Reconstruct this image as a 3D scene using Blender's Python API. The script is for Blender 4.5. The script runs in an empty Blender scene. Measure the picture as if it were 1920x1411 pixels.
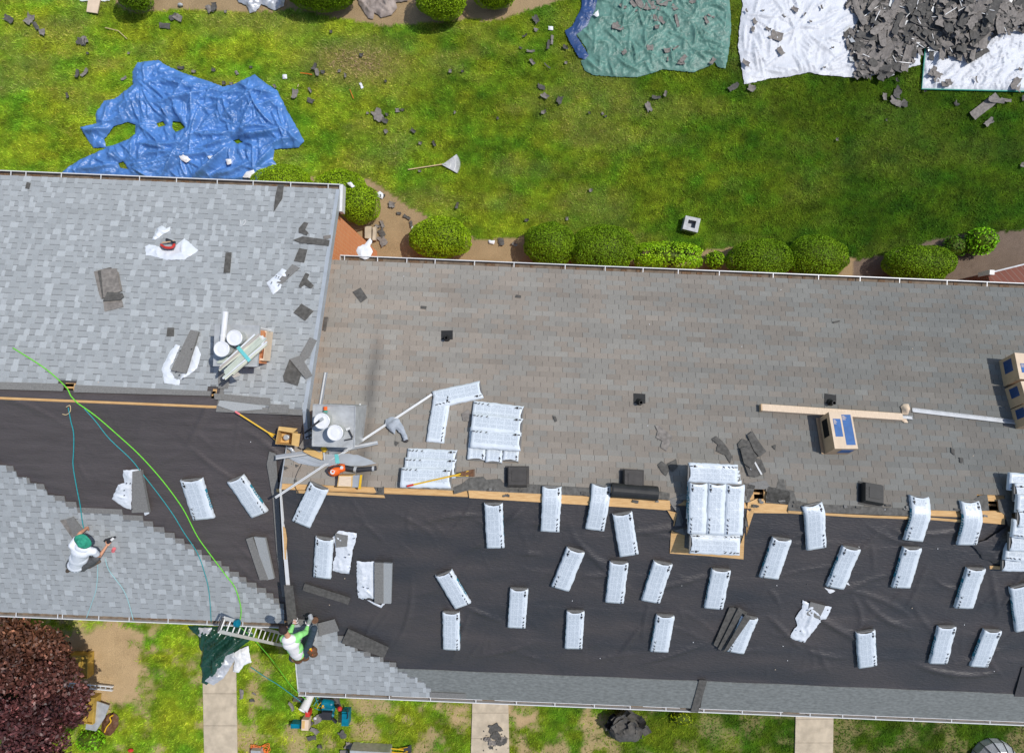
import bpy, bmesh, math, random
import numpy as np
from mathutils import Vector, Matrix
from mathutils.geometry import delaunay_2d_cdt

# ---------------------------------------------------------------- camera, light, exposure
PHI = math.radians(2.35); FPX = 1280.0; CX, CY = 960.0, 705.5; CAMZ = 22.0
sc = bpy.context.scene
cam = bpy.data.objects.new('camera', bpy.data.cameras.new('camera'))
sc.collection.objects.link(cam)
cam.location = (0, 0, CAMZ); cam.rotation_euler = (0, 0, PHI)
cam.data.lens = 24.0; cam.data.sensor_width = 36.0; cam.data.sensor_fit = 'HORIZONTAL'
cam.data.clip_start = 0.1; cam.data.clip_end = 2000
sc.camera = cam
SUN_EL, SUN_AZ = math.radians(60), math.radians(24)      # azimuth counted from +X towards +Y
w = bpy.data.worlds.new('World'); sc.world = w; w.use_nodes = True
nt = w.node_tree; nt.nodes.clear()
sky = nt.nodes.new('ShaderNodeTexSky'); sky.sky_type = 'NISHITA'; sky.sun_disc = False
sky.sun_elevation = SUN_EL; sky.sun_rotation = math.pi/2 - SUN_AZ
bg = nt.nodes.new('ShaderNodeBackground'); bg.inputs[1].default_value = 0.13
ow = nt.nodes.new('ShaderNodeOutputWorld')
nt.links.new(sky.outputs[0], bg.inputs[0]); nt.links.new(bg.outputs[0], ow.inputs[0])
sl = bpy.data.lights.new('sun', 'SUN'); sl.energy = 3.3; sl.angle = math.radians(0.5); sl.color = (1, 0.965, 0.91)
so = bpy.data.objects.new('sun', sl); sc.collection.objects.link(so)
sd = Vector((math.cos(SUN_AZ)*math.cos(SUN_EL), math.sin(SUN_AZ)*math.cos(SUN_EL), math.sin(SUN_EL)))
so.rotation_euler = sd.to_track_quat('Z', 'Y').to_euler(); so.location = sd*60
vs = sc.view_settings; vs.view_transform = 'Standard'; vs.look = 'None'; vs.gamma = 1; vs.exposure = 0.05

random.seed(11); RNG = np.random.default_rng(11)
C = sc.collection

# ---------------------------------------------------------------- geometry of the place
EAVE, RIDGE = 5.4, 7.4
LN, LS, LR, LX = 4.50, -6.34, -0.92, -4.36      # left house: north eave, south eave, ridge (Y), right rake (X)
RN, RS, RR, RX = 2.78, -7.97, -2.60, -4.87      # right house, RX is its left rake
LX0, RX1 = -15.5, 16.0
SL = 2.0/5.40
SLOPES = {'LN': (LR, -1, LX0, LX, LR, LN), 'LS': (LR, 1, LX0, LX, LS, LR),
          'RN': (RR, -1, RX, RX1, RR, RN), 'RS': (RR, 1, RX, RX1, RS, RR)}
def zplane(k, Y):
    r, s, *_ = SLOPES[k]; return RIDGE + s*SL*(Y-r)
def zroof(X, Y):
    z = 0
    for k, (r, s, x0, x1, y0, y1) in SLOPES.items():
        if x0 <= X <= x1 and y0-1e-6 <= Y <= y1+1e-6: z = max(z, zplane(k, Y))
    return z
def ray(px, py):
    a, b = (px-CX)/FPX, -(py-CY)/FPX
    return a*math.cos(PHI)-b*math.sin(PHI), a*math.sin(PHI)+b*math.cos(PHI)
def gp(px, py, z=0.0):
    dx, dy = ray(px, py); D = CAMZ-z
    return Vector((dx*D, dy*D, z))
def S(px, py, h=0.0, k=None):
    """where the sight line through a photo pixel meets the roof raised by h (or one named slope)"""
    dx, dy = ray(px, py); best = None
    for kk in ([k] if k else SLOPES):
        r, s, x0, x1, y0, y1 = SLOPES[kk]; b = s*SL; a = RIDGE-b*r
        D = (CAMZ-a-h)/(1+b*dy); X, Y = dx*D, dy*D
        if k or (x0-.02 <= X <= x1 and y0-.02 <= Y <= y1+.02):
            if best is None or D < best[0]: best = (D, Vector((X, Y, CAMZ-D)), kk)
    if best is None: return gp(px, py, h)
    return best[1]
def slope_at(px, py):
    dx, dy = ray(px, py); best = None
    for kk, (r, s, x0, x1, y0, y1) in SLOPES.items():
        b = s*SL; a = RIDGE-b*r; D = (CAMZ-a)/(1+b*dy); X, Y = dx*D, dy*D
        if x0-.02 <= X <= x1 and y0-.02 <= Y <= y1+.02 and (best is None or D < best[0]): best = (D, kk)
    return best[1] if best else None
def nrm(k):
    if k in (None, 'G'): return Vector((0, 0, 1))
    return Vector((0, -SLOPES[k][1]*SL, 1)).normalized()
def W(px, py, h, k):
    return gp(px, py, h) if k == 'G' else S(px, py, h, k)
def frame(p1, p2, h=0.0, k='auto'):
    """matrix of a thing whose top face (h above its base, square to the surface) has its long axis between two photo points"""
    if k == 'auto': k = slope_at((p1[0]+p2[0])/2, (p1[1]+p2[1])/2) or 'G'
    n = nrm(k); hv = h/n.z
    a, b = W(*p1, hv, k), W(*p2, hv, k)
    y = (a-b); L = y.length; y.normalize(); x = y.cross(n).normalized()
    c = (a+b)/2 - n*h
    M = Matrix((x, y, n)).transposed().to_4x4(); M.translation = c
    return M, L

# ---------------------------------------------------------------- noise
def _h(ix, iy, s):
    n = (ix.astype(np.int64)*374761393 + iy.astype(np.int64)*668265263 + s*974634777) & 0xffffffff
    n = ((n ^ (n >> 13))*1274126177) & 0xffffffff
    return ((n ^ (n >> 16)) & 0xffff)/65535.0
def vn(x, y, s=0):
    x = np.asarray(x, float); y = np.asarray(y, float)
    ix, iy = np.floor(x), np.floor(y); fx, fy = x-ix, y-iy
    ux, uy = fx*fx*fx*(fx*(fx*6-15)+10), fy*fy*fy*(fy*(fy*6-15)+10)
    a, b, c, d = _h(ix, iy, s), _h(ix+1, iy, s), _h(ix, iy+1, s), _h(ix+1, iy+1, s)
    return (a*(1-ux)+b*ux)*(1-uy)+(c*(1-ux)+d*ux)*uy
def fbm(x, y, s=0, o=4):
    t = 0; a = .5; n = 0
    for i in range(o):
        t = t+a*vn(x*2**i+i*17.3, y*2**i-i*9.1, s+i); n += a; a *= .5
    return t/n
def ridged(x, y, s=0, o=3):
    t = 0; a = .6; n = 0
    wx, wy = x+1.1*(fbm(x*.8, y*.8, s+50, 2)-.5), y+1.1*(fbm(x*.8+7, y*.8, s+60, 2)-.5)
    for i in range(o):
        t = t+a*(1-np.abs(2*vn(wx*1.9**i+i*7.7, wy*1.9**i+i*3.3, s+i)-1))**2; n += a; a *= .5
    return t/n
def folds(x, y, s=0, o=3):
    """long sharp folds that bend and cross, with finer crinkles between them"""
    a = 2.6*(fbm(x*.45, y*.45, s+80, 2)-.5); u, v = x+1.6*(fbm(x*.6, y*.6, s+81, 2)-.5), y+1.6*(fbm(x*.6+5, y*.6, s+82, 2)-.5)
    def cr(p, q, k): return 1-np.abs(2*vn(p, q, k)-1)
    ca, sa = np.cos(a), np.sin(a); p, q = u*ca-v*sa, u*sa+v*ca
    f = .50*cr(p*.7, q*2.4, s)+.24*cr(p*2.2+3, q*1.2, s+1)**1.3+.15*cr(p*2.4, q*6.0, s+2)+.11*cr(p*6.5, q*4.5, s+3)
    return np.clip(f*1.25-.22, 0, 1.2)
def creases(x, y, seed, dens=9., ln=(.25, 1.3), wd=(.03, .11), wander=.5, th0=None, foci=None):
    """height of cloth gathered into many separate tapering folds, 0..1; folds follow a slowly turning direction or fan out from foci"""
    R = np.random.default_rng(seed*7+1); x0, x1, y0, y1 = x.min(), x.max(), y.min(), y.max(); n = int(max(20, dens*(x1-x0)*(y1-y0)))
    H = np.zeros(x.shape); S_ = np.zeros(x.shape)
    for i in range(n):
        cx, cy = R.uniform(x0, x1), R.uniform(y0, y1); L_ = R.uniform(*ln)*(1 if R.uniform() < .7 else .5); w_ = R.uniform(*wd)*(.5+.5*L_/ln[1])
        if foci:
            d2 = [(cx-a)**2+(cy-b)**2 for a, b in foci]; a, b = foci[int(np.argmin(d2))]; th = math.atan2(cy-b, cx-a)+R.normal(0, .22)
        elif th0 is not None: th = th0+R.normal(0, wander)+1.2*(float(vn(np.array([cx*.5]), np.array([cy*.5]), seed)[0])-.5)
        else: th = 6.3*float(fbm(np.array([cx*.35]), np.array([cy*.35]), seed, 2)[0])*1.4+R.normal(0, wander)
        if R.uniform() < .15: th += R.uniform(.6, 1.4)
        c, s = math.cos(th), math.sin(th); near = (np.abs(x-cx) < L_) & (np.abs(y-cy) < L_)
        if not near.any(): continue
        dx, dy = x[near]-cx, y[near]-cy; u = (dx*c+dy*s)/(L_*.5); v = (-dx*s+dy*c)+R.uniform(-.12, .12)*L_*u*u
        env = np.clip(1-u*u, 0, 1); w2 = w_*(.45+.55*env)
        lean = R.uniform(-.5, .5); vv = v/w2; prof = np.clip(1-np.abs(vv-lean*np.clip(1-np.abs(vv), 0, 1)), 0, 1)**1.25
        h = prof*env*(w_/wd[1])*R.uniform(.5, 1); H[near] = np.maximum(H[near], h); S_[near] += h*.35
    return np.clip(.75*H+.25*S_, 0, 1.3)
def inpoly(x, y, P):
    x = np.asarray(x, float); y = np.asarray(y, float); r = np.zeros(x.shape, bool); n = len(P)
    for i in range(n):
        x1, y1 = P[i][0], P[i][1]; x2, y2 = P[(i+1) % n][0], P[(i+1) % n][1]
        if y1 == y2: continue
        r ^= ((y1 > y) != (y2 > y)) & (x < (x2-x1)*(y-y1)/(y2-y1)+x1)
    return r
def edgedist(x, y, P):
    d = np.full(np.shape(x), 1e9); n = len(P)
    for i in range(n):
        a = np.array(P[i][:2]); b = np.array(P[(i+1) % n][:2]); e = b-a; L = max(e@e, 1e-12)
        t = np.clip(((x-a[0])*e[0]+(y-a[1])*e[1])/L, 0, 1)
        d = np.minimum(d, np.hypot(x-a[0]-t*e[0], y-a[1]-t*e[1]))
    return d

# ---------------------------------------------------------------- materials
M = {}
def mat(name, col, rough=.8, var=.15, scale=6., bump=0., bscale=60., attr=False, metal=0., spec=.3, col2=None, sheen=0, aniso=None):
    m = bpy.data.materials.new(name); m.use_nodes = True; t = m.node_tree; N = t.nodes; L = t.links
    b = N['Principled BSDF']; b.inputs['Roughness'].default_value = rough; b.inputs['Metallic'].default_value = metal
    b.inputs['Specular IOR Level'].default_value = spec
    tc = N.new('ShaderNodeTexCoord'); mp = N.new('ShaderNodeMapping'); L.new(tc.outputs['Object'], mp.inputs[0])
    if aniso: mp.inputs['Scale'].default_value = aniso
    nz = N.new('ShaderNodeTexNoise'); nz.inputs['Scale'].default_value = scale; nz.inputs['Detail'].default_value = 6
    L.new(mp.outputs[0], nz.inputs['Vector'])
    mx = N.new('ShaderNodeMix'); mx.data_type = 'RGBA'
    c2 = col2 or [min(1, c*(1+var)) for c in col]; c1 = col if col2 else [c*(1-var) for c in col]
    mx.inputs[6].default_value = (*c1, 1); mx.inputs[7].default_value = (*c2, 1)
    rp = N.new('ShaderNodeMapRange'); rp.inputs[1].default_value = .3; rp.inputs[2].default_value = .7
    L.new(nz.outputs[0], rp.inputs[0]); L.new(rp.outputs[0], mx.inputs[0]); out = mx.outputs[2]
    if attr:
        at = N.new('ShaderNodeVertexColor'); at.layer_name = 'Col'
        m2 = N.new('ShaderNodeMix'); m2.data_type = 'RGBA'; m2.blend_type = 'MULTIPLY'; m2.inputs[0].default_value = 1
        L.new(out, m2.inputs[6]); L.new(at.outputs[0], m2.inputs[7]); out = m2.outputs[2]
    L.new(out, b.inputs['Base Color'])
    if bump:
        n2 = N.new('ShaderNodeTexNoise'); n2.inputs['Scale'].default_value = bscale; n2.inputs['Detail'].default_value = 4
        L.new(mp.outputs[0], n2.inputs['Vector'])
        bp = N.new('ShaderNodeBump'); bp.inputs['Strength'].default_value = bump; bp.inputs['Distance'].default_value = .02
        L.new(n2.outputs[0], bp.inputs['Height']); L.new(bp.outputs[0], b.inputs['Normal'])
    M[name] = m; return m

mat('new_shingle', (.318, .33, .332), .95, .16, 90, .25, 250, attr=True)
mat('old_shingle', (.262, .244, .224), .95, .17, 90, .25, 250, attr=True)
mat('scrap_shingle', (.095, .090, .082), .9, .3, 12, .3, 120)
mat('scrap_back', (.205, .185, .166), .8, .28, 12, .3, 90)
mat('starter', (.178, .188, .180), .95, .22, 14, .3, 200, aniso=(.7, 1.6, 1))
mat('headlap', (.19, .185, .175), .95, .15, 30, .2, 200)
mat('headlap_dark', (.115, .11, .10), .95, .3, 14, .3, 100)
mat('felt_brown', (.066, .055, .053), .50, .3, 2.4, .8, 16, aniso=(.5, 3.0, 1), spec=.45, col2=(.088, .074, .072))
mat('felt_black', (.035, .036, .040), .50, .28, .9, .8, 16, aniso=(.6, 1.8, 1), spec=.42, col2=(.066, .057, .055))
mat('plywood', (.52, .30, .12), .75, .3, 5, .1, 40, aniso=(1, 8, 1), col2=(.66, .43, .20))
mat('attic', (.06, .045, .03), .9)
mat('white_metal', (.64, .64, .63), .35, .04)
mat('gutter_inside', (.17, .13, .095), .8, .35, 7)
mat('grey_metal', (.42, .44, .46), .38, .12, 5, metal=.35, spec=.5)
mat('grey_flash', (.40, .43, .46), .45, .1, 4, metal=.2)
mat('galv', (.46, .47, .47), .45, .18, 6, metal=.3)
mat('dull_metal', (.30, .31, .33), .5, .2, 8, metal=.2)
mat('black_plastic', (.025, .025, .025), .45, .2)
mat('rubber', (.018, .018, .018), .6)
mat('brown_vent', (.055, .05, .047), .6, .2)
mat('dark_hole', (.008, .008, .008), 1, 0)
mat('plastic_white', (.66, .69, .73), .35, .05, 4, .3, 14, spec=.4)
mat('print_black', (.02, .02, .022), .6)
mat('print_grey', (.50, .53, .56), .6, .1, 60)
mat('teal_print', (.03, .22, .30), .4, .3, 30)
mat('paper', (.72, .73, .74), .7, .08, 8, .2, 20)
mat('carton', (.52, .36, .22), .85, .1, 6)
mat('carton_pale', (.66, .52, .38), .85, .08, 6)
mat('carton_yellow', (.60, .38, .14), .8, .15, 6)
mat('blue_label', (.035, .12, .32), .45, .15, 8)
mat('tarp_blue', (.075, .20, .49), .36, .2, 3, .35, 26, spec=.5)
mat('tarp_navy', (.03, .07, .19), .35, .2, 3, .4, 26)
mat('tarp_green', (.105, .225, .185), .4, .25, 5, .4, 24)
mat('tarp_white', (.60, .62, .66), .42, .07, 4, .4, 24)
mat('tarp_silver', (.50, .52, .55), .35, .2, 4, .4, 24, metal=.2)
mat('tarp_brown', (.30, .25, .22), .6, .35, 4, .4, 24)
mat('bag_green', (.012, .055, .035), .25, .3, 4, .4, 20, spec=.6)
mat('hem_green', (.02, .28, .20), .5)
mat('wood_pale', (.66, .52, .38), .7, .12, 8, aniso=(1, 8, 1))
mat('wood_handle', (.60, .46, .26), .6, .1)
mat('slat_a', (.62, .62, .50), .7, .1); mat('slat_b', (.48, .52, .44), .7, .1); mat('slat_c', (.42, .38, .34), .7, .1); mat('slat_d', (.66, .68, .70), .6, .1)
mat('tape_teal', (.15, .52, .52), .5)
mat('yellow', (.70, .42, .02), .45, .1); mat('crate_yellow', (.42, .27, .05), .6, .3, 5); mat('orange', (.75, .13, .02), .4, .15); mat('red', (.55, .04, .03), .45); mat('pink', (.75, .18, .20), .5)
mat('lime_rope', (.16, .60, .04), .6, .2, 40); mat('teal_rope', (.03, .28, .30), .6, .2, 40); mat('hose_pale', (.30, .50, .52), .6, .1)
mat('orange_cord', (.80, .20, .04), .5)
mat('bucket_white', (.72, .72, .73), .3, .04); mat('bucket_clear', (.50, .50, .46), .4, .2)
mat('skin', (.56, .28, .17), .55, .08); mat('glove', (.80, .78, .78), .7)
mat('hat', (.03, .28, .18), .8, .12, 20, .2, 90)
mat('shirt_white', (.76, .78, .82), .85, .03, 10, .2, 20); mat('shirt_lime', (.30, .75, .22), .8, .1, 10, .2, 20); mat('vest_pale', (.80, .76, .76), .8, .04)
mat('trousers', (.10, .10, .10), .85, .25, 14, .3, 40); mat('jeans', (.035, .055, .075), .85, .25, 14, .3, 40)
mat('hair', (.03, .02, .018), .7, .3, 60, .5, 120); mat('leather', (.12, .055, .025), .6, .3, 20); mat('shoe', (.10, .07, .05), .7, .2)
mat('jacket', (.34, .37, .41), .8, .12, 6, .3, 30); mat('cuff', (.05, .045, .045), .8)
mat('concrete', (.49, .415, .31), .9, .18, 4, .2, 80)
mat('mulch', (.16, .10, .06), .95, .4, 30, .6, 60)
mat('rock', (.35, .33, .30), .9, .2)
mat('teal_tool', (.0, .16, .24), .4, .25); mat('tool_dark', (.03, .03, .035), .5)
mat('leaf', (.205, .285, .018), .6, .2, 3, attr=True, spec=.2)
mat('leaf_purple', (.072, .030, .026), .45, .25, 3, attr=True, spec=.35)
mat('bark', (.10, .07, .05), .9, .3)
mat('blade', (.115, .20, .03), .7, .12, 1, attr=True, spec=.15)

def streak_and_grime(m):
    """soft dark vertical streak on the old shingles, and grime patches"""
    t = m.node_tree; N = t.nodes; L = t.links; b = N['Principled BSDF']; src = b.inputs['Base Color'].links[0].from_socket
    ge = N.new('ShaderNodeNewGeometry'); s = N.new('ShaderNodeSeparateXYZ'); L.new(ge.outputs['Position'], s.inputs[0])
    def ma(op, a, bb=None, c=None):
        n = N.new('ShaderNodeMath'); n.operation = op
        for i, v in enumerate((a, bb, c)):
            if v is None: continue
            if isinstance(v, (int, float)): n.inputs[i].default_value = v
            else: L.new(v, n.inputs[i])
        return n.outputs[0]
    nz = N.new('ShaderNodeTexNoise'); nz.inputs['Scale'].default_value = 1.6; L.new(ge.outputs['Position'], nz.inputs[0])
    dx = ma('DIVIDE', ma('ADD', ma('ADD', s.outputs[0], 3.16), ma('MULTIPLY', ma('SUBTRACT', nz.outputs[0], .5), .25)), .17)
    gx = ma('EXPONENT', ma('MULTIPLY', ma('MULTIPLY', dx, dx), -1.0))
    mr = N.new('ShaderNodeMapRange'); mr.interpolation_type = 'SMOOTHSTEP'; L.new(s.outputs[1], mr.inputs[0]); mr.inputs[1].default_value = 1.5; mr.inputs[2].default_value = -.1
    k1 = ma('MULTIPLY', ma('MULTIPLY', gx, mr.outputs[0]), .48)
    n2 = N.new('ShaderNodeTexNoise'); n2.inputs['Scale'].default_value = .55; n2.inputs['Detail'].default_value = 5; mp = N.new('ShaderNodeMapping'); mp.inputs['Scale'].default_value = (1.4, .6, 1)
    L.new(ge.outputs['Position'], mp.inputs[0]); L.new(mp.outputs[0], n2.inputs[0]); r2 = N.new('ShaderNodeMapRange'); L.new(n2.outputs[0], r2.inputs[0]); r2.inputs[1].default_value = .45; r2.inputs[2].default_value = .75; r2.inputs[4].default_value = .16
    tot = ma('MINIMUM', ma('ADD', k1, r2.outputs[0]), .6)
    mx = N.new('ShaderNodeMix'); mx.data_type = 'RGBA'; L.new(tot, mx.inputs[0]); L.new(src, mx.inputs[6]); mx.inputs[7].default_value = (.055, .055, .055, 1); L.new(mx.outputs[2], b.inputs['Base Color'])
streak_and_grime(M['old_shingle'])
def bricks(name, c1, c2, mortar):
    m = bpy.data.materials.new(name); m.use_nodes = True; t = m.node_tree; N = t.nodes; L = t.links
    b = N['Principled BSDF']; b.inputs['Roughness'].default_value = .9
    tc = N.new('ShaderNodeTexCoord'); sx = N.new('ShaderNodeSeparateXYZ'); cx = N.new('ShaderNodeCombineXYZ')
    ad = N.new('ShaderNodeMath'); ad.operation = 'ADD'
    L.new(tc.outputs['Object'], sx.inputs[0]); L.new(sx.outputs[0], ad.inputs[0]); L.new(sx.outputs[1], ad.inputs[1])
    L.new(ad.outputs[0], cx.inputs[0]); L.new(sx.outputs[2], cx.inputs[1])
    bt = N.new('ShaderNodeTexBrick'); bt.inputs['Scale'].default_value = 1; bt.inputs['Brick Width'].default_value = .21
    bt.inputs['Row Height'].default_value = .075; bt.inputs['Mortar Size'].default_value = .008
    bt.inputs['Color1'].default_value = (*c1, 1); bt.inputs['Color2'].default_value = (*c2, 1); bt.inputs['Mortar'].default_value = (*mortar, 1)
    L.new(cx.outputs[0], bt.inputs['Vector']); L.new(bt.outputs[0], b.inputs['Base Color']); M[name] = m
bricks('brick_orange', (.66, .20, .06), (.72, .26, .09), (.70, .42, .25))
bricks('brick_red', (.17, .06, .04), (.20, .075, .05), (.22, .17, .14))

def wrapper_material():
    """white bundle wrap: pale grey ruled text blocks printed on the top, in the bundle's own coordinates"""
    m = bpy.data.materials.new('wrap_print'); m.use_nodes = True; t = m.node_tree; N = t.nodes; L = t.links
    b = N['Principled BSDF']; b.inputs['Roughness'].default_value = .36; b.inputs['Specular IOR Level'].default_value = .4
    at = N.new('ShaderNodeAttribute'); at.attribute_name = 'loc'
    s = N.new('ShaderNodeSeparateXYZ'); L.new(at.outputs['Vector'], s.inputs[0])
    def ma(op, a, bb=None, c=None):
        n = N.new('ShaderNodeMath'); n.operation = op
        for i, v in enumerate((a, bb, c)):
            if v is None: continue
            if isinstance(v, (int, float)): n.inputs[i].default_value = v
            else: L.new(v, n.inputs[i])
        return n.outputs[0]
    X, Y = s.outputs[0], s.outputs[1]
    inx = ma('LESS_THAN', ma('ABSOLUTE', ma('ADD', X, .02)), .12)
    iny = ma('LESS_THAN', ma('ABSOLUTE', Y), .43)
    blk = ma('GREATER_THAN', ma('FRACT', ma('MULTIPLY', ma('ADD', Y, .01), 7.0)), .06)
    blx = ma('GREATER_THAN', ma('FRACT', ma('MULTIPLY', ma('ADD', X, 1.0), 11.0)), .08)
    lines = ma('LESS_THAN', ma('FRACT', ma('MULTIPLY', X, 62.0)), .5)
    nz = N.new('ShaderNodeTexNoise'); nz.inputs['Scale'].default_value = 38; L.new(at.outputs['Vector'], nz.inputs[0])
    gr = ma('GREATER_THAN', nz.outputs[0], .46)
    k = ma('MULTIPLY', ma('MULTIPLY', ma('MULTIPLY', inx, iny), ma('MULTIPLY', blk, blx)), ma('MULTIPLY_ADD', ma('MULTIPLY', lines, gr), .62, .20))
    mx = N.new('ShaderNodeMix'); mx.data_type = 'RGBA'; mx.inputs[6].default_value = (.625, .675, .72, 1); mx.inputs[7].default_value = (.30, .35, .40, 1)
    L.new(k, mx.inputs[0]); L.new(mx.outputs[2], b.inputs['Base Color'])
    n2 = N.new('ShaderNodeTexNoise'); n2.inputs['Scale'].default_value = 9; L.new(at.outputs['Vector'], n2.inputs[0])
    bp = N.new('ShaderNodeBump'); bp.inputs['Strength'].default_value = .5; bp.inputs['Distance'].default_value = .02
    L.new(n2.outputs[0], bp.inputs['Height']); L.new(bp.outputs[0], b.inputs['Normal']); M['wrap_print'] = m
wrapper_material()

# ---------------------------------------------------------------- object helpers
def mesh(name, V, F, mats, mi=None, cols=None, smooth=False):
    me = bpy.data.meshes.new(name); me.from_pydata([tuple(v) for v in V], [], F)
    for m in (mats if isinstance(mats, (list, tuple)) else [mats]): me.materials.append(M[m])
    if mi is not None: me.polygons.foreach_set('material_index', mi)
    if smooth: me.polygons.foreach_set('use_smooth', [True]*len(F))
    if cols is not None:       # one colour per face
        a = me.color_attributes.new('Col', 'FLOAT_COLOR', 'CORNER')
        lt = np.zeros(len(F), int); me.polygons.foreach_get('loop_total', lt)
        c = np.ones((len(F), 4)); c[:, :3] = np.asarray(cols).reshape(len(F), -1)
        a.data.foreach_set('color', np.repeat(c, lt, axis=0).ravel())
    me.update(); return me
def tag(o, label, cat, group=None, kind=None):
    if kind: o['kind'] = kind
    if label: o['label'] = label
    if cat: o['category'] = cat
    if group: o['group'] = group
    return o
def link(name, me, parent=None, mw=None):
    o = bpy.data.objects.new(name, me); C.objects.link(o)
    if mw is not None: o.matrix_world = mw
    if parent is not None: o.parent = parent
    return o
def obj(name, V, F, mats, parent=None, **k):
    """mesh given in world coordinates; a top-level one gets its origin at its base"""
    V = [Vector(v) for v in V]
    if parent is None:
        n = len(V); c = sum(V, Vector())/n; c.z = min(v.z for v in V)
        o = link(name, mesh(name, [v-c for v in V], F, mats, **k)); o.location = c; return o
    inv = parent.matrix_basis.inverted() if parent.parent is None else (parent.parent.matrix_basis@parent.matrix_basis).inverted()
    return link(name, mesh(name, [inv@v for v in V], F, mats, **k), parent)
def lobj(name, V, F, mats, parent, **k): return link(name, mesh(name, V, F, mats, **k), parent)   # parent's own coordinates
def thing(name, label, cat, loc=None, mw=None, group=None):
    o = bpy.data.objects.new(name, None); o.empty_display_size = .2; C.objects.link(o)
    if mw is not None: o.matrix_basis = mw
    elif loc is not None: o.location = loc
    return tag(o, label, cat, group)
class G:
    """collects simple shapes into one mesh"""
    def __init__(s): s.V = []; s.F = []; s.mi = []; s.T = Matrix()
    def add(s, V, F, mi=0):
        n = len(s.V); s.V += [s.T@Vector(v) for v in V]; s.F += [tuple(i+n for i in f) for f in F]; s.mi += [mi]*len(F); return s
    def box(s, x0, x1, y0, y1, z0, z1, mi=0, bev=0):
        V = [(x, y, z) for z in (z0, z1) for y in (y0, y1) for x in (x0, x1)]
        return s.add(V, [(0, 2, 3, 1), (4, 5, 7, 6), (0, 1, 5, 4), (2, 6, 7, 3), (0, 4, 6, 2), (1, 3, 7, 5)], mi)
    def prism(s, top, dz, mi=0, side=None):
        n = len(top); top = [Vector(t) for t in top]; dv = dz if isinstance(dz, Vector) else Vector((0, 0, -dz))
        a = sum((top[i].x*top[(i+1) % n].y-top[(i+1) % n].x*top[i].y) for i in range(n))
        if a < 0: top = top[::-1]
        V = top+[t+dv for t in top]; k = len(s.F)
        s.add(V, [tuple(range(n))], mi); s2 = mi if side is None else side
        F = [tuple(range(2*n-1, n-1, -1))]+[(i+n, (i+1) % n+n, (i+1) % n, i) for i in range(n)]
        n0 = len(s.V)-2*n; s.F += [tuple(i+n0 for i in f) for f in F]; s.mi += [s2]*len(F); return s
    def lathe(s, prof, c=(0, 0, 0), n=20, mi=0, ax=None, cap=True):
        R = Matrix() if ax is None else Vector(ax).to_track_quat('Z', 'Y').to_matrix().to_4x4()
        c = Vector(c); V = []
        for r, z in prof:
            for i in range(n):
                a = 2*math.pi*i/n; V.append(c+R@Vector((r*math.cos(a), r*math.sin(a), z)))
        F = [(j*n+i, j*n+(i+1) % n, (j+1)*n+(i+1) % n, (j+1)*n+i) for j in range(len(prof)-1) for i in range(n)]
        if cap: F += [tuple(range(n))[::-1], tuple(range((len(prof)-1)*n, len(prof)*n))]
        return s.add(V, F, mi)
    def tube(s, P, r, n=6, mi=0, cap=True):
        P = [Vector(p) for p in P]; V = []; m = len(P); rr = r if isinstance(r, (list, tuple)) else [r]*m
        up = Vector((0, 0, 1))
        for i, p in enumerate(P):
            d = (P[min(i+1, m-1)]-P[max(i-1, 0)]).normalized()
            u = up if abs(d.dot(up)) < .95 else Vector((1, 0, 0))
            x = d.cross(u).normalized(); y = d.cross(x).normalized()
            for j in range(n):
                a = 2*math.pi*j/n; V.append(p+(x*math.cos(a)+y*math.sin(a))*rr[i])
        F = [(j*n+i, (j+1)*n+i, (j+1)*n+(i+1) % n, j*n+(i+1) % n) for j in range(m-1) for i in range(n)]
        if cap: F += [tuple(range(n)), tuple(range((m-1)*n, m*n))[::-1]]
        return s.add(V, F, mi)
    def bar(s, a, b, w, t, mi=0, n=Vector((0, 0, 1))):
        a, b = Vector(a), Vector(b); d = (b-a).normalized(); x = d.cross(n).normalized()*w/2; z = n*t
        V = [a-x, a+x, b+x, b-x]; V = V+[v+z for v in V]
        return s.add(V, [(0, 3, 2, 1), (4, 5, 6, 7), (0, 1, 5, 4), (1, 2, 6, 5), (2, 3, 7, 6), (3, 0, 4, 7)], mi)
    def ball(s, c, r, mi=0, n=10, sq=(1, 1, 1)):
        prof = []; V = []; c = Vector(c)
        for j in range(n//2+1):
            t = math.pi*j/(n//2)
            for i in range(n):
                a = 2*math.pi*i/n; V.append(c+Vector((r*sq[0]*math.sin(t)*math.cos(a), r*sq[1]*math.sin(t)*math.sin(a), -r*sq[2]*math.cos(t))))
        return s.add(V, [(j*n+i, j*n+(i+1) % n, (j+1)*n+(i+1) % n, (j+1)*n+i) for j in range(n//2) for i in range(n)], mi)
    def o(s, name, mats, parent=None, smooth=False, local=False):
        if local: return lobj(name, s.V, s.F, mats, parent, mi=s.mi, smooth=smooth)
        return obj(name, s.V, s.F, mats, parent, mi=s.mi, smooth=smooth)
def smoothpath(P, n=6):
    P = [Vector(p) for p in P]; out = []
    for i in range(len(P)-1):
        p0, p1, p2, p3 = P[max(i-1, 0)], P[i], P[i+1], P[min(i+2, len(P)-1)]
        for k in range(n):
            t = k/n
            out.append(.5*((2*p1)+(p2-p0)*t+(2*p0-5*p1+4*p2-p3)*t*t+(3*p1-p0-3*p2+p3)*t**3))
    return out+[P[-1]]
def zsurf(x, y, k): return 0.0 if k == 'G' else (zplane(k, y) if k in SLOPES else zroof(x, y))
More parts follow.
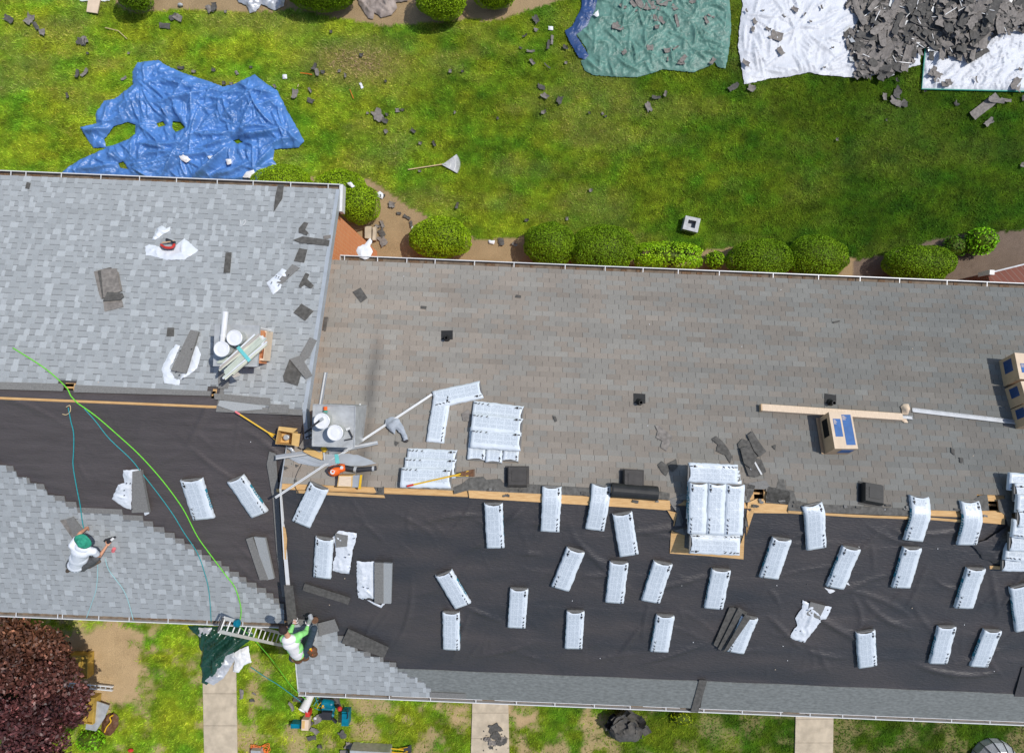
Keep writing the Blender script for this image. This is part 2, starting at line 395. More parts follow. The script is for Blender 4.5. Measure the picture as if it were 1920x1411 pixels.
def slab(name, poly, t=.012, base=.0, mats='scrap_shingle', k='auto', parent=None, label=None, cat=None, group=None, side=None):
    """flat piece lying on a surface, outline given as photo points of its top face"""
    if k == 'auto': k = slope_at(sum(p[0] for p in poly)/len(poly), sum(p[1] for p in poly)/len(poly)) or 'G'
    g = G(); g.prism([W(p[0], p[1], base+t, k) if k != 'R' else S(p[0], p[1], base+t) for p in poly], t, 0, side)
    o = g.o(name, mats, parent)
    if label: tag(o, label, cat, group)
    return o
def sheet(name, outline, mats, amp=.08, sc_=(1.5, 1.5), res=.06, k='G', seed=1, base=.02, holes=(), parent=None, label=None, cat=None,
          group=None, edge=.12, o_=3, cr=None):
    """crumpled cloth or plastic: an outline filled with a folded surface"""
    P = [W(p[0], p[1], base, k) for p in outline]
    H = [[W(p[0], p[1], base, k) for p in h] for h in holes]
    def dens(L):
        out = []
        for i in range(len(L)):
            a, b = L[i], L[(i+1) % len(L)]; n = max(1, int((b-a).length/(res*1.3)))
            for j in range(n):
                q = a.lerp(b, j/n)
                if 0 < j: q = q+Vector((random.uniform(-1, 1), random.uniform(-1, 1), 0))*res*.3
                out.append((q.x, q.y))
        return out
    P2 = dens(P); H2 = [dens(h) for h in H]
    xs = [p[0] for p in P2]; ys = [p[1] for p in P2]
    gx, gy = np.meshgrid(np.arange(min(xs), max(xs), res), np.arange(min(ys), max(ys), res))
    gx = gx.ravel()+RNG.uniform(-.3, .3, gx.size)*res; gy = gy.ravel()+RNG.uniform(-.3, .3, gy.size)*res
    ok = inpoly(gx, gy, P2) & (edgedist(gx, gy, P2) > res*.5)
    for h in H2: ok &= ~inpoly(gx, gy, h) & (edgedist(gx, gy, h) > res*.5)
    pts = list(P2); E = [(i, (i+1) % len(P2)) for i in range(len(P2))]
    for h in H2:
        n = len(pts); pts += h; E += [(n+i, n+(i+1) % len(h)) for i in range(len(h))]
    pts += list(zip(gx[ok], gy[ok]))
    vo, _, fo, *_ = delaunay_2d_cdt([Vector(p) for p in pts], E, [], 0, 1e-5)
    v = np.array([tuple(p) for p in vo]); F = []
    ct = np.array([v[list(f)].mean(0) for f in fo])
    keep = inpoly(ct[:, 0], ct[:, 1], P2)
    for h in H2: keep &= ~inpoly(ct[:, 0], ct[:, 1], h)
    F = [tuple(f) for f, kk in zip(fo, keep) if kk]
    d = edgedist(v[:, 0], v[:, 1], P2)
    for h in H2: d = np.minimum(d, edgedist(v[:, 0], v[:, 1], h))
    e = .12+.88*np.clip(d/edge, 0, 1)**.7
    x, y = v[:, 0], v[:, 1]
    if cr is None: cr = dict(dens=60 if len(v) < 900 else 26, ln=(.12, .5) if len(v) < 900 else (.2, .9), wd=(.03, .08))
    cr = dict(cr)
    if 'foci' in cr: cr['foci'] = [tuple(W(a, b, base, k)[:2]) for a, b in cr['foci']]
    fine = cr.pop('fine', .12); broad = cr.pop('broad', .35)
    z = amp*e*(creases(x, y, seed, **cr)*(1-broad*.5)+broad*fbm(x*.9, y*.9, seed+5, 3)+fine*folds(x*sc_[0]*2.2, y*sc_[1]*2.2, seed, 3))
    V = [Vector((a, b, zsurf(a, b, k)+base+c)) for (a, b), c in zip(v, z)]
    o = obj(name, V, F, mats, parent, smooth=True)
    if label: tag(o, label, cat, group)
    return o
def scrap(px, py, l, wd, ang, k='auto', label=None, group=None, mats='scrap_shingle', curl=.03, base=.0, tear=.25, parent=None, name='shingle_scrap', tilt=0, cat='shingle scrap', zz=0):
    """torn piece of shingle: ragged outline, slightly curled"""
    if k == 'auto': k = slope_at(px, py) or 'G'
    c = W(px, py, base+zz+.01, k); n = nrm(k)
    a = math.radians(-ang)+PHI; d = Vector((math.cos(a), math.sin(a), 0)); d = (d-n*d.dot(n)).normalized(); s = n.cross(d)
    nu, nv = 6, 3; V = []; ja = [random.uniform(-tear, tear) for _ in range(nv+1)]; jb = [random.uniform(-tear, tear) for _ in range(nv+1)]
    e1 = [random.uniform(-tear, tear)*.5 for _ in range(nu+1)]; e2 = [random.uniform(-tear, tear)*.5 for _ in range(nu+1)]
    cu = random.uniform(.3, 1)*curl; cv = random.uniform(-.3, .5)*curl
    th = .006
    for lay in (0, 1):
        for i in range(nu+1):
            for j in range(nv+1):
                u = i/nu-.5; v = j/nv-.5
                uu = u*l+(ja[j] if i == 0 else jb[j] if i == nu else 0)*wd*.6; vv = v*wd*(1+e1[i]+(e2[i]*v))
                h = cu*(2*u)**2+cv*(2*v)**2+tilt*u*l+(th if lay == 0 else 0)
                V.append(c+d*uu+s*vv+n*h)
    F = []; m = nv+1; T = (nu+1)*m
    for i in range(nu):
        for j in range(nv):
            q = (i*m+j, (i+1)*m+j, (i+1)*m+j+1, i*m+j+1); F.append(q); F.append(tuple(x+T for x in q[::-1]))
    bd = [i*m for i in range(nu+1)]+[nu*m+j for j in range(1, m)]+[i*m+nv for i in range(nu-1, -1, -1)]+[j for j in range(nv-1, 0, -1)]
    F += [(bd[(i+1) % len(bd)], bd[i], bd[i]+T, bd[(i+1) % len(bd)]+T) for i in range(len(bd))]
    o = obj(name, V, F, mats, parent)
    if label: tag(o, label, cat, group)
    return o
# ---------------------------------------------------------------- ground, beds and paths
def wpoly(P, z=0): return [tuple(gp(x, y, z)[:2]) for x, y in P]
BARE = [wpoly(p) for p in ([(80, 1172), (232, 1160), (262, 1195), (285, 1240), (278, 1290), (235, 1322), (200, 1335), (100, 1330), (70, 1250)],
        [(825, 1325), (886, 1325), (884, 1360), (850, 1352)], [(952, 1335), (990, 1340), (1000, 1350), (960, 1365)])]
BED = [wpoly(p) for p in ([(690, 335), (718, 350), (765, 388), (812, 410), (890, 448), (985, 442), (1150, 448), (1180, 462), (1300, 470), (1400, 462), (1590, 480), (1640, 492), (1640, 600), (560, 600), (560, 335)],
        [(212, -60), (218, 8), (250, 24), (330, 16), (440, 22), (560, 18), (640, 34), (700, 46), (770, 46), (850, 36), (940, 38), (990, 18), (1062, -2), (1080, -60)])]
MUL = [wpoly(p) for p in ([(1600, 487), (1660, 478), (1740, 452), (1790, 442), (1850, 432), (1990, 434), (1990, 620), (1590, 620)],)]
WALKS = [[(378, 1180), (441, 1180), (446, 1480), (384, 1480)], [(888, 1240), (952, 1240), (956, 1480), (881, 1480)], [(1494, 1260), (1564, 1260), (1561, 1480), (1489, 1480)]]
WP = [wpoly(p) for p in WALKS]
def masks(x, y):
    jx = x+.35*(fbm(x*2.2, y*2.2, 3)-.5)*1.6+.1*(vn(x*9, y*9, 4)-.5); jy = y+.35*(fbm(x*2.2+9, y*2.2, 5)-.5)*1.6+.1*(vn(x*9, y*9, 6)-.5)
    bed = np.zeros(x.shape); mul = np.zeros(x.shape); bare = np.zeros(x.shape)
    for P in BED: bed = np.maximum(bed, inpoly(x*.8+jx*.2, y*.8+jy*.2, P))
    for P in MUL: mul = np.maximum(mul, inpoly(x*.8+jx*.2, y*.8+jy*.2, P))
    for P in BARE:
        near = (np.abs(x-P[0][0]) < 6) & (np.abs(y-P[0][1]) < 6); sdv = edgedist(jx[near], jy[near], P)*np.where(inpoly(jx[near], jy[near], P), 1, -1)
        bare[near] = np.maximum(bare[near], np.clip((sdv+1.3*(fbm(x[near]*2.6, y[near]*2.6, 77, 4)-.5))/.45+.35, 0, 1))
    # thin and worn lawn south of the houses, a few dry spots north of them
    n = .5*fbm(x*.9, y*.9, 21, 5)+.5*fbm(x*2.4, y*2.4, 25, 4); south = np.clip((-y-4)/2, 0, 1)
    wear = np.clip((n-.50)*8, 0, 1)*south*(1-.55*np.clip((x-3)/4, 0, 1))
    dry = np.clip((fbm(x*.42, y*.9, 33, 5)-.50)*5, 0, 1)*(1-south)*np.clip(1.1-(x+2)/14, .25, 1)
    c = gp(670, 115); dd = np.exp(-(((x-c.x)/1.6)**2+((y-c.y)/.7)**2)); dry = np.maximum(dry*.34, dd*np.clip(n*2.0, 0, 1))
    c = gp(500, 60); dry = np.maximum(dry, .0)
    return bed, mul, np.maximum(bare, wear*.75), dry
ax = np.unique(np.concatenate([[-600, -200, -80, -40, -24], np.arange(-18, 18.01, .09), [24, 40, 80, 200, 600]]))
ay = np.unique(np.concatenate([[-600, -200, -80, -40, -20], np.arange(-13.5, 13.6, .09), [20, 40, 80, 200, 600]]))
gx, gy = np.meshgrid(ax, ay); shp = gx.shape; gx, gy = gx.ravel(), gy.ravel()
bed, mul, bare, dry = masks(gx, gy)
gz = .035*(fbm(gx*1.3, gy*1.3, 2)-.5)-.02+.02*bed*(fbm(gx*6, gy*6, 9)-.5)
gz = np.where(np.abs(gx)+np.abs(gy) > 40, -.03, gz)
def lawncol(x, y, dry):
    t = np.clip((x+9)/20+.25*(fbm(x*.25, y*.3, 40)-.5), 0, 1)[:, None]          # deeper green eastwards, with the overall light gradient painted in
    hue = np.clip(fbm(x*1.6, y*2.0, 47, 5)*2.0-.45, 0, 1)[:, None]
    a = np.array([.262, .320, .016])*hue+np.array([.115, .260, .012])*(1-hue); b = np.array([.058, .105, .004])*hue+np.array([.028, .085, .003])*(1-hue)
    base = a*(1-t)+b*t
    m = fbm(x*.55, y*.8, 61, 5)[:, None]; m2 = fbm(x*2.2, y*2.6, 66, 4)[:, None]; m3 = fbm(x*1.2, y*5.5, 69, 3)[:, None]; base = base*(.84+.32*m)*(.62+.76*m2)*(.80+.4*m3)
    m4 = fbm(x*6.5, y*7.5, 83, 3)[:, None]; base = base*(.52+.96*m4)*1.10
    d = dry[:, None]*(.6+.8*m4); d = np.clip(d, 0, 1); return base*(1-d)+np.array([.26, .225, .07])*d
col = lawncol(gx, gy, dry)*.75
soil = np.stack([.40+.14*fbm(gx*3, gy*3, 71), .285+.10*fbm(gx*3, gy*3, 71), .155+.06*fbm(gx*3, gy*3, 71)], 1)
mc = np.stack([.14+.06*fbm(gx*9, gy*9, 73)]*3, 1)*np.array([1, .74, .56])
for k_, c_ in ((bare, soil), (bed, soil*.72), (mul, mc)): col = col*(1-k_[:, None])+c_*k_[:, None]
m = bpy.data.materials.new('ground_cover'); m.use_nodes = True; t = m.node_tree; N = t.nodes; L = t.links
b_ = N['Principled BSDF']; b_.inputs['Roughness'].default_value = .95; b_.inputs['Specular IOR Level'].default_value = .1
vc = N.new('ShaderNodeVertexColor'); vc.layer_name = 'Col'; tc = N.new('ShaderNodeTexCoord')
nz = N.new('ShaderNodeTexNoise'); nz.inputs['Scale'].default_value = 55; nz.inputs['Detail'].default_value = 8; L.new(tc.outputs['Object'], nz.inputs[0])
mr = N.new('ShaderNodeMapRange'); mr.inputs[1].default_value = .3; mr.inputs[2].default_value = .7; mr.inputs[3].default_value = .68; mr.inputs[4].default_value = 1.26
L.new(nz.outputs[0], mr.inputs[0]); mx = N.new('ShaderNodeMix'); mx.data_type = 'RGBA'; mx.blend_type = 'MULTIPLY'; mx.inputs[0].default_value = 1
L.new(vc.outputs[0], mx.inputs[6]); L.new(mr.outputs[0], mx.inputs[7]); L.new(mx.outputs[2], b_.inputs['Base Color'])
bp = N.new('ShaderNodeBump'); bp.inputs['Strength'].default_value = .6; bp.inputs['Distance'].default_value = .03; L.new(nz.outputs[0], bp.inputs['Height']); L.new(bp.outputs[0], b_.inputs['Normal'])
M['ground_cover'] = m
nx, ny = len(ax), len(ay); I = np.arange(nx*ny).reshape(ny, nx)
F = np.stack([I[:-1, :-1], I[:-1, 1:], I[1:, 1:], I[1:, :-1]], -1).reshape(-1, 4)
me = bpy.data.meshes.new('ground'); me.from_pydata(np.stack([gx, gy, gz], 1).tolist(), [], F.tolist()); me.materials.append(m)
at = me.color_attributes.new('Col', 'FLOAT_COLOR', 'POINT'); at.data.foreach_set('color', np.concatenate([col, np.ones((len(col), 1))], 1).ravel())
me.polygons.foreach_set('use_smooth', [True]*len(F))
ground = link('ground', me); tag(ground, 'sunlit lawn with worn patches and planting beds around the houses', 'ground', kind='structure')

# grass blades standing on it, wherever lawn can be seen
n = 520000
bx = RNG.uniform(-17.6, 18, n); by = RNG.uniform(-13, 13.5, n)
u = RNG.uniform(0, 1, n)
hidden = (by < 1.6) & (by > -4.2) & (bx > -20)
hidden |= (by > -8.3) & (by < 2.4) & (bx > -3.8); hidden |= (bx < -4.7) & (by < 3.6) & (by > -4.6)
bd, ml, br, dr = masks(bx, by); wk = np.zeros(n, bool)
_jx = bx+.05*RNG.normal(size=n)+.10*(vn(bx*4, by*4, 91)-.5)
for P in WP: wk |= inpoly(_jx, by, P)
vis = (np.abs(bx) < 17.6) & (np.abs(by) < 13)
ok = ~hidden & ~wk & vis & (bd < .5) & (ml < .5) & (u > br*1.05)
bx, by, dr = bx[ok], by[ok], dr[ok]; n = len(bx)
an = RNG.uniform(0, 2*np.pi, n); ln = RNG.uniform(.04, .12, n); wd = RNG.uniform(.007, .016, n); hh = RNG.uniform(.02, .06, n)
dx, dy = np.cos(an), np.sin(an)
V = np.zeros((n, 3, 3)); V[:, 0] = np.stack([bx-dy*wd, by+dx*wd, -.025+0*bx], 1); V[:, 1] = np.stack([bx+dy*wd, by-dx*wd, -.025+0*bx], 1)
V[:, 2] = np.stack([bx+dx*ln, by+dy*ln, hh], 1)
bc = lawncol(bx, by, dr)/np.array([.115, .20, .03])*1.12
bc *= RNG.uniform(.62, 1.5, (n, 1)); yl = (RNG.uniform(0, 1, n) < .07+.35*dr)[:, None]; bc = np.where(yl, bc*np.array([1.45, 1.1, 2.2]), bc)
me = bpy.data.meshes.new('grass'); me.vertices.add(3*n); me.vertices.foreach_set('co', V.ravel()); me.loops.add(3*n); me.loops.foreach_set('vertex_index', np.arange(3*n))
me.polygons.add(n); me.polygons.foreach_set('loop_start', np.arange(n)*3); me.polygons.foreach_set('loop_total', np.full(n, 3))
at = me.color_attributes.new('Col', 'FLOAT_COLOR', 'CORNER'); at.data.foreach_set('color', np.repeat(np.concatenate([bc, np.ones((n, 1))], 1), 3, 0).ravel())
me.materials.append(M['blade']); me.update(); me.validate()
tag(link('grass', me), 'short mown green grass with dry straw-coloured patches', 'grass', kind='stuff')

for P, lab in zip(WALKS, ('left', 'middle', 'right')):
    g = G(); q = [gp(x, y, .03) for x, y in P]; n = 5
    for i in range(n):      # cast slabs with open joints between them
        a, b = i/n, (i+1)/n-.0022
        g.prism([q[0].lerp(q[3], a), q[1].lerp(q[2], a), q[1].lerp(q[2], b), q[0].lerp(q[3], b)], .08)
    tag(g.o('path', 'concrete'), 'pale concrete slab walk crossing the lawn, '+lab+' one of the three', 'path', kind='structure')

# ---------------------------------------------------------------- the two houses
hl = thing('town_house', 'left town house with light grey new shingles and its lower slope half covered', 'house', (LX0+5, LR, 0))
hr = thing('town_house', 'right town house with brownish old shingles above and black underlayment below its ridge', 'house', (4, RR, 0))
NV = {k: nrm(k) for k in SLOPES}; CO = 1/math.sqrt(1+SL*SL)
EDGE = {'LN': LN-.14, 'LS': LS+.14, 'RN': RN-.14, 'RS': RS+.14}; INW = {'LN': -1, 'LS': 1, 'RN': -1, 'RS': 1}
def at_(k, X, v, h):
    Y = EDGE[k]+INW[k]*v*CO; p = Vector((X, Y, zplane(k, Y))); return p+NV[k]*h
def vlen(k): return abs(EDGE[k]-SLOPES[k][0])/CO
def vof(k, Y): return abs(Y-EDGE[k])/CO
HOLES = {'LN': [[(118, 719), (139, 719), (137, 734), (117, 734)], [(396, 733), (405, 733), (403, 749), (394, 749)]],
         'RN': [[(1413, 917), (1432, 917), (1432, 935), (1414, 935)], [(1852, 939), (1871, 939), (1874, 957), (1854, 957)]], 'LS': [], 'RS': []}
def deck(k, parent, x0, x1):
    """plywood roof deck of one slope, with the cut vent openings left open"""
    r = SLOPES[k][0]; Ye = EDGE[k]
    out = [(x0, Ye), (x1, Ye), (x1, r), (x0, r)]; pts = list(out); E = [(i, (i+1) % 4) for i in range(4)]; H = []
    for h in HOLES[k]:
        q = [tuple(S(x, y, -.05, k)[:2]) for x, y in h]; n = len(pts); pts += q; E += [(n+i, n+(i+1) % 4) for i in range(4)]; H.append(q)
    vo, _, fo, *_ = delaunay_2d_cdt([Vector(p) for p in pts], E, [], 0, 1e-5)
    F = []
    for f in fo:
        c = sum((vo[i] for i in f), Vector((0, 0)))/len(f)
        if not any(inpoly(np.array([c.x]), np.array([c.y]), q)[0] for q in H): F.append(tuple(f))
    V = []; m = len(vo)
    for dz in (-.05, -.09):
        V += [Vector((p.x, p.y, zplane(k, p.y)+dz)) for p in vo]
    F2 = F+[tuple(i+m for i in f[::-1]) for f in F]
    for q in [out]+H:
        n = len(V); V += [Vector((x, y, zplane(k, y)+dz)) for dz in (-.05, -.09) for x, y in q]
        F2 += [(n+i, n+(i+1) % 4, n+4+(i+1) % 4, n+4+i) for i in range(4)]
        if q is not out:     # rafters seen down the opening
            c0 = Vector((sum(a for a, _ in q)/4, sum(b for _, b in q)/4, 0)); z0 = zplane(k, c0.y)-.16
            n = len(V); V += [Vector((q[0][0]-.02, c0.y+d, z0+e)) for d in (-.02, .02) for e in (0, -.1)]+[Vector((q[1][0]+.02, c0.y+d, z0+e)) for d in (-.02, .02) for e in (0, -.1)]
            F2 += [(n, n+2, n+6, n+4), (n, n+4, n+5, n+1), (n+2, n+3, n+7, n+6)]
    obj('roof_deck', V, F2, 'plywood', parent)
deck('LN', hl, LX0, LX-.02); deck('LS', hl, LX0, LX-.02); deck('RN', hr, LX-.5, RX1); deck('RS', hr, RX+.02, RX1)
# walls with gables, dark attic inside
def house_walls(parent, x0, x1, y0, y1, r, m):
    zt = EAVE-.12; zr = zt+(y1-r)*SL-.02
    g = G()
    g.add([(x0, y0, 0), (x1, y0, 0), (x1, y0, zt), (x0, y0, zt)], [(0, 1, 2, 3)]); g.add([(x0, y1, 0), (x1, y1, 0), (x1, y1, zt), (x0, y1, zt)], [(3, 2, 1, 0)])
    for x in (x0, x1): g.add([(x, y0, 0), (x, y1, 0), (x, y1, zt), (x, r, zr), (x, y0, zt)], [(0, 1, 2, 3, 4)])
    g.o('wall', m, parent)
    g = G(); g.box(x0+.05, x1-.05, y0+.05, y1-.05, zt-.06, zt-.02); g.o('attic_floor', 'attic', parent)
house_walls(hl, LX0+.4, -4.5, LS+.66, LN-.66, LR, 'brick_orange')
house_walls(hr, -4.78, RX1-.4, RS+.66, RN-.66, RR, 'brick_orange')
for parent, k, xr in ((hl, 'L', LX), (hr, 'R', RX)):     # rake boards with metal drip edge
    g = G(); r = LR if k == 'L' else RR
    for kk in (k+'N', k+'S'):
        e = EDGE[kk]; s = 1 if k == 'L' else -1
        for w_, h0, h1, off in ((.085 if k == 'L' else .024, .012, -.02, 0), (.03, -.02, -.22, 0)):
            a = Vector((xr, e, zplane(kk, e))); b = Vector((xr, r, zplane(kk, r)))
            q = [a+Vector((0, 0, h0)), b+Vector((0, 0, h0)), b+Vector((-s*w_, 0, h0)), a+Vector((-s*w_, 0, h0))]
            g.prism(q, h0-h1, 0 if k == 'L' or kk == 'RN' else 1)
    g.o('rake_board', ['grey_flash', 'white_metal'], parent)

def gutter(parent, k, x0, x1, straps):
    e = LN if k == 'LN' else LS if k == 'LS' else RN if k == 'RN' else RS
    s = 1 if k in ('LN', 'RN') else -1; z = EAVE+.0
    yo = e; yi = e-s*.15
    g = G()
    g.box(x0, x1, min(yo, yo-s*.021), max(yo, yo-s*.021), z-.11, z+.005, 0)
    g.box(x0+.003, x1-.003, min(yi, yi-s*.012), max(yi, yi-s*.012), z-.10, z+.0, 1)
    g.box(x0+.003, x1-.003, min(yo-s*.022, yi-s*.001), max(yo-s*.022, yi-s*.001), z-.112, z-.10, 1)
    for x in (x0, x1-.004): g.box(x-.001, x+.005, min(yo-s*.029, yi), max(yo-s*.029, yi), z-.11, z-.003, 0)
    for x in np.arange(x0+.2, x1-.5, .37):      # wind-blown grit and leaves lying along the trough
        if random.random() < .6:
            w_ = random.uniform(.05, .25); g.box(x, x+w_, min(yo-s*.05, yi+s*.03), max(yo-s*.05, yi+s*.03), z-.0995, z-.085, 2)
    go = g.o('gutter', ['white_metal', 'gutter_inside', 'mulch'], parent)
    for x in straps:
        g = G(); g.box(x-.010, x+.010, min(yo-s*.02, yi-s*.03), max(yo-s*.02, yi-s*.03), z+.0055, z+.012); g.o('gutter_hanger', 'white_metal', go)
def sx(pxs, k, y): return [S(x, y+.04*(x-960), -.0, k).x for x in pxs]
gutter(hl, 'LN', LX0, LX+.0, sx([3, 26, 54, 120, 194, 266, 335, 411, 478, 548, 618], 'LN', 345))
gutter(hr, 'RN', LX+.06, RX1, sx([646, 708, 763, 816, 890, 964, 1060, 1135, 1206, 1272, 1349, 1450, 1535, 1613, 1687, 1776, 1851, 1940, 2010], 'RN', 492))
gutter(hl, 'LS', LX0, RX-.05, sx([-60, 30, 108, 117, 185, 242, 315, 388, 455], 'LS', 1190))
gutter(hr, 'RS', RX-.0, RX1, sx([573, 648, 730, 807, 892, 968, 1040, 1114, 1181, 1248, 1319, 1391, 1463, 1518, 1579, 1641, 1712, 1783, 1855, 1930, 2000], 'RS', 1325))
# downpipe at the step between the houses
g = G(); g.box(LX-.03, LX+.06, LN-.66, LN-.0, EAVE-.30, EAVE-.02); g.o('gutter_end', 'white_metal', hl)

# ---- shingle courses
def proj(p):
    D = CAMZ-p.z; a, b = p.x/D, p.y/D
    c, s = math.cos(PHI), math.sin(PHI); return CX+FPX*(a*c+b*s), CY-FPX*(-a*s+b*c)
def in_holes(k, X0, X1, v0, v1):
    for h in HOLES[k]:
        q = [S(x, y, 0, k) for x, y in h]; hx0, hx1 = min(p.x for p in q)-.02, max(p.x for p in q)+.02
        hv = [vof(k, p.y) for p in q]
        if X0 < hx1 and X1 > hx0 and v0 < max(hv)+.02 and v1 > min(hv)-.02: return True
    return False
def field(parent, name, k, style, x0f, x1f, v0, v1f):
    V = []; F = []; cols = []; mi = []
    exp = .143 if style == 'new' else .127
    nc = int((max(v1f(x) for x in (-12, -8, -5, 0, 10))-v0)/exp)+1
    def quad(pts, c, m_=0):
        n = len(V); V.extend(pts); F.append((n, n+1, n+2, n+3)); cols.append(c); mi.append(m_)
    flip = INW[k] == 1
    def patch(xa, xb, va, vb, ha, hb, c, base, m_=0):
        a, b, c_, d = at_(k, xa, va, ha), at_(k, xb, va, ha), at_(k, xb, vb, hb), at_(k, xa, vb, hb)
        quad([a, b, c_, d] if flip else [b, a, d, c_], c, m_)
        e, f = at_(k, xa, va, base), at_(k, xb, va, base)
        quad([e, f, b, a] if flip else [f, e, a, b], c, m_)
        g_, h_ = at_(k, xa, vb, base), at_(k, xb, vb, base)
        quad([e, a, d, g_], c, m_); quad([b, f, h_, c_], c, m_)
    for i in range(nc):
        va, vb = v0+i*exp, v0+(i+1)*exp
        Y = at_(k, 0, (va+vb)/2, 0).y; xs, xe = x0f(Y), x1f(Y)
        if xe-xs < .1: continue
        x = xs; c0 = 1.; run = 0
        if style == 'new':
            # body of the course with its plain upper part showing where nothing covers it
            x = xs-random.random()*.2
            while x < xe:
                w1 = random.choice([.10, .13, .16, .2, .24]); w2 = random.choice([.08, .12, .15, .19])
                for w_, up in ((w1, 0), (w2, 1)):
                    xa, xb = max(x, xs), min(x+w_, xe); x += w_
                    if xb-xa < .005 or vb > v1f((xa+xb)/2)+.07 or in_holes(k, xa, xb, va, vb): continue
                    t = random.gauss(1, .05); c = (t*.99, t, t*1.005)
                    if up:
                        t = random.choice([.98, 1.02, 1.06, 1.10, 1.20, 1.28])*random.gauss(1, .02); c = (t*.985, t, t*1.01)
                        patch(xa, xb, va, vb+.02, .016, .007, c, -.02)
                    else:
                        patch(xa, xb, va, vb-.022, .009, .004, c, -.02)
                        t = random.uniform(.48, .62)     # dark granule band under the next course
                        patch(xa+.004, xb-.004, vb-.022, vb+.02, .004, .002, (t, t, t*1.02), -.02)
            if xe < 14:
                seg = np.arange(xs, xe+.001, max(.3, (xe-xs)/18))
                for a, b in zip(seg[:-1], seg[1:]):
                  if vb < v1f((a+b)/2)+.03 and not in_holes(k, a, b, vb, vb+.17): patch(a, b, vb, vb+.15, .0015, -.006, (1, 1, 1), -.02, 1)
        else:
            off = (i % 2)*.1525+(i % 7)*.01; x = xs-.3+off
            cur = random.random() < .5; run = random.randint(1, 4)
            while x < xe:
                xa, xb = max(x, xs), min(x+.305, xe); x += .305; run -= 1
                if run <= 0: cur = not cur; run = random.choice([1, 1, 2, 2, 3, 4])
                if xb-xa < .01 or vb > v1f((xa+xb)/2)+.06 or in_holes(k, xa, xb, va, vb): continue
                e = min(1, max(0, ((xa+4)/15)))  # shading gradient across the roof put into tab colour, darker and cooler eastwards
                A = np.array([1.14, 1.02, .90])*(1-e)+np.array([.66, .64, .60])*e; B = np.array([1.10, 1.12, 1.08])*(1-e)+np.array([.62, .70, .73])*e
                c = (A if cur else B); c = (c*.55+(A+B)*.225)*random.gauss(1, .035)*(1+.05*math.sin(i*.9)+.03*math.sin(i*2.3))
                # distance to the dark vertical streak
                d = abs((xa+xb)/2-(-3.16))/.22; Yc = Y
                pass
                patch(xa+.0035, xb-.0035, va, vb+.01, .012, .004, tuple(c), -.02)
        if style == 'old':      # what lies under the slots
            patch(xs, xe, va-.005, vb, .0, .0, (.38, .38, .38), -.02) if not any(True for h in HOLES[k] if in_holes(k, xs, xe, va, vb)) else None
    return obj(name, V, F, ['new_shingle' if style == 'new' else 'old_shingle', 'headlap'], parent, mi=mi, cols=cols)
def steps(k, pl, dflt=-99):
    q = sorted([(S(x, y, 0, k).y, S(x, y, 0, k).x) for x, y in pl]); ys = [a for a, _ in q]; xs = [b for _, b in q]
    return lambda Y: float(np.interp(Y, ys, xs)) if ys[0]-.6 <= Y <= ys[-1]+.05 else dflt
vcap = lambda y0: vof('LN', S(200, y0, 0, 'LN').y)
_a, _b = vcap(721), vlen('LN')-.06
xs_ = S(408, 740, 0, 'LN').x
field(hl, 'roof_shingles', 'LN', 'new', lambda Y: LX0, lambda Y: LX-.085, 0, lambda X: _a-.0 if X < xs_ else _b)
field(hr, 'roof_shingles', 'RN', 'old', lambda Y: max(RX+.02, LX-.35 if Y > -1.70 else RX+.02), lambda Y: RX1, 0, lambda X: vlen('RN')-.135)
st = [(-20, 862), (10, 877), (29, 889), (47, 899), (68, 912), (87, 923), (105, 936), (126, 947), (150, 959), (258, 974), (277, 987), (299, 998), (322, 1010), (340, 1021), (360, 1032), (377, 1044), (395, 1055), (416, 1066), (432, 1077), (452, 1088), (465, 1098), (487, 1109), (506, 1120), (520, 1132), (533, 1145), (533, 1175)]
sf = steps('LS', st)
field(hl, 'roof_shingles', 'LS', 'new', lambda Y: LX0, lambda Y: min(sf(Y), RX-.02), 0, lambda X: 9)
st2 = [(600, 1172), (632, 1186), (634, 1200), (663, 1215), (682, 1226), (705, 1233), (721, 1240), (737, 1250), (753, 1260), (777, 1271), (792, 1280), (808, 1290), (808, 1310)]
sf2 = steps('RS', st2)
field(hr, 'roof_shingles', 'RS', 'new', lambda Y: RX-.0, lambda Y: sf2(Y), 0, lambda X: 9)
# cap strip of plain shingle along the top of the left house's north side
slab('cap_strip', [(-60, 714), (118, 719), (119, 727), (117, 733), (-60, 728)], .010, .004, ['headlap'], 'LN', hl)
slab('cap_strip', [(140, 721), (396, 733), (394, 742), (138, 735)], .010, .004, ['headlap'], 'LN', hl)

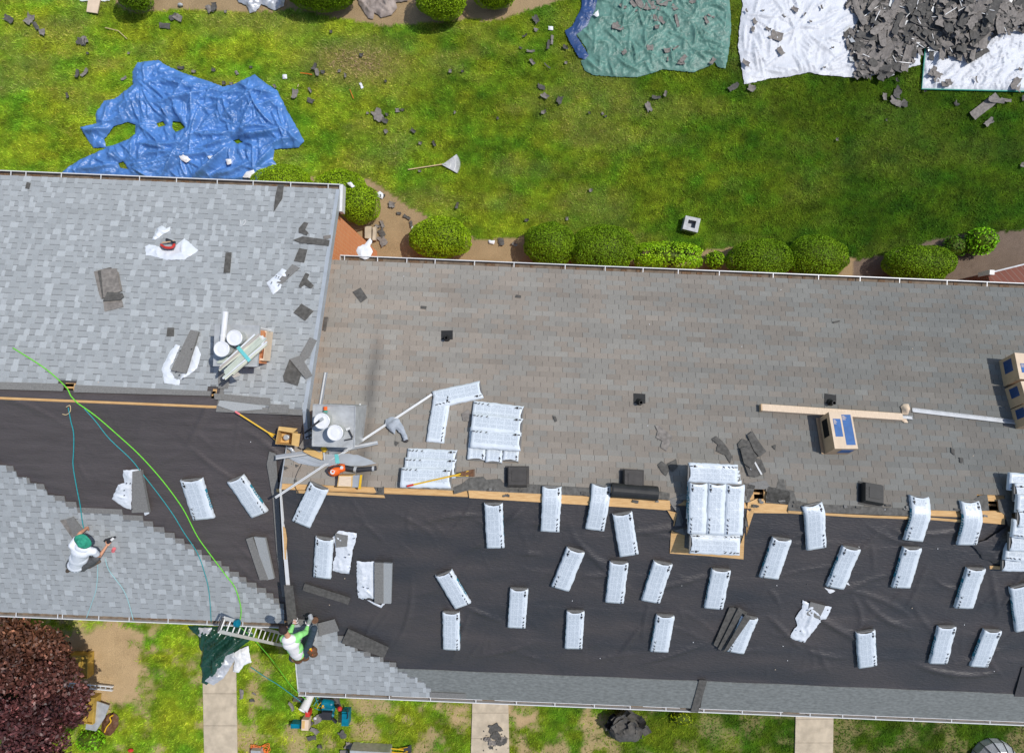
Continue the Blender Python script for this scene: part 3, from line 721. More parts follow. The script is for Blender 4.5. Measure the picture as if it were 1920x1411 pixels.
# ---- underlayment: one draped sheet per slope with low folds
def felt(parent, k, x0, x1, Ya, Yb, m_, seed, amp, over=None):
    res = .045; xs = np.arange(x0, x1, res); ys = np.linspace(Ya, Yb, int(abs(Yb-Ya)/res)); X, Y = np.meshgrid(xs, ys)
    f = creases(X.ravel(), Y.ravel(), seed, 1.6, (.7, 2.6), (.05, .13), .75, 0.0).reshape(X.shape); f2 = creases(X.ravel(), Y.ravel(), seed+3, 5.0, (.3, 1.1), (.03, .07), 1.1, 0.1).reshape(X.shape)
    big = np.clip((fbm(X*.3, Y*.4, seed+9)-.45)*6, 0, 1)
    H = amp*(1.05*f*(.6+.4*big)+.50*f2*(.35+.65*big)+.25*fbm(X*.8, Y*.8, seed+2, 3))-.005
    sag = .010*(((Y-.33)/.92) % 1.0)-.005+.002*np.sin(X*1.7)
    if k == 'RS': q_ = np.clip((Y-(RS+.98))/.5, .06, 1)*np.clip((RR-.05-Y)/.4, .12, 1); H = H*q_
    if k in ('LS', 'RS') and x1-x0 > 2:
        st_ = np.array([(sf if k == 'LS' else sf2)(y) for y in Y[:, 0]])[:, None]; H = H*np.clip((X-st_-.15)/.4, .10, 1)
    nrow, ncol = X.shape; V = []
    par = (lambda y: RIDGE-SL*abs(y-(LR if k[0] == 'L' else RR)))
    for x, y, h in zip(X.ravel(), Y.ravel(), (H+sag).ravel()): V.append((x, y, par(y)-.035+h))
    I = np.arange(nrow*ncol).reshape(nrow, ncol); F = np.stack([I[:-1, :-1], I[:-1, 1:], I[1:, 1:], I[1:, :-1]], -1).reshape(-1, 4)
    if Yb < Ya: F = F[:, ::-1]
    F = [tuple(int(i) for i in f) for f in F]
    if k == 'LN':
        hs = [[tuple(S(x, y, 0, 'LN')[:2]) for x, y in h] for h in HOLES['LN']]
        F = [f for f in F if not any(inpoly(np.array([V[f[0]][0]+res/2]), np.array([V[f[0]][1]]), h)[0] for h in hs)]
    return obj('underlayment', V, F, m_, parent, smooth=True)
felt(hl, 'LN', LX0, LX-.10, LR+.035, S(300, 716, 0, 'LN').y+.1, 'felt_brown', 4, .015)
felt(hl, 'LS', LX0, RX-.02, LS+.20, LR-.02, 'felt_brown', 14, .12)
felt(hl, 'LS', RX-.10, LX-.10, -2.2, LR-.02, 'felt_brown', 14, .010)
felt(hr, 'RS', RX+.036, RX1, RS+.20, RR-.02, 'felt_black', 24, .165)

g = G()     # drip edge showing below the membrane
for x0_, x1_ in ((-2.6, -.4), (-.1, 3.2), (3.5, 4.4), (4.7, 6.9), (7.3, 12.9)): g.box(x0_, x1_, RS+.105, RS+.125, EAVE+.0, EAVE+.045)
g.o('drip_edge', 'white_metal', hr)
# ---------------------------------------------------------------- bits of the houses: boards, strips, vents, flashings
slab('deck_board', [(878, 919), (1062, 928), (1256, 938), (1257, 955), (1247, 956), (1180, 951), (1060, 944), (880, 933)], .012, .012, 'plywood', 'R', hr)
slab('deck_board', [(517, 916), (560, 919), (660, 924), (720, 928), (722, 933), (640, 929), (560, 924), (517, 922)], .012, .012, 'plywood', 'R', hr)
slab('deck_board', [(1251, 956), (1270, 961), (1266, 976), (1262, 996), (1284, 1003), (1283, 1026), (1304, 1033), (1378, 1037), (1390, 1016), (1396, 998), (1394, 1048), (1330, 1042), (1256, 1037), (1258, 1000), (1264, 978)], .012, .0, 'plywood', 'RS', hr)
slab('deck_board', [(1399, 1005), (1404, 990), (1400, 968), (1402, 942), (1420, 934), (1434, 938), (1434, 943), (1478, 946), (1480, 962), (1413, 961), (1405, 985)], .012, .0, 'plywood', 'R', hr)
slab('deck_board', [(1478, 957), (1560, 962), (1640, 966), (1708, 968), (1708, 973), (1600, 969), (1478, 962)], .010, .005, 'plywood', 'R', hr)
slab('deck_board', [(1720, 968), (1806, 974), (1806, 979), (1720, 972)], .010, -.03, 'plywood', 'R', hr)
slab('deck_board', [(1840, 957), (1884, 961), (1884, 983), (1838, 979)], .012, .0, 'plywood', 'R', hr)
slab('deck_board', [(1886, 992), (1898, 990), (1900, 1004), (1889, 1006)], .012, .0, 'plywood', 'R', hr)
slab('deck_board', [(1856, 1060), (1900, 1062), (1990, 1066), (1990, 1072), (1856, 1066)], .012, .0, 'plywood', 'RS', hr)
for P in ([(517, 903), (720, 912), (720, 927), (518, 917)], [(866, 906), (880, 895), (906, 893), (912, 899), (938, 897), (944, 905), (990, 907), (1060, 911), (1140, 916), (1240, 921), (1256, 924), (1255, 937), (1060, 927), (880, 918), (852, 926), (850, 913)],
          [(1440, 912), (1480, 920), (1482, 936), (1520, 944), (1708, 953), (1708, 967), (1560, 961), (1478, 957), (1478, 945), (1436, 942)], [(1436, 932), (1442, 912), (1456, 914), (1460, 898), (1470, 898), (1474, 916), (1488, 920), (1496, 946), (1480, 945), (1438, 940)],
          [(1252, 936), (1285, 925), (1300, 1002), (1284, 1003), (1264, 995), (1270, 962)], [(1284, 1003), (1300, 985), (1395, 1000), (1388, 1014), (1376, 1036), (1304, 1032), (1283, 1025)],
          [(1396, 985), (1396, 905), (1416, 910), (1412, 925), (1402, 942), (1402, 988)], [(1400, 916), (1404, 905), (1436, 900), (1444, 912), (1433, 917), (1412, 916)],
          [(1826, 936), (1838, 928), (1851, 927), (1853, 939), (1855, 957), (1840, 957), (1828, 956)]):
    slab('torn_shingle_course', P, .009, .008, 'headlap' if P[0][0] in (1252, 1806, 1400) else 'headlap_dark', 'R', hr)
# ragged leftovers along the torn ridge
for i in range(44):
    x = random.uniform(530, 1850); y = 905+.042*(x-560)+random.uniform(-5, 9)
    if 720 < x < 860 or 1255 < x < 1400: continue
    scrap(x, y, random.uniform(.05, .16), random.uniform(.03, .07), random.uniform(-20, 20), 'RN', None, parent=hr, name='shingle_shred', curl=.01, zz=.018, mats=random.choice(['scrap_shingle', 'headlap', 'scrap_shingle']))
for P, m_ in (([(505, 846), (517, 850), (523, 935), (528, 1030), (538, 1118), (529, 1118), (518, 1030), (511, 935), (500, 870)], 'headlap'),):
    slab('step_flashing', P, .01, .032, m_, 'LS', hl)
g = G(); a = S(526, 928, .03, 'RS'); b = S(533, 1048, .03, 'RS'); g.bar(a, b, .024, .012); a = S(536, 1048, .03, 'RS'); b = S(540, 1096, .03, 'RS'); g.bar(a, b, .085, .012)
g.o('drip_edge', 'white_metal', hr)
slab('deck_board', [(529, 985), (535, 990), (538, 1010), (536, 1048), (531, 1048)], .012, .015, 'plywood', 'RS', hr)
# roll of pale starter membrane along the lower eave
YE = RS+.14
def starter(x0, x1, name='starter_strip'):
    n = max(2, int((x1-x0)/.25)); V = []; F = []
    for i in range(n+1):
        x = x0+(x1-x0)*i/n
        for j, (v, h) in enumerate(((-.03, -.012), (.33, -.008), (.335, -.004), (.80+.006*math.sin(x*3), -.004), (.81+.006*math.sin(x*3), -.03))):
            V.append(at_('RS', x, v, h+.003))
    for i in range(n):
        for j in range(4): a = i*5+j; F.append((a, a+5, a+6, a+1))
    obj(name, V, F, 'starter', hr)
xj = S(1318, 1300, 0, 'RS').x
starter(S(700, 1290, 0, 'RS').x, xj-.02); starter(xj+.0, 13.6); 
slab('starter_shingle', [(1311, 1274), (1326, 1275), (1309, 1335), (1295, 1334)], .012, .012, 'scrap_shingle', 'RS', hr)
slab('starter_shingle', [(806, 1297), (873, 1300), (873, 1309), (806, 1306)], .012, .012, 'headlap', 'RS', hr)
slab('felt_seam', [(1917, 1250), (1990, 1255), (1990, 1308), (1902, 1305)], .006, .006, 'felt_black', 'RS', hr)

def vent_pipe(px, py, ox=4, oy=8):
    c = S(px, py, 0, 'RN'); k = nrm('RN'); M_, _ = frame((px, py-9), (px, py+9), .02, 'RN')
    t = thing('vent_pipe', None, None, mw=M_); del_cat(t); t.parent = hr; t.matrix_parent_inverse = hr.matrix_basis.inverted()
    g = G(); g.box(-.135, .135, -.07, .16, 0, .014); g.o('flashing', 'rubber', t, local=True)
    up = (M_.to_3x3().inverted()@Vector((0, 0, 1))).normalized()
    g = G(); g.lathe([(.085, 0), (.07, .05), (.055, .07)], (0, -.04, .01), 16, 0, up, cap=False)
    g.lathe([(.045, 0), (.045, .20), (.034, .20), (.034, .06)], (0, -.04, .01), 16, 0, up); g.o('pipe', 'black_plastic', t, local=True, smooth=False)
def del_cat(t):
    for q in ('category', 'label', 'group'):
        if q in t: del t[q]
for p in ((838, 631), (1199, 750), (1557, 751)): vent_pipe(*p)
def box_vent(px, py, m_='brown_vent', w_=.42, d_=.42, h_=.20):
    M_, _ = frame((px, py-16), (px, py+16), h_, 'RN')
    t = thing('roof_vent', None, None, mw=M_); del_cat(t); t.parent = hr; t.matrix_parent_inverse = hr.matrix_basis.inverted()
    g = G(); g.box(-w_*.62, w_*.62, -d_*.6, d_*.62, 0, .012); g.o('flange', m_, t, local=True)
    g = G(); a, b = w_/2, d_/2; z0, z1 = .03, h_
    for s_, (zz0, zz1) in ((1.0, (z0, z1*.75)),):
        q = [(-a, -b), (a, -b), (a, b), (-a, b)]
        V = [(x, y, z0) for x, y in q]+[(x, y, z1*.72) for x, y in q]+[(x*.9, y*.9, z1) for x, y in q]
        g.add(V, [(0, 1, 5, 4), (1, 2, 6, 5), (2, 3, 7, 6), (3, 0, 4, 7), (4, 5, 9, 8), (5, 6, 10, 9), (6, 7, 11, 10), (7, 4, 8, 11), (8, 9, 10, 11)])
    g.box(-a*.55, a*.55, -b*.55, b*.55, z1, z1+.012)
    for y in (-b*.35, 0, b*.35): g.box(-a*.8, a*.8, y-.012, y+.012, z1+.0005, z1+.006)
    g.o('hood', m_, t, local=True)
box_vent(970, 892); box_vent(1188, 898); box_vent(1640, 924, 'black_plastic')

# metal chimney at the step between the houses, and the brick one on the left roof
def ptz(px, py, z): return gp(px, py, z)
tz = 7.93; q = [ptz(591, 760, tz), ptz(665, 763, tz), ptz(663, 836, tz), ptz(589, 833, tz)]
ch = thing('metal_chimney', None, None, loc=((q[0]+q[2])/2)*1.0); del_cat(ch); ch.location.z = 6.7; ch.parent = hr; ch.matrix_parent_inverse = hr.matrix_basis.inverted()
def hobj(g, name, m_, p_, smooth=False):      # a child given in world coordinates, two levels down
    inv = Matrix.Translation(p_.location).inverted()
    return link(name, mesh(name, [inv@Vector(v) for v in g.V], g.F, m_, mi=g.mi, smooth=smooth), p_)
g = G(); g.prism(q, 1.25); hobj(g, 'casing', 'galv', ch)
g = G(); c0 = sum(q, Vector())/4; e = [c0+(v-c0)*1.06+Vector((0, 0, .03)) for v in q]; g.prism(e, .03)
for i in range(4):      # folded rim round the cap
    a, b = e[i], e[(i+1) % 4]; g.bar(a+Vector((0, 0, .001)), b+Vector((0, 0, .001)), .018, .02)
hobj(g, 'cap', 'galv', ch)
tb = 7.80; q2 = [ptz(406, 611, tb), ptz(483, 613, tb), ptz(479, 684, tb), ptz(403, 683, tb)]
cb = thing('brick_chimney', None, None, loc=(q2[0]+q2[2])/2); del_cat(cb); cb.location.z = 6.5; cb.parent = hl; cb.matrix_parent_inverse = hl.matrix_basis.inverted()
c1 = sum(q2, Vector())/4; z_ = Vector((0, 0, 1))
g = G(); g.prism([c1+(v-c1)*.90-z_*.07 for v in q2], 1.3); hobj(g, 'brick_stack', 'brick_orange', cb)
g = G(); g.prism([c1+(v-c1)*1.09 for v in q2], .075); hobj(g, 'cap', 'galv', cb)

# low brick wall with a grey coping at the right edge of the planting bed
t = thing('brick_wall', 'low dark brick garden wall with grey coping at the right edge of the mulch bed', 'wall', gp(1890, 520, 0))
P0, P1 = gp(1852, 512, 1.3), gp(1990, 478, 1.3); d = (P1-P0).normalized(); nn = Vector((d.y, -d.x, 0))
g = G(); g.prism([P0, P1, P1+nn*1.6, P0+nn*1.6], 1.5); g.o('brickwork', 'brick_red', t)
g = G(); up = Vector((0, 0, .05)); g.prism([P0-nn*.02+up, P1-nn*.02+up, P1+nn*.025+up, P0+nn*.025+up], .05); g.o('coping', 'dull_metal', t)
g = G(); g.box(P0.x-.02, P0.x+.12, P0.y-.06, P0.y+.08, .9, 1.42); g.o('downpipe_end', 'white_metal', t)

# ---------------------------------------------------------------- shingle bundles in their printed white wrappers
BW, BT = .40, .088
def bundle_geo(seed, mark=1, teal=-1, bulge=.004, flare=0., twist=0.):
    """returns (wrapper verts, faces, mats, loc attr), (shingle verts, faces); local, 1 m long along y, base at z=0"""
    R = random.Random(seed); nx_, ny_ = 6, 18; V = []; F = []; mi = []; A = []
    edge = [R.uniform(-.007, .007) for _ in range(ny_+1)]; e2 = [R.uniform(-.007, .007) for _ in range(ny_+1)]
    endc = [R.uniform(.0, .02) for _ in range(nx_+1)]
    def pt(i, j):
        u = i/nx_-.5; v = j/ny_-.5; y = v*1.0
        if j == ny_: y = .5-.045*(1-(2*u)**2)-endc[i]*.6
        if j == 0: y = -.5+endc[i]*.35
        wdt = BW*(1+flare*max(0, v)*2); x = u*wdt+(edge[j] if i == 0 else e2[j] if i == nx_ else 0)+twist*v
        z = BT+bulge*math.sin(j*1.7+seed)*math.cos(i*1.3+seed)+.006*math.sin(seed+y*9)-(.008 if i in (0, nx_) else 0)-(.006 if j in (0, ny_) else 0)
        return Vector((x, y, z))
    for j in range(ny_+1):
        for i in range(nx_+1): V.append(pt(i, j)); A.append((V[-1].x, V[-1].y, 0))
    m_ = nx_+1
    for j in range(ny_):
        for i in range(nx_): a = j*m_+i; F.append((a, a+1, a+1+m_, a+m_)); mi.append(0)
    n0 = len(V)
    for i_, s_ in ((0, -1), (nx_, 1)):          # long sides
        b0 = len(V)
        for j in range(ny_+1): p = V[j*m_+i_]; V.append(Vector((p.x+s_*.004, p.y, .004))); A.append((9, 9, 9))
        for j in range(ny_):
            a, b, c_, d_ = j*m_+i_, (j+1)*m_+i_, b0+j+1, b0+j
            F.append((a, b, c_, d_) if s_ < 0 else (b, a, d_, c_)); y = (j+.5)/ny_-.5
            mi.append(1 if s_ == teal and -.30 < y < .20 else 0)
    b0 = len(V)
    for i in range(m_): p = V[i]; V.append(Vector((p.x, p.y-.004, .004))); A.append((9, 9, 9))
    for i in range(nx_): F.append((i+1, i, b0+i, b0+i+1)); mi.append(0)
    b0 = len(V); r = ny_*m_                         # turned-in open end
    for i in range(m_): p = V[r+i]; V.append(Vector((p.x*.97, p.y-.01, .004))); A.append((9, 9, 9))
    for i in (0, nx_-1): F.append((r+i, r+i+1, b0+i+1, b0+i)); mi.append(0)
    def dab(x, y, w_, l_, rot, mm=2, zz=.0035):
        c_, s_ = math.cos(rot), math.sin(rot); n = len(V)
        for a, b in ((-1, -1), (1, -1), (1, 1), (-1, 1)):
            X = x+(a*w_/2*c_-b*l_/2*s_); Y = y+(a*w_/2*s_+b*l_/2*c_); V.append(Vector((X, Y, BT+.012+zz))); A.append((9, 9, 9))
        F.append((n, n+1, n+2, n+3)); mi.append(mm)
    # printed black end bars, icons and lines of text beside the ruled blocks
    X = .145*mark
    dab(X, .435, .020, .055, 0); dab(X, -.455, .020, .055, 0); dab(X, .37, .045, .04, .1); dab(X-.005*mark, .335, .018, .035, .2)
    for y in (-.39, -.315, -.21): dab(X, y, .018, .050, -.6*mark)
    dab(X-.03*mark, -.19, .02, .006, .4); dab(X, -.02, .005, .14, 0, 3); dab(X+.012*mark, .14, .004, .11, 0, 3); dab(-.11*mark, .36, .02, .02, .7, 3)
    if teal:     # white lettering on the teal side band
        x = teal*(BW/2+.009)
        for q_ in range(7):
            y = -.26+q_*.06; n = len(V); h1 = .075 if q_ % 3 else .088
            for yy, zz in ((y, .03), (y+.035, .03), (y+.035, h1), (y, h1)): V.append(Vector((x, yy, zz))); A.append((9, 9, 9))
            F.append((n, n+1, n+2, n+3)); mi.append(0)
    S_ = G(); S_.box(-BW/2+.012, BW/2-.012, -.488, .492, .002, BT-.022)
    for q_ in range(3): S_.box(-BW/2+.02, BW/2-.02, .47, .4935+q_*.002, .012+q_*.022, .024+q_*.022, 1)
    return V, F, mi, A, S_
def bundle_mesh(geo, f=None):
    V, F, mi, A, S_ = geo
    V2 = [f(v) for v in V] if f else V
    me = mesh('wrapper', V2, F, ['wrap_print', 'teal_print', 'print_black', 'print_grey'], mi)
    a = me.attributes.new('loc', 'FLOAT_VECTOR', 'POINT'); a.data.foreach_set('vector', np.array([tuple(q) for q in A], dtype=float).ravel())
    sm = [True]*len(F); me.polygons.foreach_set('use_smooth', sm)
    m2 = mesh('shingles', [f(v) for v in S_.V] if f else S_.V, S_.F, ['scrap_shingle', 'headlap'], S_.mi)
    return me, m2
VAR = {}
def variant(i, mark, teal):
    key = (i, mark, teal)
    if key not in VAR: VAR[key] = bundle_mesh(bundle_geo(i*7+3, mark, teal, twist=(.012, -.01, 0)[i % 3]))
    return VAR[key]
def bundle(p1, p2, label, group, var=0, mark=1, teal=-1, lift=0.0, k='auto', h=None, wide=1., rot180=False, zs=1.):
    """p1 and p2: photo points in the middle of the two short ends of the wrapper's top"""
    top = (BT+lift)
    M_, L_ = frame(p1, p2, top, k)
    if rot180: M_ = M_@Matrix.Rotation(math.pi, 4, 'Z')
    M_ = M_@Matrix.Translation((0, 0, lift))@Matrix.Diagonal((wide, L_, zs, 1))
    a, b = variant(var, mark, teal)
    t = thing('shingle_bundle', label, 'shingle bundle', mw=M_, group=group)
    link('wrapper', a, t); link('shingles', b, t); return t
def bent_bundle(p1, p2, label, group, seed, mark, teal, lift=.0, flare=0.):
    """bundle lying across the ridge and sagging over it"""
    a, b = S(*p1, BT+lift), S(*p2, BT+lift); d = Vector((a.x-b.x, a.y-b.y, 0)); L_ = d.length*1.05; d.normalize(); s_ = Vector((d.y, -d.x, 0)); c = (a+b)/2
    c.z = 0; geo = bundle_geo(seed, mark, teal, flare=flare)
    base = RIDGE-SL*abs(c.y-RR)
    def f(v):
        P = c+d*v.y*L_*.96+s_*v.x; yy = math.sqrt((P.y-RR)**2+.012)-.05
        return Vector((P.x-c.x, P.y-c.y, RIDGE-SL*abs(yy)+lift+v.z*1.02+.012-base))
    me, m2 = bundle_mesh(geo, f)
    t = thing('shingle_bundle', label, 'shingle bundle', loc=(c.x, c.y, base), group=group); link('wrapper', me, t); link('shingles', m2, t); return t
GF = 'wrapped shingle bundles laid out on the black underlayment'
BL = [((598, 911), (564, 984), 0, -1, -1, 'white wrapped bundle just below the ridge, leaning right, below the orange leaf blower'),
 ((440, 897), (486, 966), 1, 1, 1, 'white wrapped bundle tilted left on the brown underlayment, rightmost of the three there'),
 ((925, 944), (929, 1028), 2, 1, 1, 'white wrapped bundle just under the ridge below the left square roof vent'),
 ((973, 1104), (969, 1178), 0, 1, -1, 'white wrapped bundle standing alone between the one at the tilted bundle and the lowest row'),
 ((846, 1148), (846, 1219), 1, 1, 1, 'upright white wrapped bundle touching the lower corner of the strongly tilted one'),
 ((831, 1075), (868, 1137), 2, 1, 1, 'strongly tilted white wrapped bundle whose lower end touches another bundle'),
 ((1081, 1031), (1050, 1105), 1, -1, 0, 'white wrapped bundle leaning right with a frayed bottom corner, plain sides'),
 ((1079, 1146), (1076, 1217), 0, 1, -1, 'upright white wrapped bundle with a dark round spot at its lower end'),
 ((1128, 908), (1115, 992), 0, 1, -1, ''),
 ((1167, 962), (1180, 1042), 2, 1, 1, 'white wrapped bundle tilted left beside the orange plywood frame'),
 ((1162, 1054), (1152, 1131), 1, 1, -1, 'white wrapped bundle left of a similar one below the plywood frame corner'),
 ((1244, 1055), (1220, 1129), 2, 1, -1, 'white wrapped bundle right of its near twin just below the plywood frame corner'),
 ((1248, 1154), (1237, 1223), 0, -1, -1, 'white wrapped bundle with a dark diamond mark at its lower end'),
 ((1354, 1068), (1338, 1142), 1, 1, -1, 'white wrapped bundle directly below the tall stack on the ridge'),
 ((1406, 1157), (1379, 1224), 2, -1, -1, 'white wrapped bundle half covered by dark loose shingle strips'),
 ((1467, 1010), (1443, 1085), 0, -1, -1, 'white wrapped bundle right of the tall ridge stack, its open end dark'),
 ((1599, 1027), (1566, 1103), 1, -1, -1, 'white wrapped bundle leaning right with a torn flap at its foot'),
 ((1624, 1184), (1628, 1251), 2, 1, 1, 'white wrapped bundle in the lowest row tipped slightly left'),
 ((1712, 1027), (1691, 1103), 0, -1, -1, 'white wrapped bundle directly below the left one of the two bent over the ridge'),
 ((1778, 1175), (1760, 1245), 1, 1, -1, 'white wrapped bundle in the lowest row, second from the right edge'),
 ((1832, 1066), (1808, 1141), 2, -1, -1, 'white wrapped bundle below the lifted corner of underlayment'),
 ((1863, 1182), (1837, 1251), 0, 1, -1, 'white wrapped bundle at the right end of the lowest row'),
 ((1914, 1097), (1924, 1182), 1, 1, -1, 'white wrapped bundle cut off by the right edge of the photo'),
 ((608, 1009), (603, 1084), 2, -1, 0, 'white wrapped bundle lying left against a torn open one'),
]
for p1, p2, v_, mk, tl, lab in BL:
    if lab: bundle(p1, p2, lab, GF, v_, mk, tl, wide=random.uniform(.96, 1.05))
# flap of torn wrapper, spots
bent_bundle((1035, 911), (1031, 996), 'white wrapped bundle bent over the ridge, leftmost of the two near the felt roll', GF, 5, 1, 0)
bent_bundle((1128, 908), (1115, 993), 'white wrapped bundle across the ridge right beside the black felt roll', GF, 9, 1, -1)
bent_bundle((1724, 929), (1712, 1013), 'white wrapped bundle sagging over the ridge, left of the pair near the right vent opening', GF, 12, -1, -1)
bent_bundle((1818, 938), (1813, 1021), 'white wrapped bundle sagging over the ridge beside the right vent opening', GF, 15, 1, -1)
bent_bundle((1523, 944), (1531, 1028), 'crumpled white wrapped bundle reaching over the ridge below the black square vent', GF, 18, 1, 0, flare=.1)
# bundles on the old shingles
GN = 'wrapped shingle bundles on the old shingles'
bundle((829, 738), (816, 828), 'white wrapped bundle lying lengthwise, left of the loose pile', GN, 0, 1, -1, k='RN', wide=.95)
bundle((904, 729), (813, 748), 'white wrapped bundle lying crosswise above the long pole', GN, 1, 1, 0, k='RN', lift=.0)
GC = 'bundles in the loose pile on the old shingles'
bundle((897, 800), (893, 862), 'left bottom bundle poking out beneath the loose pile', GC, 0, -1, -1, k='RN', wide=.95, rot180=True)
bundle((930, 805), (925, 867), 'middle bottom bundle poking out beneath the loose pile', GC, 1, -1, 0, k='RN', wide=.9, rot180=True)
bundle((962, 803), (957, 864), 'right bottom bundle poking out beneath the loose pile', GC, 2, -1, 0, k='RN', wide=.85, rot180=True)
bundle((981, 779), (886, 768), 'crosswise bundle at the upper edge of the loose pile', GC, 2, -1, 0, lift=.0, k='RN', wide=1.1)
bundle((980, 800), (884, 790), 'crosswise bundle on top in the middle of the loose pile', GC, 0, -1, 0, lift=.11, k='RN', wide=1.0)
bundle((978, 828), (883, 820), 'crosswise bundle on top at the lower side of the loose pile', GC, 1, -1, 0, lift=.112, k='RN', wide=1.0)
bundle((857, 861), (763, 857), 'upper bundle of the crosswise pair behind the yellow shovel', GN, 2, -1, 0, lift=0.0, k='RN', wide=1.05)
bundle((856, 877), (758, 874), 'middle bundle of the crosswise group behind the yellow shovel', GN, 0, -1, 0, lift=.02, k='RN', wide=1.0)
bundle((847, 896), (751, 893), 'lower bundle of the crosswise pair under the yellow shovel', GN, 1, -1, 0, lift=.11, k='RN', wide=1.05)
# tall stack on the ridge: layers crosswise, then three lengthwise on top
GS = 'bundles of the tall stack on the ridge'
def flat_bundle(p1, p2, z, lab, grp, var, mark, teal, rot180=False, wide=1., ln=None):
    a, b = gp(*p1, z+BT), gp(*p2, z+BT); d = (a-b); L_ = ln or d.length; d.normalize(); x = d.cross(Vector((0, 0, 1)))
    M_ = Matrix((x, d, Vector((0, 0, 1)))).transposed().to_4x4(); c = (a+b)/2; M_.translation = (c.x, c.y, z)
    if rot180: M_ = M_@Matrix.Rotation(math.pi, 4, 'Z')
    M_ = M_@Matrix.Diagonal((wide, L_, 1, 1)); me = variant(var, mark, teal)
    t = thing('shingle_bundle', lab, 'shingle bundle', mw=M_, group=grp); link('wrapper', me[0], t); link('shingles', me[1], t); return t
zs = RIDGE-.13
lv = ['bottom', 'second', 'third', 'fourth']
for i in range(4):
    z = zs+i*BT
    ox = [2, -2, 3, 0][i]
    if i in (0, 2):
        for j, (ya, nm) in enumerate(((1016, 'front'), (980, 'front middle'), (938, 'rear middle'), (899, 'rear'))):
            flat_bundle((1290+ox, ya-4+i*4), (1385+ox, ya+i*4), z, f'crosswise {nm} bundle in the {lv[i]} layer of the tall ridge stack', GS, (i+j) % 3, -1, 0, rot180=j > 1, wide=.98)
    else:
        for j, (xa, nm) in enumerate(((1308, 'left'), (1341, 'middle'), (1375, 'right'))):
            flat_bundle((xa+ox, 884+i*5), (xa-2+ox, 968+i*5), z, f'lengthwise {nm} bundle in the {lv[i]} layer of the tall ridge stack', GS, j, -1, -1 if j == 0 else 0, wide=.86)
z = zs+4*BT
flat_bundle((1290, 886), (1384, 889), z-.0, 'crosswise bundle topping the rear edge of the tall ridge stack', GS, 0, 1, -1, wide=1.0)
flat_bundle((1295, 1014), (1388, 1017), z-.18, 'crosswise bundle at the front edge of the tall ridge stack', GS, 2, 1, -1, wide=.8)
flat_bundle((1311, 904), (1307, 1001), z+.0, 'left of the three lengthwise bundles on top of the tall ridge stack', GS, 1, -1, -1, wide=.93)
flat_bundle((1345, 905), (1341, 1002), z+.002, 'middle of the three lengthwise bundles on top of the tall ridge stack', GS, 2, -1, 0, wide=.93)
flat_bundle((1379, 907), (1376, 1003), z+.0, 'right of the three lengthwise bundles on top of the tall ridge stack', GS, 0, -1, 0, wide=.96)
# uneven stack at the right edge
GR = 'bundles of the slumped stack at the right edge'
for i, (x, y, l_, a_) in enumerate(((1880, 1056, 0, -3), (1886, 1038, .10, 4), (1893, 1018, .20, -2), (1900, 996, .30, 5), (1908, 972, .32, -4), (1908, 948, .30, 3), (1902, 925, .20, -3), (1893, 906, .10, 2), (1912, 1044, .0, 2), (1915, 990, .0, -2), (1914, 940, .0, 2))):
    flat_bundle((x, y-3-a_*.5), (x+92, y+2+a_*.5), RIDGE-.20+l_-.12*(y > 1030), 'blue-white bundle of the slumped stack at the right photo edge, '+['frontmost', 'second from the front', 'third from the front', 'fourth from the front', 'fifth from the front', 'third from the rear', 'second from the rear', 'rearmost', 'base front', 'base middle', 'base rear'][i], GR, i % 3, 1, -1 if i % 2 else 1, wide=.95, rot180=bool(i % 2))
slab('torn_shingle_course', [(1871, 936), (1890, 934), (1899, 972), (1892, 990), (1885, 965), (1873, 957)], .009, .008, 'headlap_dark', 'R', hr)

# opened bundles: bare shingles beside peeled white plastic
def open_bundle(label, shing, plastic, k, seed, marks=True, ht=.10, mi_=('headlap', 'new_shingle')):
    """shing: list of quads (photo points) of the bare shingles; plastic: outlines of the peeled wrapper"""
    c = W(*shing[0][0], 0, k); t = thing('opened_shingle_bundle', label, 'opened bundle', c)
    for j, q in enumerate(shing):
        g = G(); g.prism([W(*p, ht*(1 if j == 0 else .93), k) for p in q], ht*.9)
        for f in range(3):
            pass
        o = g.o('shingles', [mi_[j % 2]], t)
        a = o.data.color_attributes.new('Col', 'FLOAT_COLOR', 'CORNER'); a.data.foreach_set('color', [1.0]*(4*len(o.data.loops)))
    for j, q in enumerate(plastic):
        sheet('peeled_wrapper', q, 'plastic_white', .11, (3.5, 5), .03, k, seed+j, .008, parent=t, edge=.10, cr=dict(dens=75, ln=(.15, .6), wd=(.025, .07), fine=.1))
        g = G()
        for _ in range(5):
            a_, b_ = random.choice(q), random.choice(q); f_ = random.uniform(.25, .5); g.bar(W(a_[0]*(1-f_)+b_[0]*f_, a_[1]*(1-f_)+b_[1]*f_, .12, k), W(a_[0]*(1-f_)+b_[0]*f_+2.5, a_[1]*(1-f_)+b_[1]*f_-1.5, .12, k), .02, .002)
        g.o('print', 'print_black', t) if len(q) > 7 else None
    return t
open_bundle('torn open bundle with its white wrapper peeled left, leftmost on the brown underlayment', [[(248, 884), (264, 881), (279, 960), (247, 961)][:4]],
            [[(231, 881), (264, 879), (262, 890), (248, 905), (246, 955), (232, 950), (210, 935), (222, 908), (234, 905), (231, 893)], [(263, 884), (268, 886), (280, 962), (272, 966), (270, 960)]], 'LS', 3)
t = bundle((357, 899), (381, 974), 'wide loosely wrapped white bundle, middle one of three on the brown underlayment', GF, 2, -1, 1, wide=1.22)
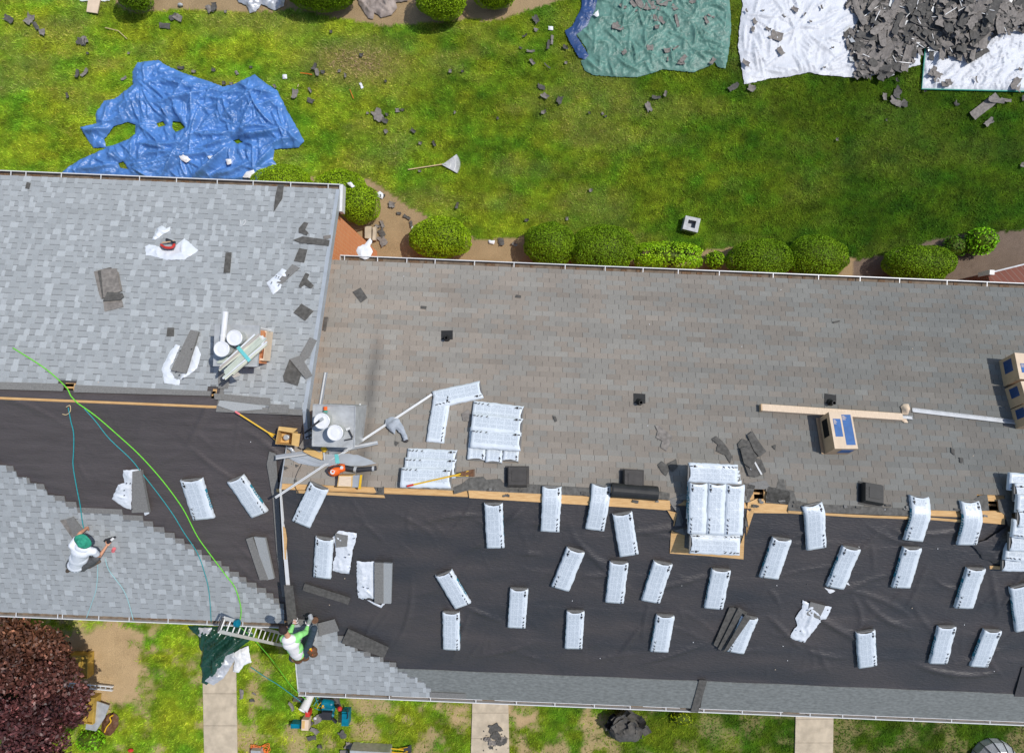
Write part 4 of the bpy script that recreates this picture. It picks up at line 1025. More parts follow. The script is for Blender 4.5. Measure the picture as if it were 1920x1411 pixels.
open_bundle('bundle with wrapper folded back left, grey new shingles bare on its right half', [[(702, 1054), (719, 1055), (719, 1131), (702, 1130)], [(719, 1055), (735, 1056), (733, 1131), (719, 1131)]],
            [[(669, 1051), (685, 1053), (702, 1052), (702, 1122), (690, 1120), (682, 1123), (672, 1120), (669, 1090)], [(688, 1124), (694, 1125), (714, 1134), (720, 1128), (722, 1130), (715, 1139), (700, 1132)]], 'RS', 8)
open_bundle('torn bundle with a square of bare grey shingle at its upper end', [[(628, 1000), (652, 1004), (650, 1024), (630, 1026)]],
            [[(622, 1008), (636, 994), (652, 997), (669, 999), (667, 1015), (661, 1030), (659, 1050), (655, 1075), (642, 1074), (624, 1069), (624, 1055), (630, 1040), (628, 1020)]], 'RS', 12, ht=.07)
open_bundle('badly shredded white bundle on black underlayment, its wrapper in rags', [[(1520, 1128), (1548, 1135), (1536, 1160), (1512, 1152)]],
            [[(1505, 1124), (1517, 1130), (1540, 1134), (1559, 1137), (1555, 1148), (1549, 1160), (1536, 1167), (1526, 1182), (1520, 1188), (1509, 1204), (1495, 1200), (1480, 1196), (1488, 1180), (1495, 1172), (1491, 1158), (1496, 1150), (1504, 1140)]], 'RS', 16, ht=.05)
open_bundle('bare grey shingle stack in an opened white bag left of the brick chimney', [[(357, 618), (372, 622), (348, 700), (320, 694)]],
            [[(330, 645), (338, 648), (328, 672), (318, 690), (328, 708), (338, 712), (352, 704), (370, 690), (377, 665), (370, 648), (364, 650), (352, 690), (340, 700), (336, 722), (308, 718), (303, 690), (318, 660)]], 'LN', 20, ht=.09)
open_bundle('bare bundle of grey shingles without wrapper on the brown underlayment by the rake', [[(461, 1010), (473, 1006), (503, 1086), (487, 1087)], [(476, 1006), (497, 1008), (514, 1084), (500, 1087)]], [], 'LS', 24, ht=.09)
open_bundle('single dark shingle stack with a white plastic scrap at its foot', [[(548, 495), (562, 502), (528, 532), (518, 530)]],
            [[(529, 503), (537, 507), (540, 516), (528, 530), (526, 541), (512, 552), (503, 536), (500, 530), (512, 520)]], 'LN', 28, ht=.03)
sheet('torn_wrapper', [(285, 450), (295, 427), (304, 423), (312, 428), (320, 425), (318, 433), (304, 441), (292, 450)], 'plastic_white', .20, (5, 5), .03, 'LN', 31, .01, cr=dict(dens=70, ln=(.15, .7), wd=(.03, .08)), label='crumpled white plastic twist above the red tool on the left roof', cat='plastic scrap')
sheet('torn_wrapper', [(272, 462), (280, 458), (298, 462), (305, 470), (326, 470), (330, 460), (346, 447), (352, 452), (372, 470), (345, 487), (310, 487), (285, 480), (274, 479)], 'plastic_white', .16, (3, 4), .03, 'LN', 33, .01, edge=.2, cr=dict(dens=40, ln=(.2, .9), wd=(.03, .10)), label='spread white plastic wrapper under the red tool on the left roof', cat='plastic scrap')
# ---------------------------------------------------------------- shrubs and the tree
def leafmesh(P, Nrm, size, col, R, var=.35, flat=.0, asp=.5):
    n = len(P); t1 = R.normal(size=(n, 3)); 
    nn = Nrm+R.normal(size=(n, 3))*flat; nn /= np.linalg.norm(nn, axis=1, keepdims=True)
    t1 -= nn*(t1*nn).sum(1, keepdims=True); t1 /= np.linalg.norm(t1, axis=1, keepdims=True); t2 = np.cross(nn, t1)
    s = size*R.uniform(.6, 1.3, (n, 1)); V = np.zeros((n, 4, 3))
    V[:, 0] = P-t1*s; V[:, 1] = P-t2*s*asp; V[:, 2] = P+t1*s; V[:, 3] = P+t2*s*asp
    c = np.ones((n, 1))*np.array(col)*R.uniform(1-var, 1+var, (n, 1))
    return V.reshape(-1, 3), c
def put_leaves(name, V, c, m_, parent):
    n = len(V)//4; inv = parent.matrix_basis.inverted(); V = V-np.array(parent.location)
    me = bpy.data.meshes.new(name); me.vertices.add(4*n); me.vertices.foreach_set('co', V.ravel()); me.loops.add(4*n); me.loops.foreach_set('vertex_index', np.arange(4*n))
    me.polygons.add(n); me.polygons.foreach_set('loop_start', np.arange(n)*4); me.polygons.foreach_set('loop_total', np.full(n, 4))
    a = me.color_attributes.new('Col', 'FLOAT_COLOR', 'CORNER'); a.data.foreach_set('color', np.repeat(np.concatenate([c, np.ones((n, 1))], 1), 4, 0).ravel())
    me.materials.append(M[m_]); me.update(); return link(name, me, parent)
def mound(px, py, rx, ry, h, label, cols=((.75, 1.0, .6), (1.2, 1.25, .9)), dens=2300, size=.024, box=0., rough=.12, seed=0, name='round_shrub', group='clipped shrubs in the planting bed', loose=0.):
    """clipped shrub: dome of small twigs over a dark core; px,py,rx,ry as its outline shows in the photo"""
    R = np.random.default_rng(seed+500)
    zc = h*.45; c = gp(px, py, zc); sc_m = (CAMZ-zc)/FPX; a, b = rx*sc_m, ry*sc_m
    t = thing(name, label, 'shrub', (c.x, c.y, 0), group=group)
    n = int(dens*a*b*10*(1+.8*bool(box)))
    th = R.uniform(0, 2*np.pi, n); u = R.uniform(-.55, 1, n); r = np.sqrt(1-u*u)
    d = np.stack([r*np.cos(th), r*np.sin(th), u], 1)
    if box: d[:, :2] = np.sign(d[:, :2])*np.abs(d[:, :2])**(1-box*.55); d[:, 2] = np.sign(d[:, 2])*np.abs(d[:, 2])**(1-box*.5)
    k = 1+rough*(fbm(d[:, 0]*2.2+seed, d[:, 1]*2.2+d[:, 2]*1.7, seed, 4)-.5)*2
    lump = .5+.5*ridged(d[:, 0]*3+seed, d[:, 1]*9+d[:, 2]*2, seed+3, 3); k = k-.05*(1-lump)-R.uniform(0, 1, n)**3*(.10+loose)
    P = np.stack([c.x+d[:, 0]*a*k, c.y+d[:, 1]*b*k, zc+d[:, 2]*(h-zc)*k], 1); P[:, 2] = np.maximum(P[:, 2], .03)
    V, cc = leafmesh(P, d*np.array([1/a, 1/b, 1/h]), size, (1, 1, 1), R, .32, .75 if not loose else 1.6, .45)
    mixv = np.clip(fbm(d[:, 0]*3, d[:, 1]*3, seed+8, 3)*1.4-.2+R.uniform(-.2, .2, n), 0, 1)[:, None]
    cc = cc*(np.array(cols[0])*(1-mixv)+np.array(cols[1])*mixv)
    put_leaves('foliage', V, cc, 'leaf', t)
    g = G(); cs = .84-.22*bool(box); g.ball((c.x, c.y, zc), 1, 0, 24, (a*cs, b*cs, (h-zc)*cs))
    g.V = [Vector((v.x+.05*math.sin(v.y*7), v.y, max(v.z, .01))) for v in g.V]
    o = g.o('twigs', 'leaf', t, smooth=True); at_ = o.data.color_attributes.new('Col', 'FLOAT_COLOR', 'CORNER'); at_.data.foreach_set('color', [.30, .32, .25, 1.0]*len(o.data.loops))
    g = G(); g.tube([(c.x, c.y, 0), (c.x, c.y, h*.6)], [.05, .02]); g.o('stem', 'bark', t)
Y1 = ((1.0, 1.2, .4), (1.6, 1.75, .6)); Y2 = ((.62, .86, .35), (.98, 1.2, .45)); YB = ((1.0, 1.5, .5), (1.75, 2.0, .8))
mound(532, 350, 60, 40, 1.3, 'bright green shrub half hidden by the gutter below the blue tarp', Y1, seed=1)
mound(640, 352, 48, 34, 1.3, 'bright green shrub at the roof corner, partly behind the gutter', Y1, seed=2)
mound(675, 382, 37, 38, 1.4, 'bright green shrub with white scrap on it beside the brick wall corner', Y1, seed=3)
mound(826, 446, 60, 39, 1.3, 'dome shaped green shrub standing alone between two bare soil patches', Y1, seed=4)
mound(1031, 458, 49, 43, 1.3, 'dark green dome shrub touching a larger one on its right', Y2, seed=5)
mound(1130, 468, 64, 47, 1.3, 'largest dark green dome shrub, left of the yellow-green hedge', Y2, seed=6)
mound(1253, 480, 62, 26, .9, 'boxy yellow-green leafy hedge between the dome shrubs', YB, dens=700, size=.04, box=.7, seed=7, name='hedge_shrub')
mound(1340, 487, 19, 17, .7, 'smallest yellow-green leafy shrub right of the boxy hedge', YB, dens=800, size=.04, loose=.2, seed=8, name='hedge_shrub')
mound(1425, 488, 61, 41, 1.3, 'dark green dome shrub, left one of the close pair on the right', Y2, seed=9)
mound(1530, 484, 59, 42, 1.3, 'dark green dome shrub, right one of the close pair on the right', Y2, seed=10)
mound(1723, 495, 66, 37, 1.3, 'dark green dome shrub standing alone in the dark mulch', Y2, seed=11)
mound(1838, 452, 28, 26, .9, 'loose bright green leafy shrub in the mulch near the right edge', ((1.0, 1.7, .6), (1.6, 2.3, .9)), dens=450, size=.05, loose=.35, seed=12, name='leafy_shrub')
mound(1790, 462, 24, 20, .5, 'low dark green shrub in the mulch left of the loose bright one', ((.35, .6, .3), (.5, .8, .4)), dens=350, size=.045, loose=.3, seed=13, name='leafy_shrub')
mound(250, -10, 34, 26, 1.3, 'dark green shrub at the top edge left of the cardboard', Y2, seed=14, loose=.1)
mound(600, -14, 72, 30, 1.3, 'wide green shrub at the top edge between the white and brown sheets', Y2, seed=15)
mound(829, -4, 50, 38, 1.5, 'rounded bright green shrub at the top edge centre, the lowest reaching', Y1, seed=16, loose=.1)
mound(926, -12, 42, 24, 1.3, 'green shrub at the top edge right of the lowest reaching one', Y1, seed=17)
mound(1278, 1345, 22, 14, .4, 'small yellow-green plant below the right house gutter', ((1.2, 1.2, .3), (1.9, 1.7, .5)), dens=220, size=.04, loose=.5, seed=18, name='weed_plant')
mound(170, 1388, 26, 20, .5, 'small green plant under the edge of the purple tree', ((.7, 1.3, .4), (1.0, 1.7, .6)), dens=350, size=.05, loose=.5, seed=19, name='leafy_shrub')

t = thing('purple_tree', 'purple leaved plum tree in the bottom left corner', 'tree', gp(75, 1265, 0))
R = np.random.default_rng(77); cc0 = gp(6, 1312, 3.0); P = []; NN = []; CL = []
blobs = []
for i in range(150):
    a_ = R.uniform(0, 2*np.pi); rr = math.sqrt(R.uniform(0, 1))*2.2; zz = 3.0+(1-(rr/2.35)**2)*R.uniform(-.9, 1.25)
    blobs.append((cc0.x+rr*math.cos(a_), cc0.y+rr*math.sin(a_)*.95, zz, R.uniform(.26, .5)*(1-.25*(rr > 2)), R.uniform(.6, 1.35)))
for bx_, by_, bz_, br_, bc_ in blobs:
    n = int(330*(br_/.4)**2); d = R.normal(size=(n, 3)); d /= np.linalg.norm(d, axis=1, keepdims=True); q = R.uniform(.35, 1.12, (n, 1))**.7
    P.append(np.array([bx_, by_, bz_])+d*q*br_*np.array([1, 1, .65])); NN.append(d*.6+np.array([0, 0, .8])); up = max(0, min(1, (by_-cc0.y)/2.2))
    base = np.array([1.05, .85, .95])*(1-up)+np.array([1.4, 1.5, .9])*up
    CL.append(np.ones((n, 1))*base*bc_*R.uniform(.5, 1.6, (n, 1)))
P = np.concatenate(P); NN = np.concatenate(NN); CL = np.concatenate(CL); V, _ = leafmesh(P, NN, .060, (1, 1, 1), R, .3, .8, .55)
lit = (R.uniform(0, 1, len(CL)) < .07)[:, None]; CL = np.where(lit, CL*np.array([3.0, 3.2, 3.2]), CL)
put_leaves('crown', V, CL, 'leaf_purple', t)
g = G(); b0 = gp(75, 1265, 0)
g.tube(smoothpath([b0, b0+Vector((-.1, -.1, .8)), Vector((cc0.x+.1, cc0.y+.1, 1.8)), Vector((cc0.x, cc0.y, 3.2))]), [.16, .16]+[.13]*6+[.11]*6+[.05]*5)
for i in range(16):
    bx_, by_, bz_, br_, _ = blobs[i*9]; g.tube(smoothpath([(cc0.x+.1, cc0.y+.1, 1.7+.04*i), ((cc0.x+bx_)/2, (cc0.y+by_)/2, 2.3), (bx_, by_, bz_)], 4), [.06]*4+[.045]*4+[.015], 5)
g.o('trunk', 'bark', t, smooth=True)

# ---------------------------------------------------------------- tarpaulins
c = gp(350, 240, 0)
sheet('blue_tarp', [(118, 322), (150, 300), (200, 278), (195, 277), (176, 278), (165, 262), (152, 240), (182, 232), (180, 215), (195, 190), (215, 186), (250, 160), (249, 135), (258, 118), (297, 113), (310, 122), (345, 138), (390, 152), (418, 163), (440, 158), (478, 140), (500, 158), (520, 170), (540, 210), (563, 250), (571, 265), (560, 277), (515, 280), (512, 300), (520, 310), (500, 322), (486, 336), (470, 345), (300, 345), (118, 335)],
      'tarp_blue', .56, (1.5, 1.5), .035, 'G', 41, .02,
      holes=[[(196, 262), (215, 237), (240, 229), (255, 234), (254, 252), (240, 262), (215, 272), (200, 276)], [(294, 232), (306, 228), (312, 236), (298, 239)], [(325, 228), (340, 230), (348, 240), (330, 249), (324, 240)], [(222, 306), (232, 303), (242, 318), (226, 315)], [(437, 264), (448, 261), (456, 267), (445, 270)]],
      edge=.30, cr=dict(dens=19, ln=(.35, 2.3), wd=(.04, .24), wander=.3, fine=.09, broad=.30, foci=[(262, 150), (470, 175), (440, 255), (345, 285), (190, 245), (545, 262), (250, 320), (480, 320)]), label='large crumpled bright blue tarpaulin with holes on the lawn by the left roof', cat='tarpaulin')
sheet('green_tarp', [(1120, -20), (1112, 20), (1100, 45), (1078, 62), (1098, 88), (1104, 105), (1089, 115), (1096, 132), (1112, 141), (1150, 144), (1195, 145), (1222, 138), (1243, 130), (1262, 132), (1300, 136), (1330, 124), (1340, 117), (1346, 126), (1360, 129), (1366, 100), (1371, 50), (1368, 0), (1366, -20)], 'tarp_green', .24, (1.9, 1.9), .04, 'G', 43, .02, edge=.25, cr=dict(dens=20, ln=(.25, 1.1), wd=(.03, .10), wander=.8, broad=.3),
      label='green tarpaulin with a blue folded edge, littered with small debris, at the top', cat='tarpaulin')
sheet('blue_folded_edge', [(1092, -20), (1090, 15), (1074, 48), (1059, 58), (1068, 78), (1085, 108), (1097, 112), (1104, 104), (1094, 88), (1080, 66), (1100, 50), (1115, 20), (1126, -20)], 'tarp_navy', .12, (3, 4), .04, 'G', 44, .05, edge=.1, label='dark blue turned-over edge of a second tarpaulin along the green one', cat='tarpaulin')
sheet('white_tarp', [(1388, -20), (1393, 10), (1386, 50), (1384, 90), (1390, 125), (1395, 158), (1425, 152), (1445, 147), (1480, 144), (1517, 136), (1535, 140), (1600, 146), (1660, 139), (1700, 128), (1725, 122), (1728, 60), (1732, -20)], 'tarp_white', .22, (1.2, 1.2), .045, 'G', 46, .02, edge=.2, cr=dict(dens=12, ln=(.25, 1.5), wd=(.03, .10), broad=.5, fine=.06, foci=[(1490, 55), (1515, 150), (1400, 30), (1650, 20)]), label='large white tarpaulin, the left one of two, with small dark tears and shingle debris', cat='tarpaulin')
o = sheet('white_tarp', [(1742, -20), (1736, 80), (1732, 120), (1728, 167), (1800, 168), (1900, 171), (1990, 171), (1990, -20)], 'tarp_white', .22, (2.0, 2.0), .04, 'G', 47, .03, edge=.12, cr=dict(dens=34, ln=(.2, .8), wd=(.03, .07), th0=.9, broad=.3, fine=.08), label='white tarpaulin with a green hem under the debris pile, right one of two', cat='tarpaulin')
g = G(); g.tube([gp(x, y, .05) for x, y in ((1736, 80), (1732, 120), (1728, 167), (1800, 168.5), (1900, 171), (1990, 172))], .022); ho = g.o('hem', 'hem_green', o)
sheet('white_sheet', [(440, -10), (448, 5), (462, 10), (468, 25), (480, 22), (490, 8), (515, 20), (533, 12), (536, -10)], 'tarp_silver', .3, (3, 4), .05, 'G', 51, .02, label='whitish crumpled sheet at the top edge left of the wide shrub', cat='tarpaulin')
sheet('brown_sheet', [(668, -10), (674, 10), (690, 34), (700, 36), (702, 24), (715, 34), (735, 28), (745, 15), (742, 5), (765, 2), (768, -10)], 'tarp_brown', .32, (3, 4), .05, 'G', 52, .02, label='grey brown crumpled sheet at the top edge between two shrubs', cat='tarpaulin')
sheet('white_film', [(148, -10), (150, 2), (206, 2), (208, -10)], 'plastic_white', .1, (3, 4), .06, 'G', 53, .02, label='sliver of white plastic film at the top edge above the board', cat='plastic sheet')
sheet('green_tarp', [(352, 1172), (362, 1185), (372, 1192), (374, 1213), (380, 1222), (376, 1245), (380, 1262), (378, 1278), (388, 1283), (402, 1270), (418, 1250), (440, 1222), (468, 1200), (475, 1190), (470, 1175)], 'bag_green', .55, (1.6, 1.6), .035, 'G', 55, .02, edge=.3, cr=dict(dens=10, ln=(.5, 1.8), wd=(.06, .22), th0=1.0, wander=.3, broad=.3), label='shiny dark green plastic tarpaulin heaped over the left walk below the ladder', cat='tarpaulin')
sheet('silver_tarp', [(384, 1276), (400, 1284), (420, 1270), (432, 1250), (446, 1226), (438, 1222), (424, 1226), (412, 1245), (398, 1262)], 'tarp_silver', .22, (3, 4), .04, 'G', 56, .09, edge=.15, label='silvery grey underside of the tarp heap on the left walk', cat='tarpaulin')
sheet('silver_tarp', [(372, 1176), (398, 1176), (392, 1192), (380, 1197), (371, 1190)], 'tarp_silver', .2, (3, 4), .04, 'G', 57, .10, edge=.15, label='small silvery flap at the upper left of the tarp heap', cat='tarpaulin')
sheet('white_paper', [(436, 1226), (450, 1216), (466, 1210), (469, 1228), (472, 1240), (458, 1246), (448, 1260), (437, 1258), (440, 1240)], 'paper', .16, (4, 5), .04, 'G', 58, .12, edge=.1, label='crumpled white paper wrapper on the right side of the tarp heap', cat='paper')

# ---------------------------------------------------------------- debris
g_ = 'torn shingle pieces dumped on the white tarpaulins'
TD = [(1590, -8), (1620, 45), (1590, 62), (1602, 105), (1608, 142), (1655, 142), (1690, 130), (1712, 95), (1745, 80), (1760, 100), (1800, 96), (1835, 108), (1850, 70), (1880, 55), (1925, 50), (1925, -8)]
def heap(x, y): return .42*math.exp(-(((x-1830)/90)**2+((y-15)/60)**2))+.12*math.exp(-(((x-1650)/60)**2+((y-40)/70)**2))
cnt = 0
while cnt < 112:
    x = random.uniform(1585, 1925); y = random.uniform(-8, 142)
    if not inpoly(np.array([x]), np.array([y]), TD)[0]: continue
    if random.random() > .35+heap(x, y)*1.4: continue
    hz = heap(x, y)
    o = scrap(x, y, random.uniform(.35, 1.0), random.uniform(.16, .32), random.choice([random.uniform(0, 180), random.gauss(115, 18)]), 'G', 'torn grey shingle piece dumped with many others on the white tarps at top right', g_,
          random.choice(['scrap_shingle', 'scrap_back', 'scrap_back', 'scrap_shingle']), curl=.07, base=.10, zz=hz*random.uniform(.55, 1.05)+random.uniform(0, .06), tilt=random.uniform(-.14, .14), tear=.4); cnt += 1
# the small fragments between them
V = []; F = []; mi = []
for i in range(2300):
    x = random.uniform(1585, 1925); y = random.uniform(-8, 145)
    if not inpoly(np.array([x+random.gauss(0, 6)]), np.array([y+random.gauss(0, 6)]), TD)[0]: continue
    p = gp(x, y, .10+heap(x, y)*random.uniform(.3, .95)+random.uniform(0, .05)); l_ = random.uniform(.05, .22); w_ = random.uniform(.03, .10); a = random.uniform(0, math.pi)
    thin = random.random() < .014
    if thin: l_, w_ = random.uniform(.12, .3), .012; p.z += .06
    u_ = Vector((math.cos(a), math.sin(a), random.uniform(-.3, .3))); v_ = Vector((-math.sin(a), math.cos(a), random.uniform(-.3, .3))); n = len(V)
    q = [p-u_*l_-v_*w_, p+u_*l_-v_*w_*random.uniform(.3, 1), p+u_*l_*random.uniform(.6, 1)+v_*w_, p-u_*l_*.8+v_*w_]; V += q+[k-Vector((0, 0, .006)) for k in q]
    F += [(n, n+1, n+2, n+3), (n+7, n+6, n+5, n+4)]+[(n+j, n+4+j, n+4+(j+1) % 4, n+(j+1) % 4) for j in range(4)]; mm = random.choice([0, 0, 1, 1, 2]) if random.random() < .22 else random.choice([0, 1]); mi += [3 if thin else mm]*6
tag(obj('shingle_rubble', V, F, ['scrap_shingle', 'scrap_back', 'galv', 'white_metal'], mi=mi), 'small broken shingle fragments heaped on the white tarps at top right', 'rubble', kind='stuff')
for (x, y, l, w_, a) in ((1455, 68, .42, .28, 20), (1463, 95, .28, .16, 60), (1398, 118, .28, .14, 35), (1415, 40, .2, .12, 60), (1412, 55, .15, .1, 100), (1490, 18, .2, .12, 30), (1470, 30, .12, .05, 40), (1440, 55, .18, .08, 20), (1560, 90, .1, .05, 0), (1545, 127, .08, .05, 0),
                         (1748, 135, .3, .16, 120), (1757, 140, .3, .18, 30), (1778, 155, .22, .18, 60), (1830, 150, .22, .05, 80), (1905, 160, .4, .28, 100), (1770, 158, .2, .15, 10), (1755, 150, .16, .13, 60), (1912, 130, .12, .08, 30), (1400, 20, .12, .05, 60), (1520, 40, .1, .05, 20), (1508, 28, .12, .05, 120), (1430, 20, .1, .05, 10), (1540, 15, .14, .06, 70)):
    scrap(x, y, l, w_, a, 'G', 'stray torn shingle piece on the clear part of a white tarp', 'stray pieces on the clear parts of the white tarps', 'scrap_back', curl=.05, base=.13, tear=.4)
for i in range(28):
    x = random.uniform(1110, 1362); y = random.uniform(0, 120)
    if i < 14: x, y = random.gauss(1215, 35), abs(random.gauss(15, 18))
    scrap(x, y, random.uniform(.10, .30) if i > 14 else random.uniform(.2, .45), random.uniform(.05, .18), random.uniform(0, 180), 'G', 'torn brownish shingle scrap lying on the green tarp', 'scraps on the green tarp', 'scrap_back', curl=.04, base=.10, tear=.4)

def lawn(L_, label, group, mats=('scrap_shingle', 'scrap_back')):
    for i, (x, y, l, w_, a) in enumerate(L_):
        l *= .86; w_ *= .86
        scrap(x, y, l, w_, a, 'G', label, group, mats[i % len(mats)], curl=.06, base=.035, tear=.38)
lawn([(18, 37, .42, .26, 30), (56, 36, .34, .26, 120), (68, 50, .3, .14, 60), (79, 61, .24, .2, 90)], 'dark torn shingle piece on the lawn in the far top left corner', 'pieces in the top left corner')
lawn([(154, 78, .3, .26, 10), (160, 76, .26, .2, 70), (146, 138, .3, .13, 100), (159, 137, .36, .13, 130), (127, 180, .2, .1, 80), (232, 147, .2, .1, 150), (165, 100, .1, .08, 0), (242, 100, .1, .08, 0)], 'dark torn shingle piece on the bright lawn left of the blue tarp', 'pieces left of the blue tarp')
lawn([(310, 48, .42, .2, 5), (335, 34, .3, .22, 30), (325, 32, .26, .18, 150), (393, 18, .3, .2, 60), (402, 13, .32, .2, 90), (423, 22, .12, .1, 0)], 'dark torn shingle piece on the lawn below the top left shrub', 'pieces below the top left shrub')
lawn([(340, 127, .26, .12, 0), (364, 134, .16, .1, 0), (402, 131, .14, .12, 0), (444, 137, .16, .1, 60), (420, 156, .12, .12, 0), (435, 158, .12, .1, 0), (471, 126, .1, .08, 0), (516, 163, .14, .1, 60)], 'small shingle piece lying along the upper rim of the blue tarp', 'pieces along the rim of the blue tarp')
lawn([(590, 126, .26, .14, 120), (595, 137, .26, .14, 80), (606, 135, .16, .12, 0), (553, 176, .34, .2, 100), (583, 189, .26, .16, 20), (582, 170, .2, .08, 60), (621, 60, .1, .1, 0), (636, 134, .1, .1, 90)], 'dark shingle piece on the dry grass right of the blue tarp', 'pieces right of the blue tarp')
lawn([(678, 104, .14, .12, 0), (708, 216, .42, .34, 70), (722, 227, .24, .16, 30), (690, 212, .1, .08, 0), (726, 215, .12, .1, 0), (745, 207, .16, .14, 0), (755, 206, .14, .1, 0), (724, 247, .14, .14, 60), (775, 246, .2, .12, 30), (788, 269, .12, .1, 0), (814, 270, .22, .1, 60), (845, 134, .12, .12, 0), (867, 134, .1, .08, 0), (853, 211, .1, .08, 90), (933, 222, .1, .08, 80), (787, 321, .1, .08, 0), (724, 153, .1, .08, 30), (648, 143, .16, .08, 90)], 'grey shingle piece scattered on the lawn above the rake', 'pieces on the lawn above the rake')
lawn([(1005, 37, .26, .2, 60), (1005, 56, .14, .12, 20), (1028, 85, .34, .1, 95), (1035, 75, .34, .09, 95), (1060, 89, .18, .14, 20), (998, 117, .24, .12, 50), (984, 68, .2, .06, 150), (995, 96, .3, .08, 0), (1026, 124, .3, .04, 40), (1061, 118, .12, .1, 0), (976, 90, .12, .06, 30)], 'grey shingle piece on the lawn just left of the green tarp', 'pieces left of the green tarp')
lawn([(1015, 163, .26, .16, 20), (1022, 181, .26, .18, 30), (1049, 188, .3, .2, 110), (1019, 211, .18, .12, 160), (1105, 212, .08, .08, 0), (1130, 213, .12, .08, 40), (1136, 218, .1, .08, 0), (1216, 201, .34, .2, 70), (1230, 183, .3, .12, 5), (1247, 177, .2, .1, 110)], 'grey shingle piece on the lawn below the green tarp', 'pieces below the green tarp')
lawn([(1374, 164, .42, .18, -30), (1409, 166, .28, .24, 20), (1681, 151, .18, .08, 60), (1658, 182, .26, .14, 90), (1682, 174, .38, .28, 110), (1680, 191, .5, .24, 30), (1694, 193, .3, .24, 40), (1853, 230, .36, .2, -40), (1793, 194, .2, .12, 50), (1884, 188, .4, .12, 10), (1733, 171, .1, .08, 0), (1569, 262, .1, .08, 90), (1662, 225, .1, .05, 90), (1916, 310, .18, .12, 90), (1919, 185, .2, .12, 90)], 'grey shingle piece on the lawn below the white tarps', 'pieces below the white tarps')
lawn([(857, 386, .22, .1, 105), (1107, 357, .16, .12, 0), (987, 413, .14, .1, 0), (1063, 410, .12, .1, 90)], 'small shingle piece on the lawn above the dome shrubs', 'pieces above the dome shrubs')
scrap(1846, 200, 1.05, .30, -38, 'G', 'long grey shingle strip with white edges on the lawn below the right white tarp', None, 'scrap_back', curl=.03, base=.05, tear=.08, name='shingle_strip')
o = scrap(1866, 188, .5, .16, 10, 'G', 'bent grey shingle piece at the upper end of the long strip on the lawn', None, 'scrap_back', curl=.1, base=.12)
lawn([(718, 367, .2, .1, 0), (735, 384, .24, .2, 20), (763, 407, .3, .1, 30), (717, 420, .26, .12, 70), (716, 437, .3, .2, 60), (718, 452, .34, .26, 60), (771, 420, .2, .1, 80), (708, 424, .2, .12, 0), (940, 453, .26, .2, 80), (965, 458, .2, .12, 30), (748, 400, .14, .1, 0)], 'dark shingle piece on the bare soil of the planting bed', 'pieces in the planting bed')
lawn([(560, 1310, .4, .18, 10), (547, 1322, .34, .12, 60), (576, 1358, .5, .2, -30), (590, 1368, .34, .18, 30), (585, 1382, .34, .16, -10), (453, 1300, .34, .13, 92), (473, 1312, .18, .1, 0), (477, 1300, .16, .06, 30), (642, 1376, .28, .22, 60), (655, 1398, .32, .24, 20), (600, 1398, .16, .12, 0), (598, 1345, .4, .26, -30), (632, 1310, .6, .2, 70), (610, 1306, .4, .14, 60), (164, 1223, .18, .14, -20), (645, 1409, .3, .16, 0)], 'dark shingle piece on the worn front lawn around the bucket and tools', 'pieces around the bucket and tools')
lawn([(928, 1364, .42, .34, -20)], 'square dark shingle piece on the middle walk', None, ['scrap_shingle'])
lawn([(930, 1381, .34, .2, 30), (918, 1388, .26, .18, 60), (940, 1390, .34, .22, -15), (925, 1392, .3, .16, 0), (934, 1376, .3, .12, 60), (913, 1384, .2, .14, 0), (921, 1401, .12, .1, 0), (945, 1386, .24, .18, 10)], 'broken black shingle fragment in the small cluster on the middle walk', 'fragments on the middle walk')
g = G()
for i in range(60):
    p = gp(random.gauss(929, 12), random.gauss(1388, 9), .031); a = random.uniform(.012, .035); g.T = Matrix.Translation(p)@Matrix.Rotation(random.uniform(0, 3), 4, 'Z'); g.add([(-a, -a*.6, 0), (a, -a*.5, 0), (a*.7, a*.7, 0), (-a*.5, a*.6, 0), (0, 0, .012)], [(0, 1, 4), (1, 2, 4), (2, 3, 4), (3, 0, 4)])
tag(g.o('shingle_crumbs', 'scrap_shingle'), 'tiny black crumbs of shingle on the middle walk', 'crumbs', kind='stuff')
# heap under the gutter
for i in range(26):
    x, y = random.gauss(1172, 17), random.gauss(1358, 13); hz = .75*math.exp(-(((x-1172)/32)**2+((y-1356)/26)**2))
    scrap(x, y, random.uniform(.25, .5), random.uniform(.16, .3), random.uniform(0, 180), 'G', 'black shingle piece in the heap below the right house gutter', 'shingle heap below the right gutter', random.choice(['scrap_shingle', 'scrap_shingle', 'rubber']), curl=.12, base=.02, zz=hz*random.uniform(.6, 1), tilt=random.uniform(-.3, .3))
g = G(); cc = gp(1172, 1358, 0); g.ball(cc+Vector((0, 0, .02)), 1, 0, 18, (.55, .48, .62)); g.V = [Vector((v.x+.06*math.sin(v.z*9+v.y*5), v.y+.06*math.sin(v.x*8), max(.0, v.z))) for v in g.V]
tag(g.o('shingle_rubble', 'scrap_shingle'), 'core of the black shingle heap below the right house gutter', 'rubble', kind='stuff')

